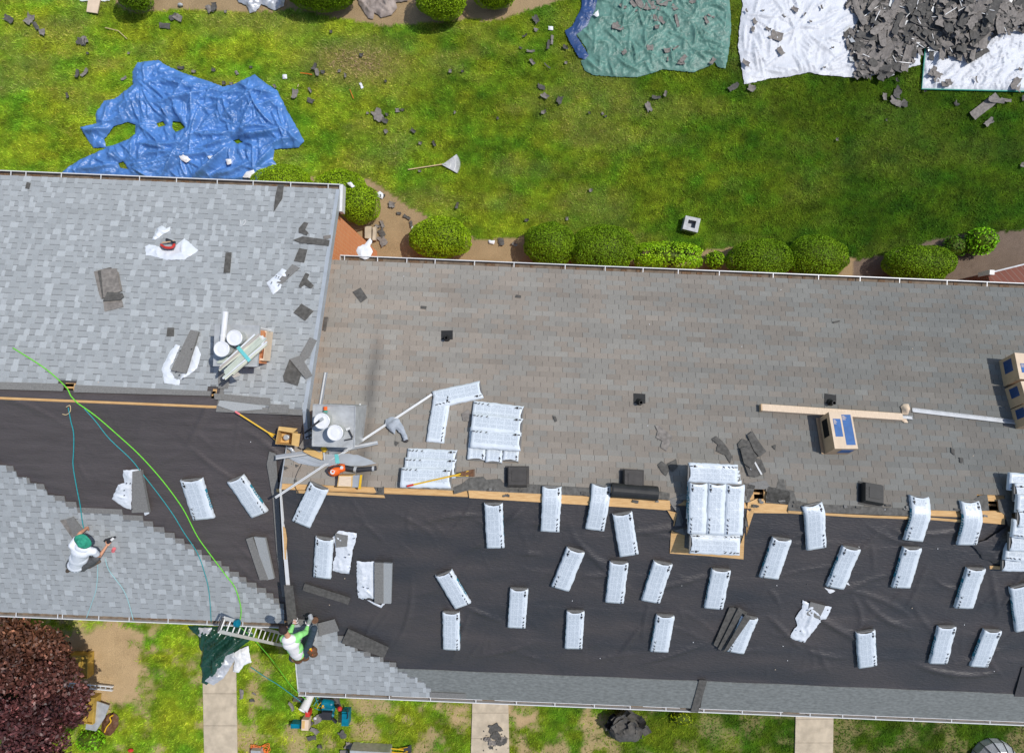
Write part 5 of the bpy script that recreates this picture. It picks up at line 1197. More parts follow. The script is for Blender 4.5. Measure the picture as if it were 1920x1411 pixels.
# loose shingles on the roofs
def rs(x, y, l, w_, a, lab, m_='scrap_shingle', k='auto', grp=None, **kw):
    kw.setdefault('curl', .02); kw.setdefault('base', .022); kw.setdefault('tear', .1); return scrap(x, y, l, w_, a, k, lab, grp, m_, **kw)
for i, P in enumerate(([(521, 346), (532, 347), (529, 372), (513, 397), (516, 368)],)):
    slab('shingle_strip', P, .012, .022, 'scrap_shingle', 'LN', label='long pointed dark shingle strip at the eave of the left roof', cat='shingle strip')
for P, lab in (([(570, 416), (578, 418), (572, 430), (578, 436), (575, 441), (560, 436), (560, 428)], 'small L shaped dark shingle offcut at the right side of the left roof'),
               ([(549, 450), (567, 443), (618, 450), (616, 461), (590, 458), (562, 455)], 'long dark shingle strip pointing at the rake'),
               ([(561, 465), (576, 468), (570, 492), (551, 489)], 'square dark shingle just below the long strip near the rake'),
               ([(573, 511), (580, 514), (576, 523), (588, 535), (583, 541), (571, 534), (563, 539), (560, 536), (566, 524)], 'T shaped dark offcut on the left roof'),
               ([(565, 569), (588, 583), (572, 601), (550, 586)], 'dark square shingle set on its corner on the left roof'),
               ([(423, 473), (434, 473), (431, 511), (419, 511)], 'narrow upright dark shingle strip right of the red tool'),
               ([(606, 442), (620, 440), (620, 446), (607, 449)], 'small pale grey offcut beside the rake'),
               ([(50, 341), (57, 343), (54, 354), (47, 353)], 'small brown patch shingle near the upper left eave'),
               ([(314, 614), (326, 614), (326, 630), (312, 630)], 'small grey square shingle above the white bag'),
               ([(661, 547), (676, 539), (689, 558), (677, 567)], 'dark tilted shingle on the old roof near the rake'),
               ([(608, 594), (615, 594), (611, 620), (604, 619)], 'narrow dark shingle leaning on the rake'),
               ([(789, 573), (800, 574), (799, 579), (789, 578)], 'small black flake on the old shingles left of the first vent pipe'),
               ([(968, 552), (977, 554), (977, 558), (966, 557)], 'tiny dark flake on the upper part of the old roof'),
               ([(1562, 603), (1575, 600), (1575, 603), (1563, 606)], 'thin dark sliver on the old roof right of centre'),
               ([(1228, 797), (1236, 797), (1262, 818), (1250, 845), (1238, 838), (1242, 826), (1230, 820), (1233, 808)], 'ragged grey brown shingle piece on the old roof below the middle vent pipe'),
               ([(1233, 871), (1241, 864), (1257, 876), (1249, 892), (1241, 885)], 'dark torn shingle left of its curled mate near the tall stack'),
               ([(1251, 869), (1268, 860), (1271, 874), (1262, 884), (1254, 880)], 'curled dark shingle just left of the tall stack'),
               ([(1334, 823), (1343, 817), (1354, 826), (1366, 842), (1373, 856), (1369, 868), (1360, 853), (1343, 845), (1346, 833)], 'long ragged grey shingle remnant above the tall stack'),
               ([(1447, 836), (1455, 833), (1454, 843)], 'tiny black triangle flake right of the black torn pile'),
               ([(1783, 838), (1790, 842), (1790, 853), (1784, 848)], 'small dark flake left of the white spotted one on the right'),
               ([(1799, 857), (1806, 858), (1805, 868), (1800, 866)], 'small dark flake with a white spot on the right part of the old roof'),
               ([(865, 775), (878, 767), (883, 773), (880, 790), (868, 788)], 'greenish brown shingle piece left of the loose pile of bundles'),
               ([(1036, 779), (1042, 780), (1045, 789), (1041, 791)], 'small dark flake right of the loose pile of bundles'),
               ([(740, 826), (748, 829), (743, 836), (740, 833)], 'small brown triangle flake below the jacket'),
               ([(532, 873), (541, 877), (533, 881)], 'small dark triangle flake left of the grey flashing sheets'),
               ([(553, 870), (561, 872), (555, 876)], 'tiny dark triangle flake under the grey flashing sheets')):
    slab('shingle_offcut', P, .010, .024, 'scrap_back' if 'pale' in lab or 'grey brown' in lab or 'greenish' in lab else 'scrap_shingle', 'auto', label=lab, cat='shingle offcut')
for P, m_, lab in (([(176, 509), (205, 501), (222, 510), (229, 545), (190, 560), (186, 552)], 'scrap_back', 'fanned stack of dark shingles on the left roof, lower sheets'),
                   ([(183, 508), (208, 501), (225, 547), (192, 560)], 'scrap_shingle', 'fanned stack of dark shingles on the left roof, middle sheets'),
                   ([(189, 505), (218, 503), (226, 546), (194, 558)], 'scrap_back', 'fanned stack of dark shingles on the left roof, top sheet'),
                   ([(193, 562), (228, 562), (231, 575), (196, 584)], 'scrap_back', 'single dark shingle at the foot of the fanned stack'),
                   ([(201, 547), (229, 549), (232, 556), (225, 562), (193, 564)], 'scrap_shingle', 'bent dark shingle laid across the foot of the fanned stack')):
    slab('dark_shingle', P, .014, .02+.012*('middle' in lab)+.028*('top' in lab)+.045*('across' in lab), m_, 'LN', label=lab, cat='shingle')
for P, m_, b_, lab in (([(531, 705), (543, 673), (566, 695), (558, 723), (533, 715)], 'scrap_shingle', .03, 'dark pentagon shaped shingle at the lower right of the left roof'),
                       ([(543, 673), (563, 666), (586, 704), (573, 710)], 'headlap', .06, 'grey shingle strip lying across the dark ones by the rake'),
                       ([(563, 664), (581, 632), (594, 638), (580, 668), (567, 680)], 'headlap', .04, 'grey brown shingle leaning up to the rake'),
                       ([(401, 737), (506, 746), (507, 760), (402, 748)], 'headlap', .022, 'long loose grey shingle strip beside the small vent opening at the ridge'),
                       ([(412, 750), (490, 760), (492, 767), (440, 771), (408, 760)], 'new_shingle', .018, 'light grey shingle strip hanging over the ridge'),
                       ([(506, 757), (542, 759), (540, 775), (502, 773)], 'headlap', .024, 'grey shingle square at the ridge left of the rake'),
                       ([(123, 973), (137, 968), (165, 1005), (155, 1028), (140, 1008)], 'headlap', .03, 'long grey shingle leaning beside the crouching roofer'),
                       ([(112, 975), (124, 973), (150, 1020), (140, 1015)], 'scrap_back', .02, 'darker shingle under the one beside the crouching roofer'),
                       ([(532, 1096), (549, 1097), (558, 1170), (540, 1172)], 'scrap_shingle', .05, 'long dark shingle strip standing along the rake above the seated roofer'),
                       ([(571, 1093), (657, 1120), (653, 1133), (567, 1106)], 'scrap_shingle', .02, 'long dark strip on the underlayment right of the seated roofer'),
                       ([(596, 1168), (627, 1160), (636, 1182), (598, 1192)], 'headlap', .03, 'grey shingle being nailed by the seated roofer'),
                       ([(653, 1178), (729, 1213), (720, 1232), (640, 1205)], 'scrap_shingle', .05, 'dark shingle pair slanting over the stepped edge of new shingles'),
                       ([(1368, 1138), (1384, 1140), (1352, 1218), (1338, 1208)], 'scrap_shingle', .02, 'left dark strip of the three over the half covered bundle'),
                       ([(1385, 1138), (1402, 1148), (1356, 1220), (1346, 1216)], 'scrap_shingle', .06, 'middle dark strip of the three over the half covered bundle'),
                       ([(1398, 1150), (1408, 1158), (1366, 1218), (1356, 1222)], 'scrap_shingle', .14, 'right dark strip of the three over the half covered bundle'),
                       ([(409, 694), (418, 700), (430, 702), (427, 728), (409, 728)], 'headlap', .024, 'grey brown loose shingle below the brick chimney')):
    o = slab('loose_shingle', P, .012, b_, m_, 'auto', label=lab, cat='shingle')
    if m_ == 'new_shingle': a = o.data.color_attributes.new('Col', 'FLOAT_COLOR', 'CORNER'); a.data.foreach_set('color', [1.1]*(4*len(o.data.loops)))
gb = 'glossy black torn shingles above the tall stack'
for P, b_ in (([(1383, 832), (1392, 822), (1410, 828), (1415, 850), (1400, 868), (1393, 866)], .03), ([(1401, 815), (1411, 808), (1425, 830), (1437, 846), (1424, 856), (1414, 845)], .05), ([(1396, 870), (1412, 856), (1428, 862), (1437, 884), (1420, 894), (1404, 892)], .06), ([(1388, 840), (1405, 835), (1420, 855), (1410, 880), (1395, 868)], .09)):
    slab('shingle_scrap', P, .012, b_, 'scrap_shingle', 'RN', label='black torn shingle in the small pile above the tall stack', cat='shingle scrap', group=gb)
for a, b in (((1413, 862), (1428, 889)), ((1403, 869), (1409, 880))):
    g = G(); g.bar(S(*a, .085, 'RN'), S(*b, .085, 'RN'), .035, .004); tag(g.o('adhesive_strip', 'white_metal'), 'white adhesive strip on the black torn shingles, '+('long' if a[0] == 1413 else 'short')+' one', 'strip')
# white rags and scraps
for i, (P, k, lab) in enumerate((([(668, 470), (672, 462), (684, 458), (694, 446), (698, 452), (694, 462), (699, 472), (694, 482), (684, 487), (674, 483)], 'GUT', 'crumpled white rag hanging over the gutter at the step between the houses'),
                                 ([(705, 362), (712, 358), (722, 366), (717, 373), (708, 370)], 'G', 'white scrap on the bed edge right of the corner shrub'),
                                 ([(651, 343), (658, 341), (666, 349), (660, 352)], 'B', 'white scrap lying on top of the corner shrub'),
                                 ([(332, 288), (345, 286), (358, 300), (350, 305), (340, 300)], 'T', 'white paper scrap on the blue tarp, left of the row'),
                                 ([(389, 293), (405, 291), (408, 300), (396, 304)], 'T', 'white paper scrap on the blue tarp, middle of the row'),
                                 ([(423, 299), (434, 298), (434, 307), (426, 309)], 'T', 'round white paper scrap on the blue tarp, right of the row'),
                                 ([(455, 332), (462, 322), (476, 318), (478, 328), (468, 334)], 'T', 'white paper scrap on the lowest edge of the blue tarp'),
                                 ([(530, 140), (538, 140), (538, 148), (530, 148)], 'G', 'small round white scrap right of the blue tarp tip'),
                                 ([(673, 156), (677, 155), (682, 164), (678, 167)], 'G', 'small white sliver on the dry grass patch'),
                                 ([(1028, 49), (1037, 50), (1037, 57), (1028, 56)], 'G', 'small white square scrap left of the green tarp'),
                                 ([(1112, 28), (1122, 18), (1123, 30), (1118, 32)], 'GT', 'white triangle scrap on the corner of the green tarp'),
                                 ([(770, 424), (774, 423), (777, 434), (773, 436)], 'G', 'small white scrap on bare soil beside the lone dome shrub'),
                                 ([(916, 450), (928, 451), (926, 458), (917, 456)], 'G', 'white scrap on bare soil left of the dome shrub pair'),
                                 ([(1585, 1093), (1590, 1091), (1594, 1097)], 'R', 'tiny white scrap near the torn foot of a bundle'),
                                 ([(1546, 1101), (1566, 1107), (1562, 1110), (1556, 1112)], 'R', 'torn white flap at the foot of a leaning bundle'))):
    if k == 'R': k2, bb, am = 'RS', .0, .02
    else: k2 = 'G'; am = .08; bb = {'GUT': 5.35, 'G': .03, 'B': 1.3, 'T': .27, 'GT': .17}[k]
    sheet('white_scrap', P, 'paper', am, (6, 7), .035, k2, 70+i, bb, edge=.06, cr=dict(dens=110, ln=(.08, .35), wd=(.02, .06), fine=.2), label=lab, cat='paper scrap')

# ---------------------------------------------------------------- things on the lawns
# leaf rake
a, b = gp(765, 318, .05), gp(829, 308, .06); t = thing('leaf_rake', 'fan shaped leaf rake with pale wooden handle lying on the lawn', 'rake', a.lerp(b, .5)*1.0); t.location.z = 0
g = G(); g.tube([a, b], .018, 8); g.o('handle', 'wood_handle', t)
g = G(); c = gp(830, 309, .07); e0, e1 = gp(856, 290, .05), gp(857, 324, .05)
for i in range(22):
    e = e0.lerp(e1, i/21); mid_ = math.sin(math.pi*i/21); e = e+(e-c).normalized()*.10*mid_; g.bar(c, e, .022, .006); g.bar(e, e+(e-c).normalized()*.02-Vector((0, 0, .03)), .012, .004)
for f in (.45, .75):
    q = [c+(e0.lerp(e1, i/10)+(e0.lerp(e1, i/10)-c).normalized()*.1*math.sin(math.pi*i/10)-c)*f+Vector((0, 0, .012)) for i in range(11)]; g.tube(q, .008, 5)
g.tube([b, c+(e0+e1-2*c)*.12], [.022, .03], 6); g.o('fan', 'galv', t)
# hollow block
q = [gp(*p, .28) for p in ((1286, 404), (1314, 410), (1308, 436), (1280, 429))]; c = sum(q, Vector())/4
g = G()
for i in range(4):
    p0, p1 = q[i], q[(i+1) % 4]; r0, r1 = c+(p0-c)*.52, c+(p1-c)*.52; V = [p0, p1, r1, r0]; V = V+[v-Vector((0, 0, .27)) for v in V]
    g.add(V, [(3, 2, 1, 0), (0, 1, 5, 4), (2, 3, 7, 6)])
g.prism([c+(v-c)*.5-Vector((0, 0, .2)) for v in q], .04)
tag(g.o('roof_vent_curb', 'dull_metal'), 'square hollow grey metal curb lying on the lawn above the yellow-green hedge', 'metal curb')
# pale board at the top
slab('pine_board', [(165, 0), (169, -14), (190, -12), (182, 25), (162, 22)], .04, .05, 'carton_pale', 'G', label='pale board lying on the lawn at the top edge', cat='board')
tag(G().ball(gp(338, 9, .06), .07, 0, 10, (1.3, .8, .8)).o('metal_can', 'galv'), 'small crushed shiny can on soil at the top edge', 'can')
for i, (P, w_, m_, lab) in enumerate(((((197, 52), (222, 58), (238, 73)), .012, 'wood_handle', 'thin curved straw coloured lath on the top left lawn'), (((563, 137), (575, 138), (585, 140)), .012, 'orange', 'short orange sliver right of the blue tarp'), (((656, 168), (660, 178), (663, 185)), .01, 'orange', 'thin orange sliver on the dry grass patch'),
                                    (((558, 163), (560, 158)), .012, 'wood_handle', 'tiny yellow stick beside a shingle piece'))):
    g = G(); g.tube([gp(x, y, .06) for x, y in P], w_, 5); tag(g.o('wood_splinter', m_), lab, 'splinter')
# concrete blocks at the wall corner
g = G(); t = thing('stepping_blocks', 'two pale concrete blocks on soil beside the brick gable', 'concrete block', gp(695, 430, 0))
for P in ([(684, 424), (696, 424), (696, 448), (684, 446)], [(699, 426), (705, 424), (704, 450), (698, 450)]):
    g = G(); g.prism([gp(x, y, .22) for x, y in P], .22); g.o('block', 'concrete', t)

# front lawn: tools round the tree
def crate(P, h, name, label, col, cat='crate'):
    q = [gp(x, y, h) for x, y in P]; c = sum(q, Vector())/4; t = thing(name, label, cat, (c.x, c.y, 0)); g = G()
    for i in range(4):
        p0, p1 = q[i], q[(i+1) % 4]; r0, r1 = c+(p0-c)*.94, c+(p1-c)*.94; g.prism([p0, p1, r1, r0], h)
    g.o('walls', col, t); g = G(); g.prism([c+(v-c)*.93-Vector((0, 0, h*.25)) for v in q], .03); 
    o = g.o('lid_panel', col, t)
    for f in (.3, .7):
        g = G(); g.bar(q[0].lerp(q[1], f)-Vector((0, 0, h*.22)), q[3].lerp(q[2], f)-Vector((0, 0, h*.22)), .05, .03); g.o('rib', col, t)
crate([(112, 1228), (164, 1228), (164, 1272), (112, 1270)], .35, 'yellow_crate', 'yellow plastic crate beside the tree, upper one of two', 'crate_yellow')
crate([(132, 1306), (178, 1308), (174, 1358), (128, 1352)], .35, 'yellow_crate', 'dirty yellow plastic crate beside the tree, lower one of two', 'crate_yellow')
slab('dark_cover', [(170, 1310), (205, 1322), (196, 1345), (180, 1370), (160, 1366)], .03, .2, 'galv', 'G', label='dark grey folded cover under the lower yellow crate', cat='cover')
a, b = gp(98, 1278, .25), gp(213, 1289, .12); t = thing('aluminium_rail', 'aluminium ladder section lying from under the tree onto the lawn', 'ladder', a.lerp(b, .5)); d = (b-a).normalized(); s_ = Vector((-d.y, d.x, 0))
for o_ in (-.06, .06):
    g = G(); g.bar(a+s_*o_, b+s_*o_, .035, .07); g.o('rail', 'white_metal', t)
for i in range(12):
    g = G(); p = a.lerp(b, (i+.5)/12); g.bar(p-s_*.05, p+s_*.05, .03, .03); g.o('rung', 'galv', t)
t = thing('tool_bag', 'dark brown tool bag with yellow strap on the lawn near the tree', 'tool bag', gp(206, 1358, 0))
sheet('bag', [(192, 1352), (200, 1340), (213, 1334), (223, 1343), (222, 1360), (208, 1378), (194, 1376), (190, 1365)], 'leather', .28, (3, 4), .04, 'G', 91, .05, parent=t, edge=.2)
g = G(); g.tube(smoothpath([gp(x, y, .33) for x, y in ((196, 1372), (200, 1362), (208, 1352), (206, 1344), (212, 1340))], 4), .02, 6); g.o('strap', 'yellow', t)
tag(G().ball(gp(245, 1406, .06), .09, 0, 8, (1.1, .7, .6)).o('red_cup', 'red'), 'small red and white litter at the bottom edge', 'litter')
# bucket lying in the grass
a, b = gp(578, 1312, .2), gp(568, 1332, .42); t = thing('white_bucket', 'dirty white bucket standing on the front lawn beside the blue tools', 'bucket', a)
ax_ = (b-a).normalized(); g = G(); L_ = (b-a).length; g.lathe([(.12, -.15), (.135, L_*.4), (.15, L_), (.137, L_), (.125, L_-.2)], a, 24, 0, ax_, cap=False); g.lathe([(.0, -.15), (.12, -.15)], a, 24, 0, ax_, cap=False); g.o('body', 'bucket_white', t, smooth=False)
g = G(); g.lathe([(.128, L_-.05), (.129, L_-.04)], a, 24, 0, ax_); g.o('contents', 'bucket_clear', t)
g = G(); g.lathe([(.150, L_-.02), (.158, L_-.01), (.158, L_), (.150, L_+.004)], a, 24, 0, ax_, cap=False); g.o('rim', 'bucket_white', t)
# compressor and tools
def blob(parts, name, label, cat, loc, mats):
    t = thing(name, label, cat, loc)
    for nm, m_, fn in parts:
        g = G(); fn(g); g.o(nm, m_, t, smooth=False)
    return t
def P_(x, y, z): return gp(x, y, z)
def fn_tank(a, b, r): return lambda g: g.lathe([(r*.5, 0), (r*.9, .03), (r, .08), (r, (b-a).length-.08), (r*.9, (b-a).length-.03), (r*.5, (b-a).length)], a, 18, 0, (b-a))
blob([('tank', 'teal_tool', fn_tank(P_(603, 1316, .32), P_(626, 1320, .32), .13)), ('tank', 'teal_tool', fn_tank(P_(604, 1326, .15), P_(628, 1330, .15), .13)), ('motor', 'tool_dark', lambda g: g.box(P_(610, 1324, 0).x, P_(628, 1324, 0).x, P_(600, 1336, 0).y, P_(600, 1322, 0).y, .05, .42)),
      ('handle', 'tool_dark', lambda g: g.tube(smoothpath([P_(598, 1312, .3), P_(602, 1308, .5), P_(622, 1310, .52), P_(630, 1316, .35)], 4), .018)), ('gauge', 'yellow', lambda g: g.lathe([(.03, 0), (.03, .03)], P_(606, 1322, .44), 12))],
     'air_compressor', 'teal twin tank air compressor under the gutter, left of the teal toolbox', 'compressor', P_(615, 1322, 0), None)
blob([('box', 'teal_tool', lambda g: (g.box(P_(646, 1325, 0).x, P_(659, 1325, 0).x, P_(650, 1350, 0).y, P_(650, 1324, 0).y, .0, .34), g.box(P_(646, 1325, 0).x+.02, P_(659, 1325, 0).x-.02, P_(650, 1347, 0).y, P_(650, 1326, 0).y, .341, .40))), ('handle', 'tool_dark', lambda g: g.tube(smoothpath([P_(650, 1328, .4), P_(652, 1329, .46), P_(652, 1344, .46), P_(650, 1346, .4)], 3), .015)), ('latch', 'white_metal', lambda g: g.box(P_(651, 0, 0).x-.0, P_(655, 0, 0).x, P_(650, 1338, 0).y, P_(650, 1334, 0).y, .40, .42))],
     'toolbox', 'teal toolbox standing at the right of the tool cluster', 'toolbox', P_(652, 1337, 0), None)
blob([('body', 'red', lambda g: (g.box(P_(634, 0, 0).x, P_(642, 0, 0).x, P_(638, 1334, 0).y, P_(638, 1325, 0).y, .12, .40), g.ball(P_(637, 1328, .38), .08, 0, 10))), ('grip', 'tool_dark', lambda g: g.tube([P_(638, 1330, .3), P_(646, 1334, .2)], .03))], 'red_nailer', 'red power tool on top of the tool cluster', 'power tool', P_(638, 1330, 0), None)
blob([('body', 'teal_tool', lambda g: (g.tube(smoothpath([P_(612, 1345, .25), P_(618, 1338, .3), P_(626, 1341, .3)], 4), .06, 8), g.box(P_(606, 0, 0).x, P_(622, 0, 0).x, P_(612, 1358, 0).y, P_(612, 1350, 0).y, .0, .3))), ('magazine', 'tool_dark', lambda g: g.bar(P_(620, 1340, .12), P_(632, 1352, .12), .06, .1)), ('nose', 'galv', lambda g: g.tube([P_(604, 1346, .2), P_(612, 1345, .25)], .03))], 'teal_nailer', 'teal nail gun in front of the compressor', 'power tool', P_(615, 1348, 0), None)
blob([('carton', 'carton_pale', lambda g: g.box(P_(626, 0, 0).x, P_(639, 0, 0).x, P_(632, 1362, 0).y, P_(632, 1342, 0).y, .0, .30)), ('flap', 'carton_yellow', lambda g: g.box(P_(627, 0, 0).x, P_(632, 0, 0).x, P_(632, 1358, 0).y, P_(632, 1344, 0).y, .302, .31))], 'nail_carton', 'small pale carton at the front of the tool cluster', 'carton', P_(632, 1352, 0), None)
def cable(P, r, m_, name, label, cat, k='G', h=.04, grp=None):
    g = G(); pts = [(S(x, y, h) if k == 'R' else W(x, y, h, k) if isinstance(k, str) else k(x, y)) for x, y in P]; g.tube(smoothpath(pts, 6), r, 6); return tag(g.o(name, m_, smooth=True), label, cat, grp)
cable([(588, 1322), (596, 1312), (604, 1318), (600, 1308), (592, 1306), (598, 1322), (606, 1324), (600, 1330), (590, 1326)], .012, 'teal_rope', 'air_hose', 'tangled teal air hose beside the compressor', 'hose', h=.12)
cable([(594, 1328), (600, 1318), (610, 1314), (612, 1324), (602, 1326)], .012, 'yellow', 'yellow_hose', 'short yellow hose on the compressor', 'cord', h=.36)
R2 = random.Random(5); cable([(470+R2.uniform(0, 36), 1394+R2.uniform(0, 22)) for _ in range(46)], .011, 'orange_cord', 'extension_cord', 'tangled orange extension cord at the bottom edge', 'cord', h=.06)
slab('grey_box', [(470, 1406), (488, 1407), (492, 1430), (470, 1430)], .25, 0, 'galv', 'G', label='grey box end beside the orange cord at the bottom edge', cat='box')
slab('grey_bin', [(656, 1406), (730, 1410), (730, 1450), (656, 1450)], .5, 0, 'galv', 'G', label='grey flat lid at the bottom edge below the yellow shovels', cat='lid')
def shovel(a, b, c, label, k, col='yellow', tip='red', w_=.22, l_=.2, grip=None, h=.05, hm='tool_dark'):
    """a: grip end, b: blade neck, c: blade edge centre (world points)"""
    t = thing('roof_shovel', label, 'shovel', (a+b)/2); g = G(); g.tube([a, a.lerp(b, .5), b], .017, 8); g.o('shaft', col, t)
    g = G(); g.tube([a, a.lerp(b, .12)], .022, 8); g.o('grip', tip, t)
    d = (c-b).normalized(); n = Vector((0, 0, 1)); s_ = d.cross(n).normalized(); g = G()
    g.add([b-s_*.04, b+s_*.04, c+s_*w_/2, c-s_*w_/2, b-s_*.04+n*.008, b+s_*.04+n*.008, c+s_*w_/2+n*.008, c-s_*w_/2+n*.008], [(0, 3, 2, 1), (4, 5, 6, 7), (0, 1, 5, 4), (1, 2, 6, 5), (2, 3, 7, 6), (3, 0, 4, 7)])
    for i in range(9):
        p = c+s_*w_*((i+.5)/9-.5); g.bar(p, p+d*.035, w_/16, .008)
    g.o('blade', hm, t)
    for sgn in (-1, 1):
        g = G(); g.tube([a.lerp(b, .82), b.lerp(c, .6)+s_*sgn*w_*.32+n*.02], .01, 6); g.o('brace', col, t)
shovel(gp(686, 1397, .12), gp(757, 1405, .15), gp(770, 1402, .08), 'yellow shafted roof shovel at the bottom edge, upper one', 'G', tip='orange')
shovel(gp(688, 1404, .08), gp(755, 1411, .1), gp(768, 1414, .06), 'yellow shafted roof shovel at the bottom edge, lower one', 'G', tip='orange')
shovel(S(763, 911, .25, 'RN'), S(864, 888, .24, 'RN'), S(888, 886, .06, 'RN'), 'yellow roof shovel with red grip lying over white bundles', 'RN', tip='red', hm='leather', w_=.16)
shovel(S(441, 771, .10, 'LS'), S(513, 817, .10, 'LS'), S(532, 828, .04, 'LS'), 'yellow and pink shafted shovel leading to the open carton on the ridge', 'LS', tip='pink')
# dome cover
t = thing('fabric_dome', 'grey and black patterned domed cover at the bottom right edge', 'cover', gp(1860, 1420, 0)); g = G(); c = gp(1860, 1424, 0)
g.lathe([(.72, 0), (.70, .25), (.55, .5), (.3, .62), (.02, .66)], c, 14); g.o('cover', 'tarp_silver', t, smooth=False)
for i in range(7):
    a = i*math.pi/7; g = G(); g.tube([c+Vector((math.cos(a)*r*1.015*s, math.sin(a)*r*1.015*s, z+.012)) for r, z, s in ((.72, 0, 1), (.70, .25, 1), (.55, .5, 1), (.3, .62, 1), (.02, .665, 1), (.3, .62, -1), (.55, .5, -1), (.70, .25, -1), (.72, 0, -1))], .012, 4); g.o('seam', 'tool_dark', t)
# ---------------------------------------------------------------- things lying on the roofs
def carton(p1, p2, wpx, h, name, label, side='carton', top='carton_pale', labels=(), flap=True, k='RN', group=None, hole=False):
    """closed carton standing square on the roof; p1,p2 photo points mid of top's short ends"""
    M_, L_ = frame(p1, p2, h, k); t = thing(name, label, 'carton', mw=M_, group=group); w2, l2 = wpx/2, L_/2
    g = G(); g.box(-w2, w2, -l2, l2, .01, h, 0); g.F.pop(1); g.mi.pop(); g.o('sides', side, t, local=True)
    g = G(); g.box(-w2, -.003, -l2, l2, h-.001, h+.006, 0); g.box(.003, w2, -l2, l2, h-.001, h+.006, 0); g.box(-.03, .03, -l2-.001, l2+.001, h+.0062, h+.0075, 1); g.o('lid', [top, 'carton_pale'], t, local=True)
    for i, (x0, x1, y0, y1) in enumerate(labels):
        g = G(); g.box(x0*w2, x1*w2, y0*l2, y1*l2, h+.008, h+.0095); g.o('label', 'blue_label', t, local=True)
        g = G()
        for j in range(5): g.box(x0*w2+.01, (x0+(x1-x0)*(.3+.1*(j % 3)))*w2, (y1-.06-.05*j)*l2, (y1-.085-.05*j)*l2, h+.0096, h+.0102)
        g.o('print', 'carton_pale', t, local=True)
    g = G(); g.box(-w2-.003, -w2, -l2*.2, l2*.75, h*.25, h*.75); g.o('side_label_or_hole', 'tarp_navy' if not hole else 'dark_hole', t, local=True)  # shade painted in: navy for the shaded label, black panel for the hole
    g = G(); g.box(-w2*.2, w2*.9, -l2-.003, -l2, h*.3, h*.8); g.o('side_label_or_hole', 'blue_label', t, local=True)
    if flap: g = G(); g.add([(-w2, -l2, .012), (-w2, l2, .012), (-w2-.09, l2, .06), (-w2-.09, -l2, .06), (-w2, -l2, .02), (-w2, l2, .02), (-w2-.09, l2, .068), (-w2-.09, -l2, .068)], [(0, 1, 2, 3), (7, 6, 5, 4), (0, 3, 7, 4), (3, 2, 6, 7), (2, 1, 5, 6)]); g.o('flap', side, t, local=True)
    return t
carton((1575, 772), (1587, 841), .50, .50, 'open_carton', 'open brown carton with two blue labels standing under the wooden beam', labels=((-.75, -.1, -.35, .62), (.05, .85, -.80, .85)), hole=True)
GX = 'cartons stacked at the right edge'
carton((1928, 663), (1938, 712), .62, .52, 'carton', 'upper carton of the row cut off by the right edge', labels=((-.75, -.1, -.5, .2),), flap=False, group=GX)
carton((1939, 714), (1951, 752), .62, .52, 'carton', 'middle carton of the row cut off by the right edge', labels=((-.75, -.1, -.5, .5),), flap=False, group=GX)
carton((1952, 755), (1962, 792), .62, .52, 'carton', 'lower carton of the row cut off by the right edge', labels=((-.75, -.1, -.5, .5),), flap=False, group=GX)
def lie(p1, p2, w_, h_, name, m_, label, cat, k='RN', lift=.02, parent=None):
    M_, L_ = frame(p1, p2, h_+lift, k); M_ = M_@Matrix.Translation((0, 0, lift)); t = thing(name, label, cat, mw=M_); g = G()
    g.box(-w_/2, w_/2, -L_/2, L_/2, 0, h_); g.o('body', m_, t, local=True); return t, L_
t, L_ = lie((1427, 763), (1693, 781), .155, .12, 'long_carton', 'wood_pale', 'long pale carton of trim lying along the slope behind the open carton', 'long carton', lift=.012)
g = G(); g.box(-.078, .078, L_/2-.03, L_/2+.002, -.002, .122); g.o('end_cap', 'carton', t, local=True)
g = G(); g.box(.079, .081, -L_/2, L_/2, .0, .12); g.o('side', 'carton_yellow', t, local=True)
sheet('torn_carton_end', [(1688, 762), (1694, 757), (1703, 757), (1706, 766), (1702, 777), (1692, 776)], 'carton_pale', .16, (7, 7), .035, 'RN', 101, .03, edge=.06, label='torn cardboard end flap above the end of the long carton', cat='cardboard')
sheet('torn_carton_end', [(1682, 783), (1699, 784), (1703, 792), (1696, 792)], 'carton_pale', .08, (7, 7), .035, 'RN', 102, .03, edge=.06, label='torn cardboard flap below the end of the long carton', cat='cardboard')
def channel(p1, p2, w_, name, label, k='RN', lift=.02, m_='grey_metal', hh=.035, cat='metal channel'):
    M_, L_ = frame(p1, p2, lift+hh, k); M_ = M_@Matrix.Translation((0, 0, lift)); t = thing(name, label, cat, mw=M_)
    g = G(); g.box(-w_/2, w_/2, -L_/2, L_/2, 0, .006); g.box(-w_/2-.0, -w_/2+.008, -L_/2+.001, L_/2-.001, .0061, hh); g.box(w_/2-.008, w_/2, -L_/2+.001, L_/2-.001, .0061, hh); g.o('channel', m_, t, local=True)
    g = G(); g.box(-w_/2+.012, -w_/2+.03, -L_/2+.01, L_/2-.01, .0062, .012); g.o('lip', 'white_metal', t, local=True); return t
channel((1712, 768), (1990, 801), .10, 'metal_channel', 'long silver metal channel reaching off the right edge')
channel((1682, 780), (1712, 783), .07, 'metal_channel', 'short silver metal end sticking out of the long carton', lift=.03)
channel((611, 697), (600, 762), .075, 'metal_channel', 'thin upright white metal channel above the metal chimney', lift=.02)
channel((708, 829), (616, 848), .085, 'metal_channel', 'grey metal channel poking out right below the metal chimney', lift=.05)
channel((516, 857), (645, 838), .10, 'metal_channel', 'grey metal channel left of the flashing sheets', lift=.08)
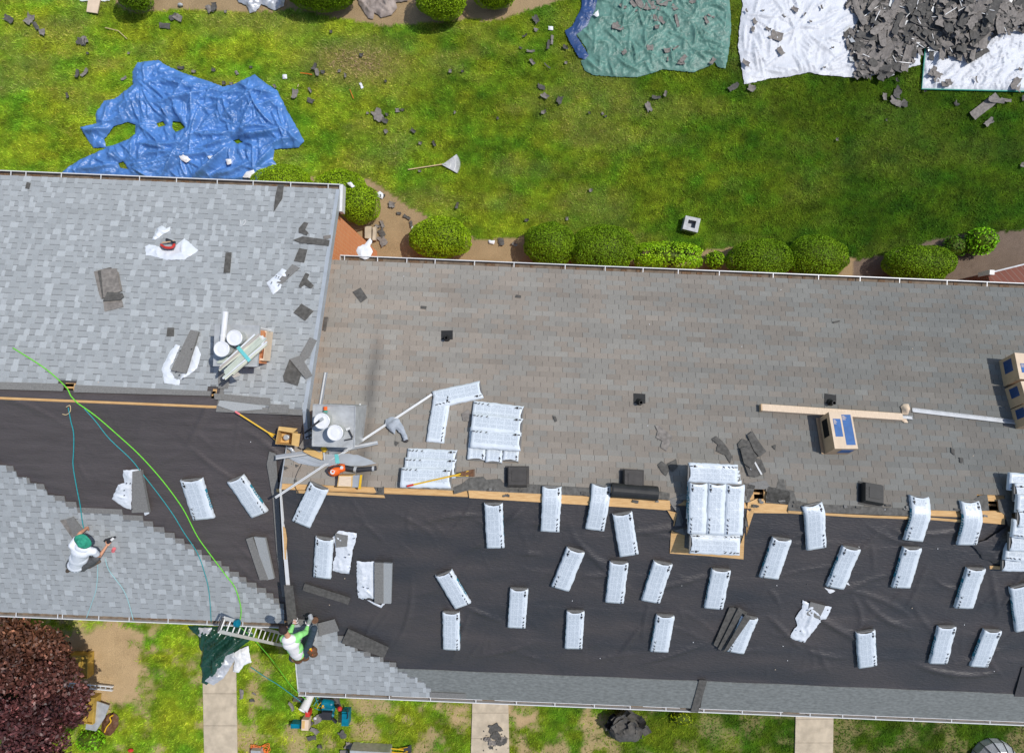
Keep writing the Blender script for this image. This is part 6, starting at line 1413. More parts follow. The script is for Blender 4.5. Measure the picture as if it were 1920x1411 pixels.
# dark membrane roll lying along the ridge
a, b = S(1146, 918, .12, 'RN'), S(1233, 925, .12, 'RN'); t = thing('membrane_roll', 'black half unrolled membrane roll on the ridge below the middle roof vent', 'roll', (a+b)/2)
d = b-a; g = G(); g.lathe([(.155, 0), (.16, .03), (.152, d.length/2), (.158, d.length-.02), (.15, d.length)], a, 28, 0, d); g.o('roll', 'black_plastic', t, smooth=False)
g = G(); g.lathe([(.07, -.004), (.07, .01)], a, 16, 0, d); g.lathe([(.07, -.01), (.07, .004)], b, 16, 0, d); g.o('core', 'carton', t)
# long pole with a jacket hung over it
a, b = S(517, 932, .12, 'RS'), S(810, 739, .12, 'RN'); am = S(690, 818, .25, 'RN')
t = thing('long_pole', 'long grey aluminium pole lying diagonally from the rake to a white bundle', 'pole', am); g = G(); n_ = (b-a).normalized()
g.bar(a, b, .05, .03); g.o('tube', 'grey_metal', t); g = G(); s_ = n_.cross(Vector((0, 0, 1)))*.018
for q_ in (-1, 1): g.bar(a+s_*q_+Vector((0, 0, .031)), b+s_*q_+Vector((0, 0, .031)), .010, .006)
g.o('ridge', 'white_metal', t)
sheet('grey_jacket', [(723, 786), (735, 781), (747, 784), (755, 797), (760, 808), (765, 823), (757, 826), (752, 812), (742, 804), (741, 814), (730, 805), (722, 796)], 'jacket', .16, (5, 6), .03, 'RN', 111, .10, edge=.07, label='grey hooded jacket draped over the long pole', cat='jacket')
cable([(755, 824), (761, 827), (764, 824)], .03, 'cuff', 'jacket_cuff', 'dark cuff of the grey jacket sleeve', 'cuff', 'RN', .05)
# chimney top things: buckets, trowels, caulk
def bucket(px, py, z, label, r=.155, h=.36, k=None):
    """px,py: centre of the lid in the photo, z: the surface it stands on"""
    c = gp(px, py, z+h); c.z = z; t = thing('bucket', label, 'bucket', c)
    g = G(); g.lathe([(r*.86, .0), (r*.95, h*.7), (r*.98, h-.04)], c, 28); g.o('body', 'bucket_clear', t, smooth=False)
    g = G(); g.lathe([(r, h-.045), (r*1.03, h-.03), (r*1.03, h-.004), (r*.97, h), (r*.93, h), (r*.90, h-.014), (r*.6, h-.016), (r*.35, h-.010), (.0001, h-.010)], c, 28, cap=False); g.o('lid', 'bucket_white', t, smooth=False)
    g = G(); g.tube([c+Vector((math.cos(a)*r*1.05, math.sin(a)*r*1.05, h*.72-.14*math.sin(a+.4))) for a in [i*math.pi/12-.4 for i in range(13)]], .006, 5); g.o('handle', 'galv', t)
bucket(603, 789, 7.965, 'white lidded bucket at the upper left of the metal chimney cap')
bucket(628, 811, 7.965, 'white lidded bucket on the middle of the metal chimney cap')
bucket(439, 633, 7.805, 'white lidded bucket at the rear of the brick chimney cap')
bucket(415, 654, 7.805, 'white lidded bucket at the left front corner of the brick chimney cap')
zc_ = 7.965
def rodthing(a, b, r, name, m_, label, cat, extra=None):
    t = thing(name, label, cat, (a+b)/2); g = G(); g.tube([a, b], r, 10); g.o('body', m_, t)
    if extra:
        for nm, mm, p, q, rr in extra: g = G(); g.tube([p, q], rr, 10); g.o(nm, mm, t)
    return t
a, b = gp(610, 776, zc_+.04), gp(610, 762, zc_+.04); rodthing(a, a.lerp(b, .5), .045, 'sealant_tube', 'hem_green', 'green and orange sealant tube behind a bucket on the metal chimney', 'sealant tube', [('nozzle', 'orange', a.lerp(b, .5), b, .04)])
t = rodthing(gp(584, 800, zc_+.38), gp(600, 788, zc_+.4), .02, 'trowel', 'tool_dark', 'dark handled trowel lying on the bucket lid of the metal chimney', 'trowel', [('blade', 'galv', gp(600, 788, zc_+.4), gp(606, 784, zc_+.4), .03)])
t = rodthing(gp(654, 806, zc_+.03), gp(661, 820, zc_+.03), .018, 'hammer', 'tool_dark', 'hammer with pale head lying on the metal chimney cap', 'hammer', [('head', 'white_metal', gp(649, 805, zc_+.04), gp(656, 802, zc_+.04), .03)])
t = rodthing(gp(646, 825, zc_+.03), gp(661, 822, zc_+.03), .014, 'pry_bar', 'tool_dark', 'thin dark pry bar on the lower edge of the metal chimney cap', 'pry bar')
for i, (x, y) in enumerate(((620, 758), (648, 759), (675, 758), (583, 811), (583, 820), (638, 829), (597, 828))):
    tag(G().ball(S(x, y, .25 if x > 600 else .1), .022, 0, 8).o('roof_screw', 'white_metal'), 'small shiny screw head around the metal chimney', 'screw', 'screws around the metal chimney')
# brick chimney: tube, slats
zb = 7.805
a, b = gp(415, 664, zb+.06), gp(423, 584, zb+.10); rodthing(a, b, .058, 'plastic_pipe', 'bucket_white', 'thick white plastic pipe resting on the brick chimney cap', 'pipe', [('coupling', 'bucket_white', a.lerp(b, .40), a.lerp(b, .46), .064)])
t = thing('slat_bundle', 'bundle of pale wooden and vinyl slats tied with teal tape on the brick chimney', 'slat bundle', gp(460, 665, zb+.1))
R3 = random.Random(8); a, b = gp(424, 696, zb+.06), gp(497, 634, zb+.06); d = (b-a).normalized(); s_ = d.cross(Vector((0, 0, 1))).normalized()
for i in range(16):
    o_ = (i % 8-3.5)*.042; z = .05+.035*(i//8)+R3.uniform(0, .02); e0, e1 = R3.uniform(-.12, .12), R3.uniform(-.10, .05); k_ = R3.uniform(-.03, .03)
    g = G(); g.bar(a+s_*(o_+k_)+d*e0+Vector((0, 0, z)), b+s_*(o_-k_)+d*e1+Vector((0, 0, z+.02)), R3.uniform(.03, .055), .016); g.o('slat', R3.choice(['slat_a', 'slat_b', 'slat_c', 'slat_d', 'slat_a', 'slat_d']), t)
g = G(); c = a.lerp(b, .52); g.bar(c-s_*.19+Vector((0, 0, .135)), c+s_*.19+Vector((0, 0, .135)), .07, .01); g.bar(c-s_*.192+Vector((0, 0, .0)), c-s_*.192+Vector((0, 0, .14)), .07, .01, n=s_); g.o('tape', 'tape_teal', t)
for P, m_, b_, lab in (([(487, 628), (500, 634), (492, 646), (478, 640)], 'slat_d', .16, 'white square board at the upper end of the slat bundle'),
                       ([(438, 690), (452, 703), (438, 708), (425, 694)], 'slat_c', .05, 'grey board at the lower end of the slat bundle'),
                       ([(407, 678), (424, 667), (430, 672), (425, 680), (407, 681)], 'slat_b', .05, 'greenish board wedge under the left bucket')):
    q = [gp(x, y, zb+b_) for x, y in P]; g = G(); g.prism(q, .02); tag(g.o('small_board', m_), lab, 'board')
t = thing('orange_box', 'orange brown crate standing right of the brick chimney under the slats', 'crate', S(488, 655, 0, 'LN'))
q = [S(x, y, .45, 'LN') for x, y in ((484, 618), (500, 620), (494, 676), (478, 674))]; c = sum(q, Vector())/4; g = G()
for i in range(4):
    p0, p1 = q[i], q[(i+1) % 4]; r0, r1 = c+(p0-c)*.86, c+(p1-c)*.86; g.prism([p0, p1, r1, r0], .4)
g.o('walls', 'carton_pale', t); g = G(); g.prism([c+(v-c)*.85-Vector((0, 0, .15)) for v in q], .2); g.o('filling', 'carton_yellow', t)
sheet('clear_bag', [(496, 655), (503, 653), (508, 660), (504, 667), (497, 665)], 'tarp_silver', .12, (8, 8), .03, 'LN', 131, .05, edge=.06, label='small silvery plastic bag right of the slat bundle', cat='plastic bag')
rodthing(S(482, 613, .4, 'LN'), S(509, 619, .4, 'LN'), .012, 'metal_rod', 'white_metal', 'thin white metal rod at the upper right of the brick chimney', 'rod')
# open cartons at the ridge by the chimney
t = thing('nail_carton', 'open tan carton with a shiny tin inside at the ridge by the metal chimney', 'carton', S(540, 818, 0))
zt = S(540, 818, .33).z; q = [gp(x, y, zt) for x, y in ((521, 806), (549, 811), (547, 834), (516, 832))]; c = sum(q, Vector())/4; g = G()
for i in range(4):
    p0, p1 = q[i], q[(i+1) % 4]; r0, r1 = c+(p0-c)*.96, c+(p1-c)*.96; g.prism([p0, p1, r1, r0], .34)
g.prism([c+(v-c)*.95-Vector((0, 0, .3)) for v in q], .02); g.o('walls', 'carton_yellow', t)
for P in ([(521, 806), (549, 811), (558, 803), (523, 799)], [(549, 811), (547, 834), (560, 837), (563, 813)]): g = G(); g.prism([gp(x, y, zt+.004) for x, y in P], .01); g.o('flap', 'carton_yellow', t)
g = G(); g.lathe([(.06, 0), (.06, .09), (.05, .095)], gp(539, 819, zt-.24), 16); g.o('tin', 'galv', t)
t = thing('flat_carton', 'tan open carton with dark side under the orange leaf blower', 'carton', S(655, 903, 0, 'RN'))
zt = S(650, 903, .25, 'RN').z; q = [gp(x, y, zt) for x, y in ((635, 891), (661, 891), (660, 913), (632, 912))]; c = sum(q, Vector())/4
g = G(); g.prism(q, .24); g.o('box', 'carton_yellow', t); g = G(); g.prism([c+(v-c)*.86+Vector((0, 0, .004)) for v in q], .003); g.o('paper_lining', 'wood_pale', t)
g = G(); g.prism([gp(x, y, zt-.02) for x, y in ((661, 891), (676, 890), (674, 913), (660, 913))], .02); g.o('dark_flap', 'grey_metal', t)
g = G(); g.prism([gp(x, y, zt-.0) for x, y in ((675, 890), (679, 890), (676, 917), (672, 914))], .03); g.o('yellow_edge', 'yellow', t)
# leaf blower
t = thing('leaf_blower', 'orange leaf blower with black tube on the old shingles near the ridge', 'leaf blower', S(665, 880, 0, 'RN'))
def R_(x, y, h): return S(x, y, h, 'RN')
g = G(); g.ball(R_(627, 882, .16), .155, 0, 14, (.9, .8, .9)); g.ball(R_(636, 878, .16), .13, 0, 12, (1.1, .7, .8)); g.tube([R_(636, 877, .17), R_(647, 876, .15)], [.10, .075], 12); g.o('housing', 'orange', t, smooth=True)
g = G(); g.tube(smoothpath([R_(645, 876, .13), R_(660, 879, .12), R_(675, 880, .12), R_(706, 877, .10)], 5), [.06]*6+[.055]*5+[.05]*5, 12); g.o('tube', 'tool_dark', t, smooth=True)
g = G(); g.tube([R_(664, 879, .12), R_(669, 880, .12)], .066, 12); g.tube([R_(698, 878, .11), R_(702, 878, .11)], .056, 12); g.o('band', 'galv', t)
g = G(); g.tube(smoothpath([R_(620, 886, .2), R_(617, 880, .32), R_(628, 874, .34), R_(640, 874, .24)], 5), .02, 8); g.o('handle', 'tool_dark', t, smooth=True)
g = G(); g.lathe([(.05, 0), (.05, .03)], R_(624, 884, .26), 14); g.lathe([(.035, 0), (.035, .02)], R_(641, 876, .25), 12); g.o('cap', 'white_metal', t)
# grey flashing sheets fanned out
for i, P in enumerate(([(534, 855), (580, 851), (660, 851), (706, 868), (680, 873), (590, 874), (560, 868)], [(540, 858), (600, 853), (670, 852), (700, 864), (660, 872), (585, 872)], [(560, 856), (610, 851), (655, 850), (690, 862), (655, 868), (600, 868)])):
    slab('flashing_sheet', P, .006, .03+.02*i, 'grey_flash', 'RN', label=('lowest', 'middle', 'top')[i]+' grey flashing sheet of the fanned pile below the metal chimney', cat='flashing sheet')
slab('green_tape', [(627, 851), (634, 851), (637, 868), (629, 868)], .004, .083, 'tape_teal', 'RN', label='green tape across the flashing sheets', cat='tape')
slab('cardboard_piece', [(568, 846), (576, 838), (599, 848), (608, 842), (604, 862), (585, 855)], .02, .15, 'carton_yellow', 'RN', label='folded tan cardboard piece lying on the flashing sheets', cat='cardboard')
slab('brown_board', [(560, 838), (572, 818), (600, 832), (602, 841), (595, 844), (578, 838), (566, 841)], .02, .16, 'scrap_back', 'RN', label='dark brown metal offcut between open carton and chimney', cat='offcut')
t = rodthing(R_(605, 838, .22), R_(611, 846, .2), .055, 'tape_reel', 'yellow', 'yellow chalk reel with metal tip on the cardboard piece', 'reel', [('tip', 'galv', R_(607, 848, .2), R_(608, 862, .16), .02)])
sheet('silver_glove', [(538, 838), (546, 838), (554, 846), (548, 850)], 'tarp_silver', .08, (9, 9), .03, 'LS', 141, .1, edge=.05, label='crumpled silvery glove between open carton and metal channel', cat='glove')
for a_, b_, lab in (((570, 812), (584, 803), 'upper'), ((573, 820), (582, 816), 'lower')): rodthing(S(*a_, .35, 'RN'), S(*b_, .35, 'RN'), .018, 'pipe_piece', 'tool_dark', lab+' dark rod between open carton and metal chimney', 'rod')
# red tool on the spread wrapper
t = thing('red_tool', 'red handled tool lying on the white wrapper on the left roof', 'hand tool', S(315, 460, 0, 'LN'))
def L_n(x, y, h): return S(x, y, h, 'LN')
g = G(); g.tube(smoothpath([L_n(302, 459, .1), L_n(310, 464, .14), L_n(322, 464, .14), L_n(327, 458, .1)], 4), .03, 8); g.o('handle', 'red', t)
g = G(); g.tube([L_n(312, 449, .12), L_n(328, 455, .12)], .035, 8); g.o('head', 'tool_dark', t)
g = G(); g.tube([L_n(304, 455, .12), L_n(327, 452, .14)], .018, 6); g.o('arm', 'carton', t)
# white chalk marks
g = G()
for P in ([(450, 412), (452, 421)], [(456, 414), (460, 412), (461, 416), (456, 422)]):
    for p, q in zip(P[:-1], P[1:]): g.bar(L_n(*p, .024), L_n(*q, .024), .012, .002)
g.o('chalk_mark', 'white_metal', hl)
for i in range(70):      # bits of white wrapper and grit
    x, y = random.uniform(10, 1900), random.uniform(500, 1270); k = slope_at(x, y)
    if not k: continue
    tag(G().box(-.01, .01, -.006, .006, 0, .006).o('litter_speck', random.choice(['paper', 'carton_pale', 'scrap_shingle'])), 'tiny speck of litter on the roofs', 'litter', 'litter specks on the roofs').matrix_world = Matrix.Translation(S(x, y, .012 if k != 'RS' and k != 'LS' else -.005))@Matrix.Rotation(random.uniform(0, 3), 4, 'Z')
# folded flap of underlayment
sheet('underlayment_flap', [(1822, 1020), (1850, 1012), (1888, 985), (1900, 1000), (1885, 1040), (1868, 1056), (1845, 1048)], 'felt_black', .16, (1.5, 2), .05, 'RS', 151, .02, edge=.25, parent=hr)

# ---------------------------------------------------------------- ropes and hoses
Rk = 'R'
cable([(24, 652), (45, 665), (75, 684), (100, 703), (125, 727), (133, 742), (146, 756)], .013, 'lime_rope', 'safety_rope', 'bright lime safety rope over the left roof ridge, upper part', 'rope', Rk, .03)
cable([(146, 756), (180, 780), (224, 818), (262, 853), (300, 895), (330, 934), (348, 962), (370, 1005), (395, 1040), (425, 1080), (440, 1100), (450, 1130), (452, 1150), (448, 1170)], .013, 'lime_rope', 'safety_rope', 'bright lime safety rope running down the lower slope of the left roof', 'rope', Rk, .035)
def air(z0, z1, P):
    n = len(P); return [gp(x, y, z0+(z1-z0)*i/(n-1)) for i, (x, y) in enumerate(P)]
def cable3(pts, r, m_, name, label, cat): g = G(); g.tube(smoothpath(pts, 6), r, 6); return tag(g.o(name, m_, smooth=True), label, cat)
cable3(air(5.4, .1, [(448, 1173), (470, 1192), (498, 1222), (522, 1252), (550, 1290), (580, 1315)]), .011, 'lime_rope', 'safety_rope', 'lime rope hanging from the gutter down to the tools on the lawn', 'rope')
cable([(158, 766), (178, 788), (205, 822), (245, 860), (265, 885), (300, 930), (325, 965), (345, 998), (370, 1036), (384, 1075), (392, 1110), (396, 1165)], .011, 'teal_rope', 'air_hose', 'teal hose running beside the lime rope down the left roof', 'hose', Rk, .03)
cable([(128, 764), (133, 790), (138, 812), (138, 845), (137, 872), (143, 910), (150, 945), (154, 975), (158, 995)], .012, 'teal_rope', 'air_hose', 'teal hose hanging straight from the ridge to the crouching roofer', 'hose', Rk, .03)
cable([(117, 776), (125, 777), (132, 770), (131, 760), (124, 763)], .009, 'wood_handle', 'rope_tail', 'short tan rope tail knotted on the teal hose near the ridge', 'rope', Rk, .03)
cable([(183, 1045), (183, 1075), (180, 1105), (172, 1130), (162, 1158)], .010, 'hose_pale', 'air_hose', 'pale teal hose from the crouching roofer to the gutter, left one', 'hose', Rk, .03)
cable([(197, 1046), (203, 1066), (215, 1083), (230, 1103), (240, 1125), (250, 1162)], .010, 'hose_pale', 'air_hose', 'pale teal hose from the crouching roofer to the gutter, right one', 'hose', Rk, .03)
cable3([gp(470, 1250, .08), gp(500, 1270, .08), gp(520, 1282, .08), gp(545, 1300, .08), gp(575, 1322, .1)], .012, 'teal_rope', 'air_hose', 'teal hose lying across the front lawn to the tool cluster', 'hose')
cable([(572, 860), (560, 880), (552, 905), (560, 925)], .006, 'tool_dark', 'thin_wire', 'thin dark wire near the flashing sheets', 'wire', Rk, .03)

# ---------------------------------------------------------------- ladder leaning along the gutter
t = thing('ladder', 'aluminium extension ladder leaning at the gutter below the seated roofer', 'ladder', gp(530, 1190, 0))
a, b = gp(414, 1170, 6.25), gp(560, 1206, 1.0); d = (b-a).normalized(); s_ = Vector((0, .62, .78)); s_ = s_-d*s_.dot(d); s_.normalize(); s_ = s_*.15
for o_ in (-1, 1):
    g = G(); g.bar(a+s_*o_, b+s_*o_, .075, .03, n=d.cross(s_).normalized()); g.o('rail', 'white_metal', t)
n_ = 17
for i in range(n_):
    g = G(); p = a.lerp(b, (i+.3)/n_); g.tube([p-s_, p+s_], .017, 8); g.o('rung', 'white_metal', t)
g = G(); g.tube([a-s_*1.02-d*.02, a+s_*1.02-d*.02], .03, 8); g.o('top_pad', 'tool_dark', t)
tag(G().lathe([(.05, -.05), (.09, -.03), (.09, .05), (.05, .07)], gp(444, 1168, 5.7), 16, 0, (1, .2, .3)).o('rope_grab', 'teal_tool'), 'round teal rope grab hanging at the gutter beside the ladder top', 'rope grab')

# ---------------------------------------------------------------- the two roofers
def cap_(g, a, b, r1, r2, n=14, mi=0):
    a, b = Vector(a), Vector(b); d = b-a; L_ = d.length; pr = []
    for i in range(6): t = math.pi/2*i/5; pr.append((r1*math.sin(t)+1e-4, -r1*math.cos(t)))
    for i in range(6): t = math.pi/2*(1-i/5); pr.append((r2*math.sin(t)+1e-4, L_+r2*math.cos(t)))
    g.lathe(pr, a, n, mi, d)
def ell(g, c, u, v, w_, n=18):
    """ellipsoid with half axes u,v,w_ (vectors)"""
    V = []; c = Vector(c)
    for j in range(11):
        t = math.pi*j/10
        for i in range(n):
            a = 2*math.pi*i/n; r = math.sin(t)+1e-3; V.append(c+u*(r*math.cos(a))+v*(r*math.sin(a))+w_*(-math.cos(t)))
    g.add(V, [(j*n+i, j*n+(i+1) % n, (j+1)*n+(i+1) % n, (j+1)*n+i) for j in range(10) for i in range(n)]+[tuple(range(n))[::-1], tuple(range(10*n, 11*n))])
def fused(g, name, m_, parent, vox=.010, sm=4):
    o = g.o(name, m_, parent); md = o.modifiers.new('r', 'REMESH'); md.mode = 'VOXEL'; md.voxel_size = vox; md.use_smooth_shade = True
    s = o.modifiers.new('s', 'SMOOTH'); s.iterations = sm; s.factor = .5; return o
def hand(g, wrist, fwd, side, up, curl=.5, sc_=1.0):
    """palm, four bent fingers of different lengths and a thumb leaving the side of the palm"""
    fwd, side, up = fwd.normalized(), side.normalized(), up.normalized(); pc = wrist+fwd*.05*sc_
    ell(g, pc, side*.043*sc_, up*.017*sc_, fwd*.055*sc_)
    for o_, L_ in ((-.033, .066), (-.012, .078), (.010, .074), (.031, .058)):
        p = wrist+fwd*.092*sc_+side*o_*sc_; sp = side*o_*.35
        q = p+(fwd*math.cos(curl*.5)+sp*3-up*math.sin(curl*.5))*L_*.5*sc_; r = q+(fwd*math.cos(curl*1.6)-up*math.sin(curl*1.6)+sp*2)*L_*.5*sc_
        cap_(g, p-fwd*.02, q, .0105, .0095, 8); cap_(g, q, r, .0095, .008, 8)
    p = wrist+fwd*.035*sc_-side*.032*sc_; q = p+(fwd*.6-side*.8).normalized()*.04*sc_; r = q+(fwd*.9-side*.25-up*.3*curl).normalized()*.032*sc_
    cap_(g, p, q, .0125, .011, 8); cap_(g, q, r, .011, .009, 8)
def head(g, c, fw, up, s=1.0):
    fw, up = fw.normalized(), up.normalized(); sd = fw.cross(up).normalized()
    ell(g, c, sd*.073*s, fw*.093*s, up*.112*s); ell(g, c+fw*.03-up*.055, sd*.052*s, fw*.058*s, up*.055*s)
    cap_(g, c+fw*.09+up*.012, c+fw*.113-up*.022, .011, .015, 8)
    for q in (-1, 1):
        ell(g, c+sd*q*.075-up*.005, sd*.010, fw*.018, up*.032); ell(g, c+sd*q*.03+fw*.083+up*.018, sd*.016, fw*.010, up*.008)
    cap_(g, c+fw*.098-up*.05-sd*.018, c+fw*.098-up*.05+sd*.018, .008, .008, 8)

def J(k): return lambda x, y, h: S(x, y, h, k)
# crouching roofer with the green hat
j = J('LS'); Z = Vector((0, 0, 1))
pel = j(143, 1060, .30); che = j(153, 1032, .62); nec = j(158, 1018, .76); hea = j(158, 1012, .88)
rsh, lsh = j(175, 1033, .66), j(136, 1022, .66)
rel, rwr = j(186, 1043, .42), j(200, 1023, .22); lel, lwr = j(150, 999, .42), j(164, 988, .12)
rhip, lhip = j(154, 1062, .27), j(134, 1058, .27); rkn, lkn = j(180, 1046, .48), j(150, 1022, .12)
ran, lan = j(170, 1060, .09), j(134, 1060, .10); rto, lto = j(182, 1054, .05), j(128, 1068, .05)
t = thing('person', 'roofer in white T-shirt and green brimmed hat crouching on the left roof', 'person', (pel.x, pel.y, S(143, 1060, 0, 'LS').z))
g = G(); cap_(g, pel, che, .115, .12); cap_(g, che, nec, .11, .055); cap_(g, nec, hea, .055, .055)
fw = ((rwr+lwr)/2-hea).normalized(); hu = (Z*.8+fw*.5); head(g, hea, fw+Vector((0, 0, .2)), Z-fw*fw.z*.6)
for a, b, c_ in ((rsh, rel, rwr), (lsh, lel, lwr)): cap_(g, che.lerp(a, .6), a, .08, .06); cap_(g, a, b, .052, .042); cap_(g, b, c_, .042, .027)
sn = nrm('LS')
hd = (rwr-rel).normalized(); hand(g, rwr, hd, hd.cross(sn), sn, .9); hd = (lwr-lel); hd = (hd-sn*hd.dot(sn)).normalized(); hd = (hd+Vector((0, .6, 0))).normalized(); hand(g, lwr, hd, -hd.cross(sn), sn, .15)
for a, b, c_, d_ in ((rhip, rkn, ran, rto), (lhip, lkn, lan, lto)): cap_(g, pel.lerp(a, .7), a, .11, .10); cap_(g, a, b, .085, .06); cap_(g, b, c_, .055, .04); cap_(g, c_, d_, .042, .035)
fused(g, 'body', 'skin', t, .0065, 3)
sx_ = (rsh-lsh).normalized(); ax_ = (che-pel).normalized(); nz_ = sx_.cross(ax_).normalized()
g = G(); cap_(g, pel-ax_*.02, che, .155, .165); ell(g, pel.lerp(che, .06), sx_*.20, nz_*.165, ax_*.17); ell(g, pel.lerp(che, .5), sx_*.21, nz_*.165, ax_*.24); ell(g, che, sx_*.225, nz_*.165, ax_*.19); ell(g, che.lerp(nec, .45), sx_*.17, nz_*.11, ax_*.11)
for a, b in ((rsh, rel), (lsh, lel)): cap_(g, che.lerp(a, .55), a, .11, .082); cap_(g, a, a.lerp(b, .5), .080, .072)
fused(g, 'shirt', 'shirt_white', t, .011, 4)
g = G(); ell(g, pel-ax_*.02, sx_*.17, nz_*.155, ax_*.13)
for a, b, c_ in ((rhip, rkn, ran), (lhip, lkn, lan)): cap_(g, a, b, .118, .085); cap_(g, b, b.lerp(c_, .85), .082, .06)
fused(g, 'trousers', 'trousers', t, .011, 3)
for a, b in ((ran, rto), (lan, lto)):
    g = G(); d = (b-a).normalized(); cap_(g, a-d*.04, b+d*.05, .052, .045); fused(g, 'shoe', 'shoe', t, .010, 2)
hn = (Z*1.0+fw*.45+Vector((.1, -.15, 0))).normalized(); hc = hea+hn*.055; g = G()
g.lathe([(.178, -.012), (.183, .0), (.14, .012), (.103, .02), (.098, .07), (.080, .105), (.05, .112), (.0005, .095)], hc, 32, 0, hn, cap=False); g.lathe([(.178, -.014), (.1, -.004), (.0005, .0)], hc, 32, 0, hn, cap=False)
g.V = [v+Vector((0, 0, .018*math.sin(3*math.atan2(v.y-hc.y, v.x-hc.x)))) if (v-hc).length > .13 else v for v in g.V]
g.o('hat', 'hat', t, smooth=True)
tt = thing('nail_gun', 'black and silver nail gun held by the crouching roofer', 'nail gun', rwr)
m0 = rwr+((rwr-rel).normalized())*.07; g = G(); g.tube([m0-sx_*.02, j(209, 1012, .16)], .035, 10); g.o('body', 'tool_dark', tt); g = G(); g.tube([j(208, 1013, .2), j(213, 1008, .14)], .03, 10); g.o('nose', 'white_metal', tt)
g = G(); g.bar(j(203, 1010, .09), j(217, 1006, .07), .05, .07); g.o('magazine', 'tool_dark', tt); g = G(); g.tube([m0-Z*.03, j(196, 1012, .12)], .038, 8); g.o('handle', 'rubber', tt)
rodthing(j(212, 1033, .05), j(214, 1028, .08), .04, 'pink_ball', 'pink', 'small pink fitting on the shingles beside the crouching roofer', 'fitting')

# seated roofer in lime shirt
j = J('RS')
pel = j(560, 1226, .22); che = j(546, 1203, .60); nec = j(538, 1189, .76); hea = j(533, 1180, .86)
lsh, rsh = j(531, 1197, .66), j(562, 1190, .62); lel, lwr = j(544, 1184, .42), j(550, 1170, .20); rel, rwr = j(573, 1185, .42), j(577, 1173, .26)
rhip, lhip = j(572, 1226, .18), j(550, 1232, .18); rkn, ran, rto = j(589, 1178, .44), j(577, 1213, .12), j(584, 1203, .07)
lkn, lan, lto = j(560, 1190, .30), j(545, 1215, .07), j(538, 1205, .05)
t = thing('person', 'dark haired roofer in lime shirt and pale vest sitting at the right roof corner', 'person', (pel.x, pel.y, S(560, 1226, 0, 'RS').z))
g = G(); cap_(g, pel, che, .115, .12); cap_(g, che, nec, .11, .055); cap_(g, nec, hea, .055, .055); fw = ((rwr+lwr)/2-hea).normalized(); head(g, hea, fw+Z*.1, Z-fw*fw.z*.6)
for a, b, c_ in ((rsh, rel, rwr), (lsh, lel, lwr)): cap_(g, che.lerp(a, .6), a, .08, .06); cap_(g, a, b, .052, .042); cap_(g, b, c_, .042, .027)
sn = nrm('RS')
for a, b, c_, d_ in ((rhip, rkn, ran, rto), (lhip, lkn, lan, lto)): cap_(g, pel.lerp(a, .7), a, .11, .10); cap_(g, a, b, .085, .06); cap_(g, b, c_, .055, .04); cap_(g, c_, d_, .042, .035)
hd = (rwr-rel).normalized(); hand(g, rwr, hd, hd.cross(sn), sn, .9); hd = (lwr-lel).normalized(); hand(g, lwr, hd, -hd.cross(sn), sn, .4)
fused(g, 'body', 'skin', t, .0065, 3)
g = G(); hd = (rwr-rel).normalized(); hand(g, rwr, hd, hd.cross(sn), sn, .9, 1.10); ell(g, rwr+hd*.04, hd.cross(sn)*.05, sn*.026, hd*.06); cap_(g, rwr-hd*.01, rwr+hd*.03, .036, .036); fused(g, 'glove', 'glove', t, .0065, 2)
g = G(); hd = (lwr-lel).normalized(); hand(g, lwr, hd, -hd.cross(sn), sn, .4, 1.10); ell(g, lwr+hd*.04, hd.cross(sn)*.05, sn*.026, hd*.06); fused(g, 'glove', 'glove', t, .0065, 2)
sx_ = (rsh-lsh).normalized(); ax_ = (che-pel).normalized(); sx_ = (sx_-ax_*sx_.dot(ax_)).normalized(); nz_ = sx_.cross(ax_).normalized()
g = G(); cap_(g, pel-ax_*.0, che, .150, .16); ell(g, pel.lerp(che, .12), sx_*.17, nz_*.15, ax_*.16); ell(g, pel.lerp(che, .5), sx_*.185, nz_*.155, ax_*.24); ell(g, che, sx_*.205, nz_*.155, ax_*.19); ell(g, che.lerp(nec, .45), sx_*.16, nz_*.11, ax_*.11)
for a, b, c_ in ((rsh, rel, rwr), (lsh, lel, lwr)): cap_(g, che.lerp(a, .55), a, .11, .080); cap_(g, a, b, .078, .062); cap_(g, b, b.lerp(c_, .8), .060, .045)
fused(g, 'shirt', 'shirt_lime', t, .011, 4)
if nz_.z < 0: nz_ = -nz_
g = G(); cap_(g, pel.lerp(che, .12)+nz_*.028, che+nz_*.028, .135, .15); ell(g, pel.lerp(che, .35)+nz_*.028, sx_*.155, nz_*.148, ax_*.28); ell(g, che+nz_*.028, sx_*.19, nz_*.150, ax_*.19); ell(g, che.lerp(nec, .5)+nz_*.028, sx_*.165, nz_*.112, ax_*.13); fused(g, 'vest', 'vest_pale', t, .011, 4)
g = G(); ell(g, pel-ax_*.02, sx_*.16, nz_*.145, ax_*.13)
for a, b, c_ in ((rhip, rkn, ran), (lhip, lkn, lan)): cap_(g, a, b, .105, .078); cap_(g, b, b.lerp(c_, .9), .076, .058)
fused(g, 'jeans', 'jeans', t, .011, 3)
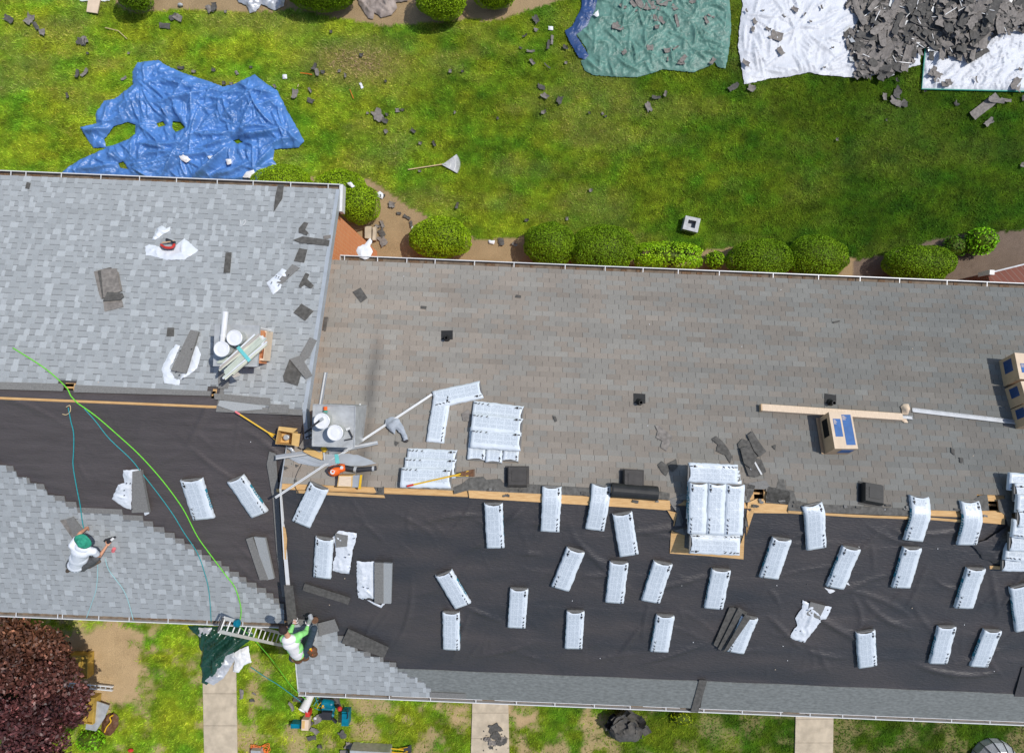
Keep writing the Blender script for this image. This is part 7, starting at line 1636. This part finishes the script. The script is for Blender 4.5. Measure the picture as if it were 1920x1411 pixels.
g = G(); hu = Z-fw*fw.z*.6; hu.normalize(); hb = -(fw-hu*fw.dot(hu)).normalized(); s2 = hb.cross(hu).normalized(); ell(g, hea+hu*.030+hb*.030, s2*.090, hb*.108, hu*.108); cap_(g, hea+hb*.08, nec+hb*.035, .06, .05); fused(g, 'hair', 'hair', t, .007, 1)
for a, b in ((ran, rto), (lan, lto)): g = G(); d = (b-a).normalized(); cap_(g, a-d*.04, b+d*.05, .052, .045); fused(g, 'shoe', 'shoe', t, .010, 2)
g = G()      # tool belt round the hips with pouches
for i in range(20):
    a0, a1 = i*math.pi/10, (i+1)*math.pi/10; f = lambda q: pel-ax_*.03+sx_*math.cos(q)*.185+nz_*math.sin(q)*.165
    g.bar(f(a0)-ax_*.0, f(a1), .012, .06, n=ax_)
g.o('belt', 'leather', t)
for c_, r_ in ((pel-ax_*.15+sx_*.12+nz_*.06, .095), (pel-ax_*.17-sx_*.04+nz_*.08, .10), (j(585, 1219, .26), .125), (j(588, 1226, .24), .10), (pel-ax_*.09-sx_*.15, .075)):
    g = G(); ell(g, c_, sx_*r_, nz_*r_*.7, ax_*r_*.9); o = fused(g, 'pouch', 'leather', t, .010, 1)
for c_ in (j(567, 1234, .3), j(582, 1216, .34), j(547, 1227, .28)): g = G(); g.ball(c_, .032, 0, 10); g.o('belt_tool', 'yellow', t)
g = G(); cap_(g, j(586, 1226, .30), j(584, 1218, .34), .02, .018); g.o('belt_tool', 'orange', t)
tt = thing('nail_gun', 'silver and brown coil nail gun in the gloved hand of the seated roofer', 'nail gun', j(583, 1160, .1))
g = G(); g.tube([rwr+Z*.03+(rwr-rel).normalized()*.08, j(583, 1158, .24), j(581, 1153, .18)], [.04, .055, .05], 12); g.o('body', 'galv', tt); g = G(); g.lathe([(.075, 0), (.075, .07)], j(591, 1161, .10), 16, 0, (.2, .1, 1)); g.o('coil_magazine', 'leather', tt)
g = G(); g.tube([j(576, 1156, .15), j(571, 1154, .05)], .02, 8); g.o('nose', 'tool_dark', tt); g = G(); g.tube([rwr+(rwr-rel).normalized()*.07-Z*.04, rwr+(rwr-rel).normalized()*.07+Z*.06], .026, 8); g.o('handle', 'tool_dark', tt)

bpy.context.view_layer.update()
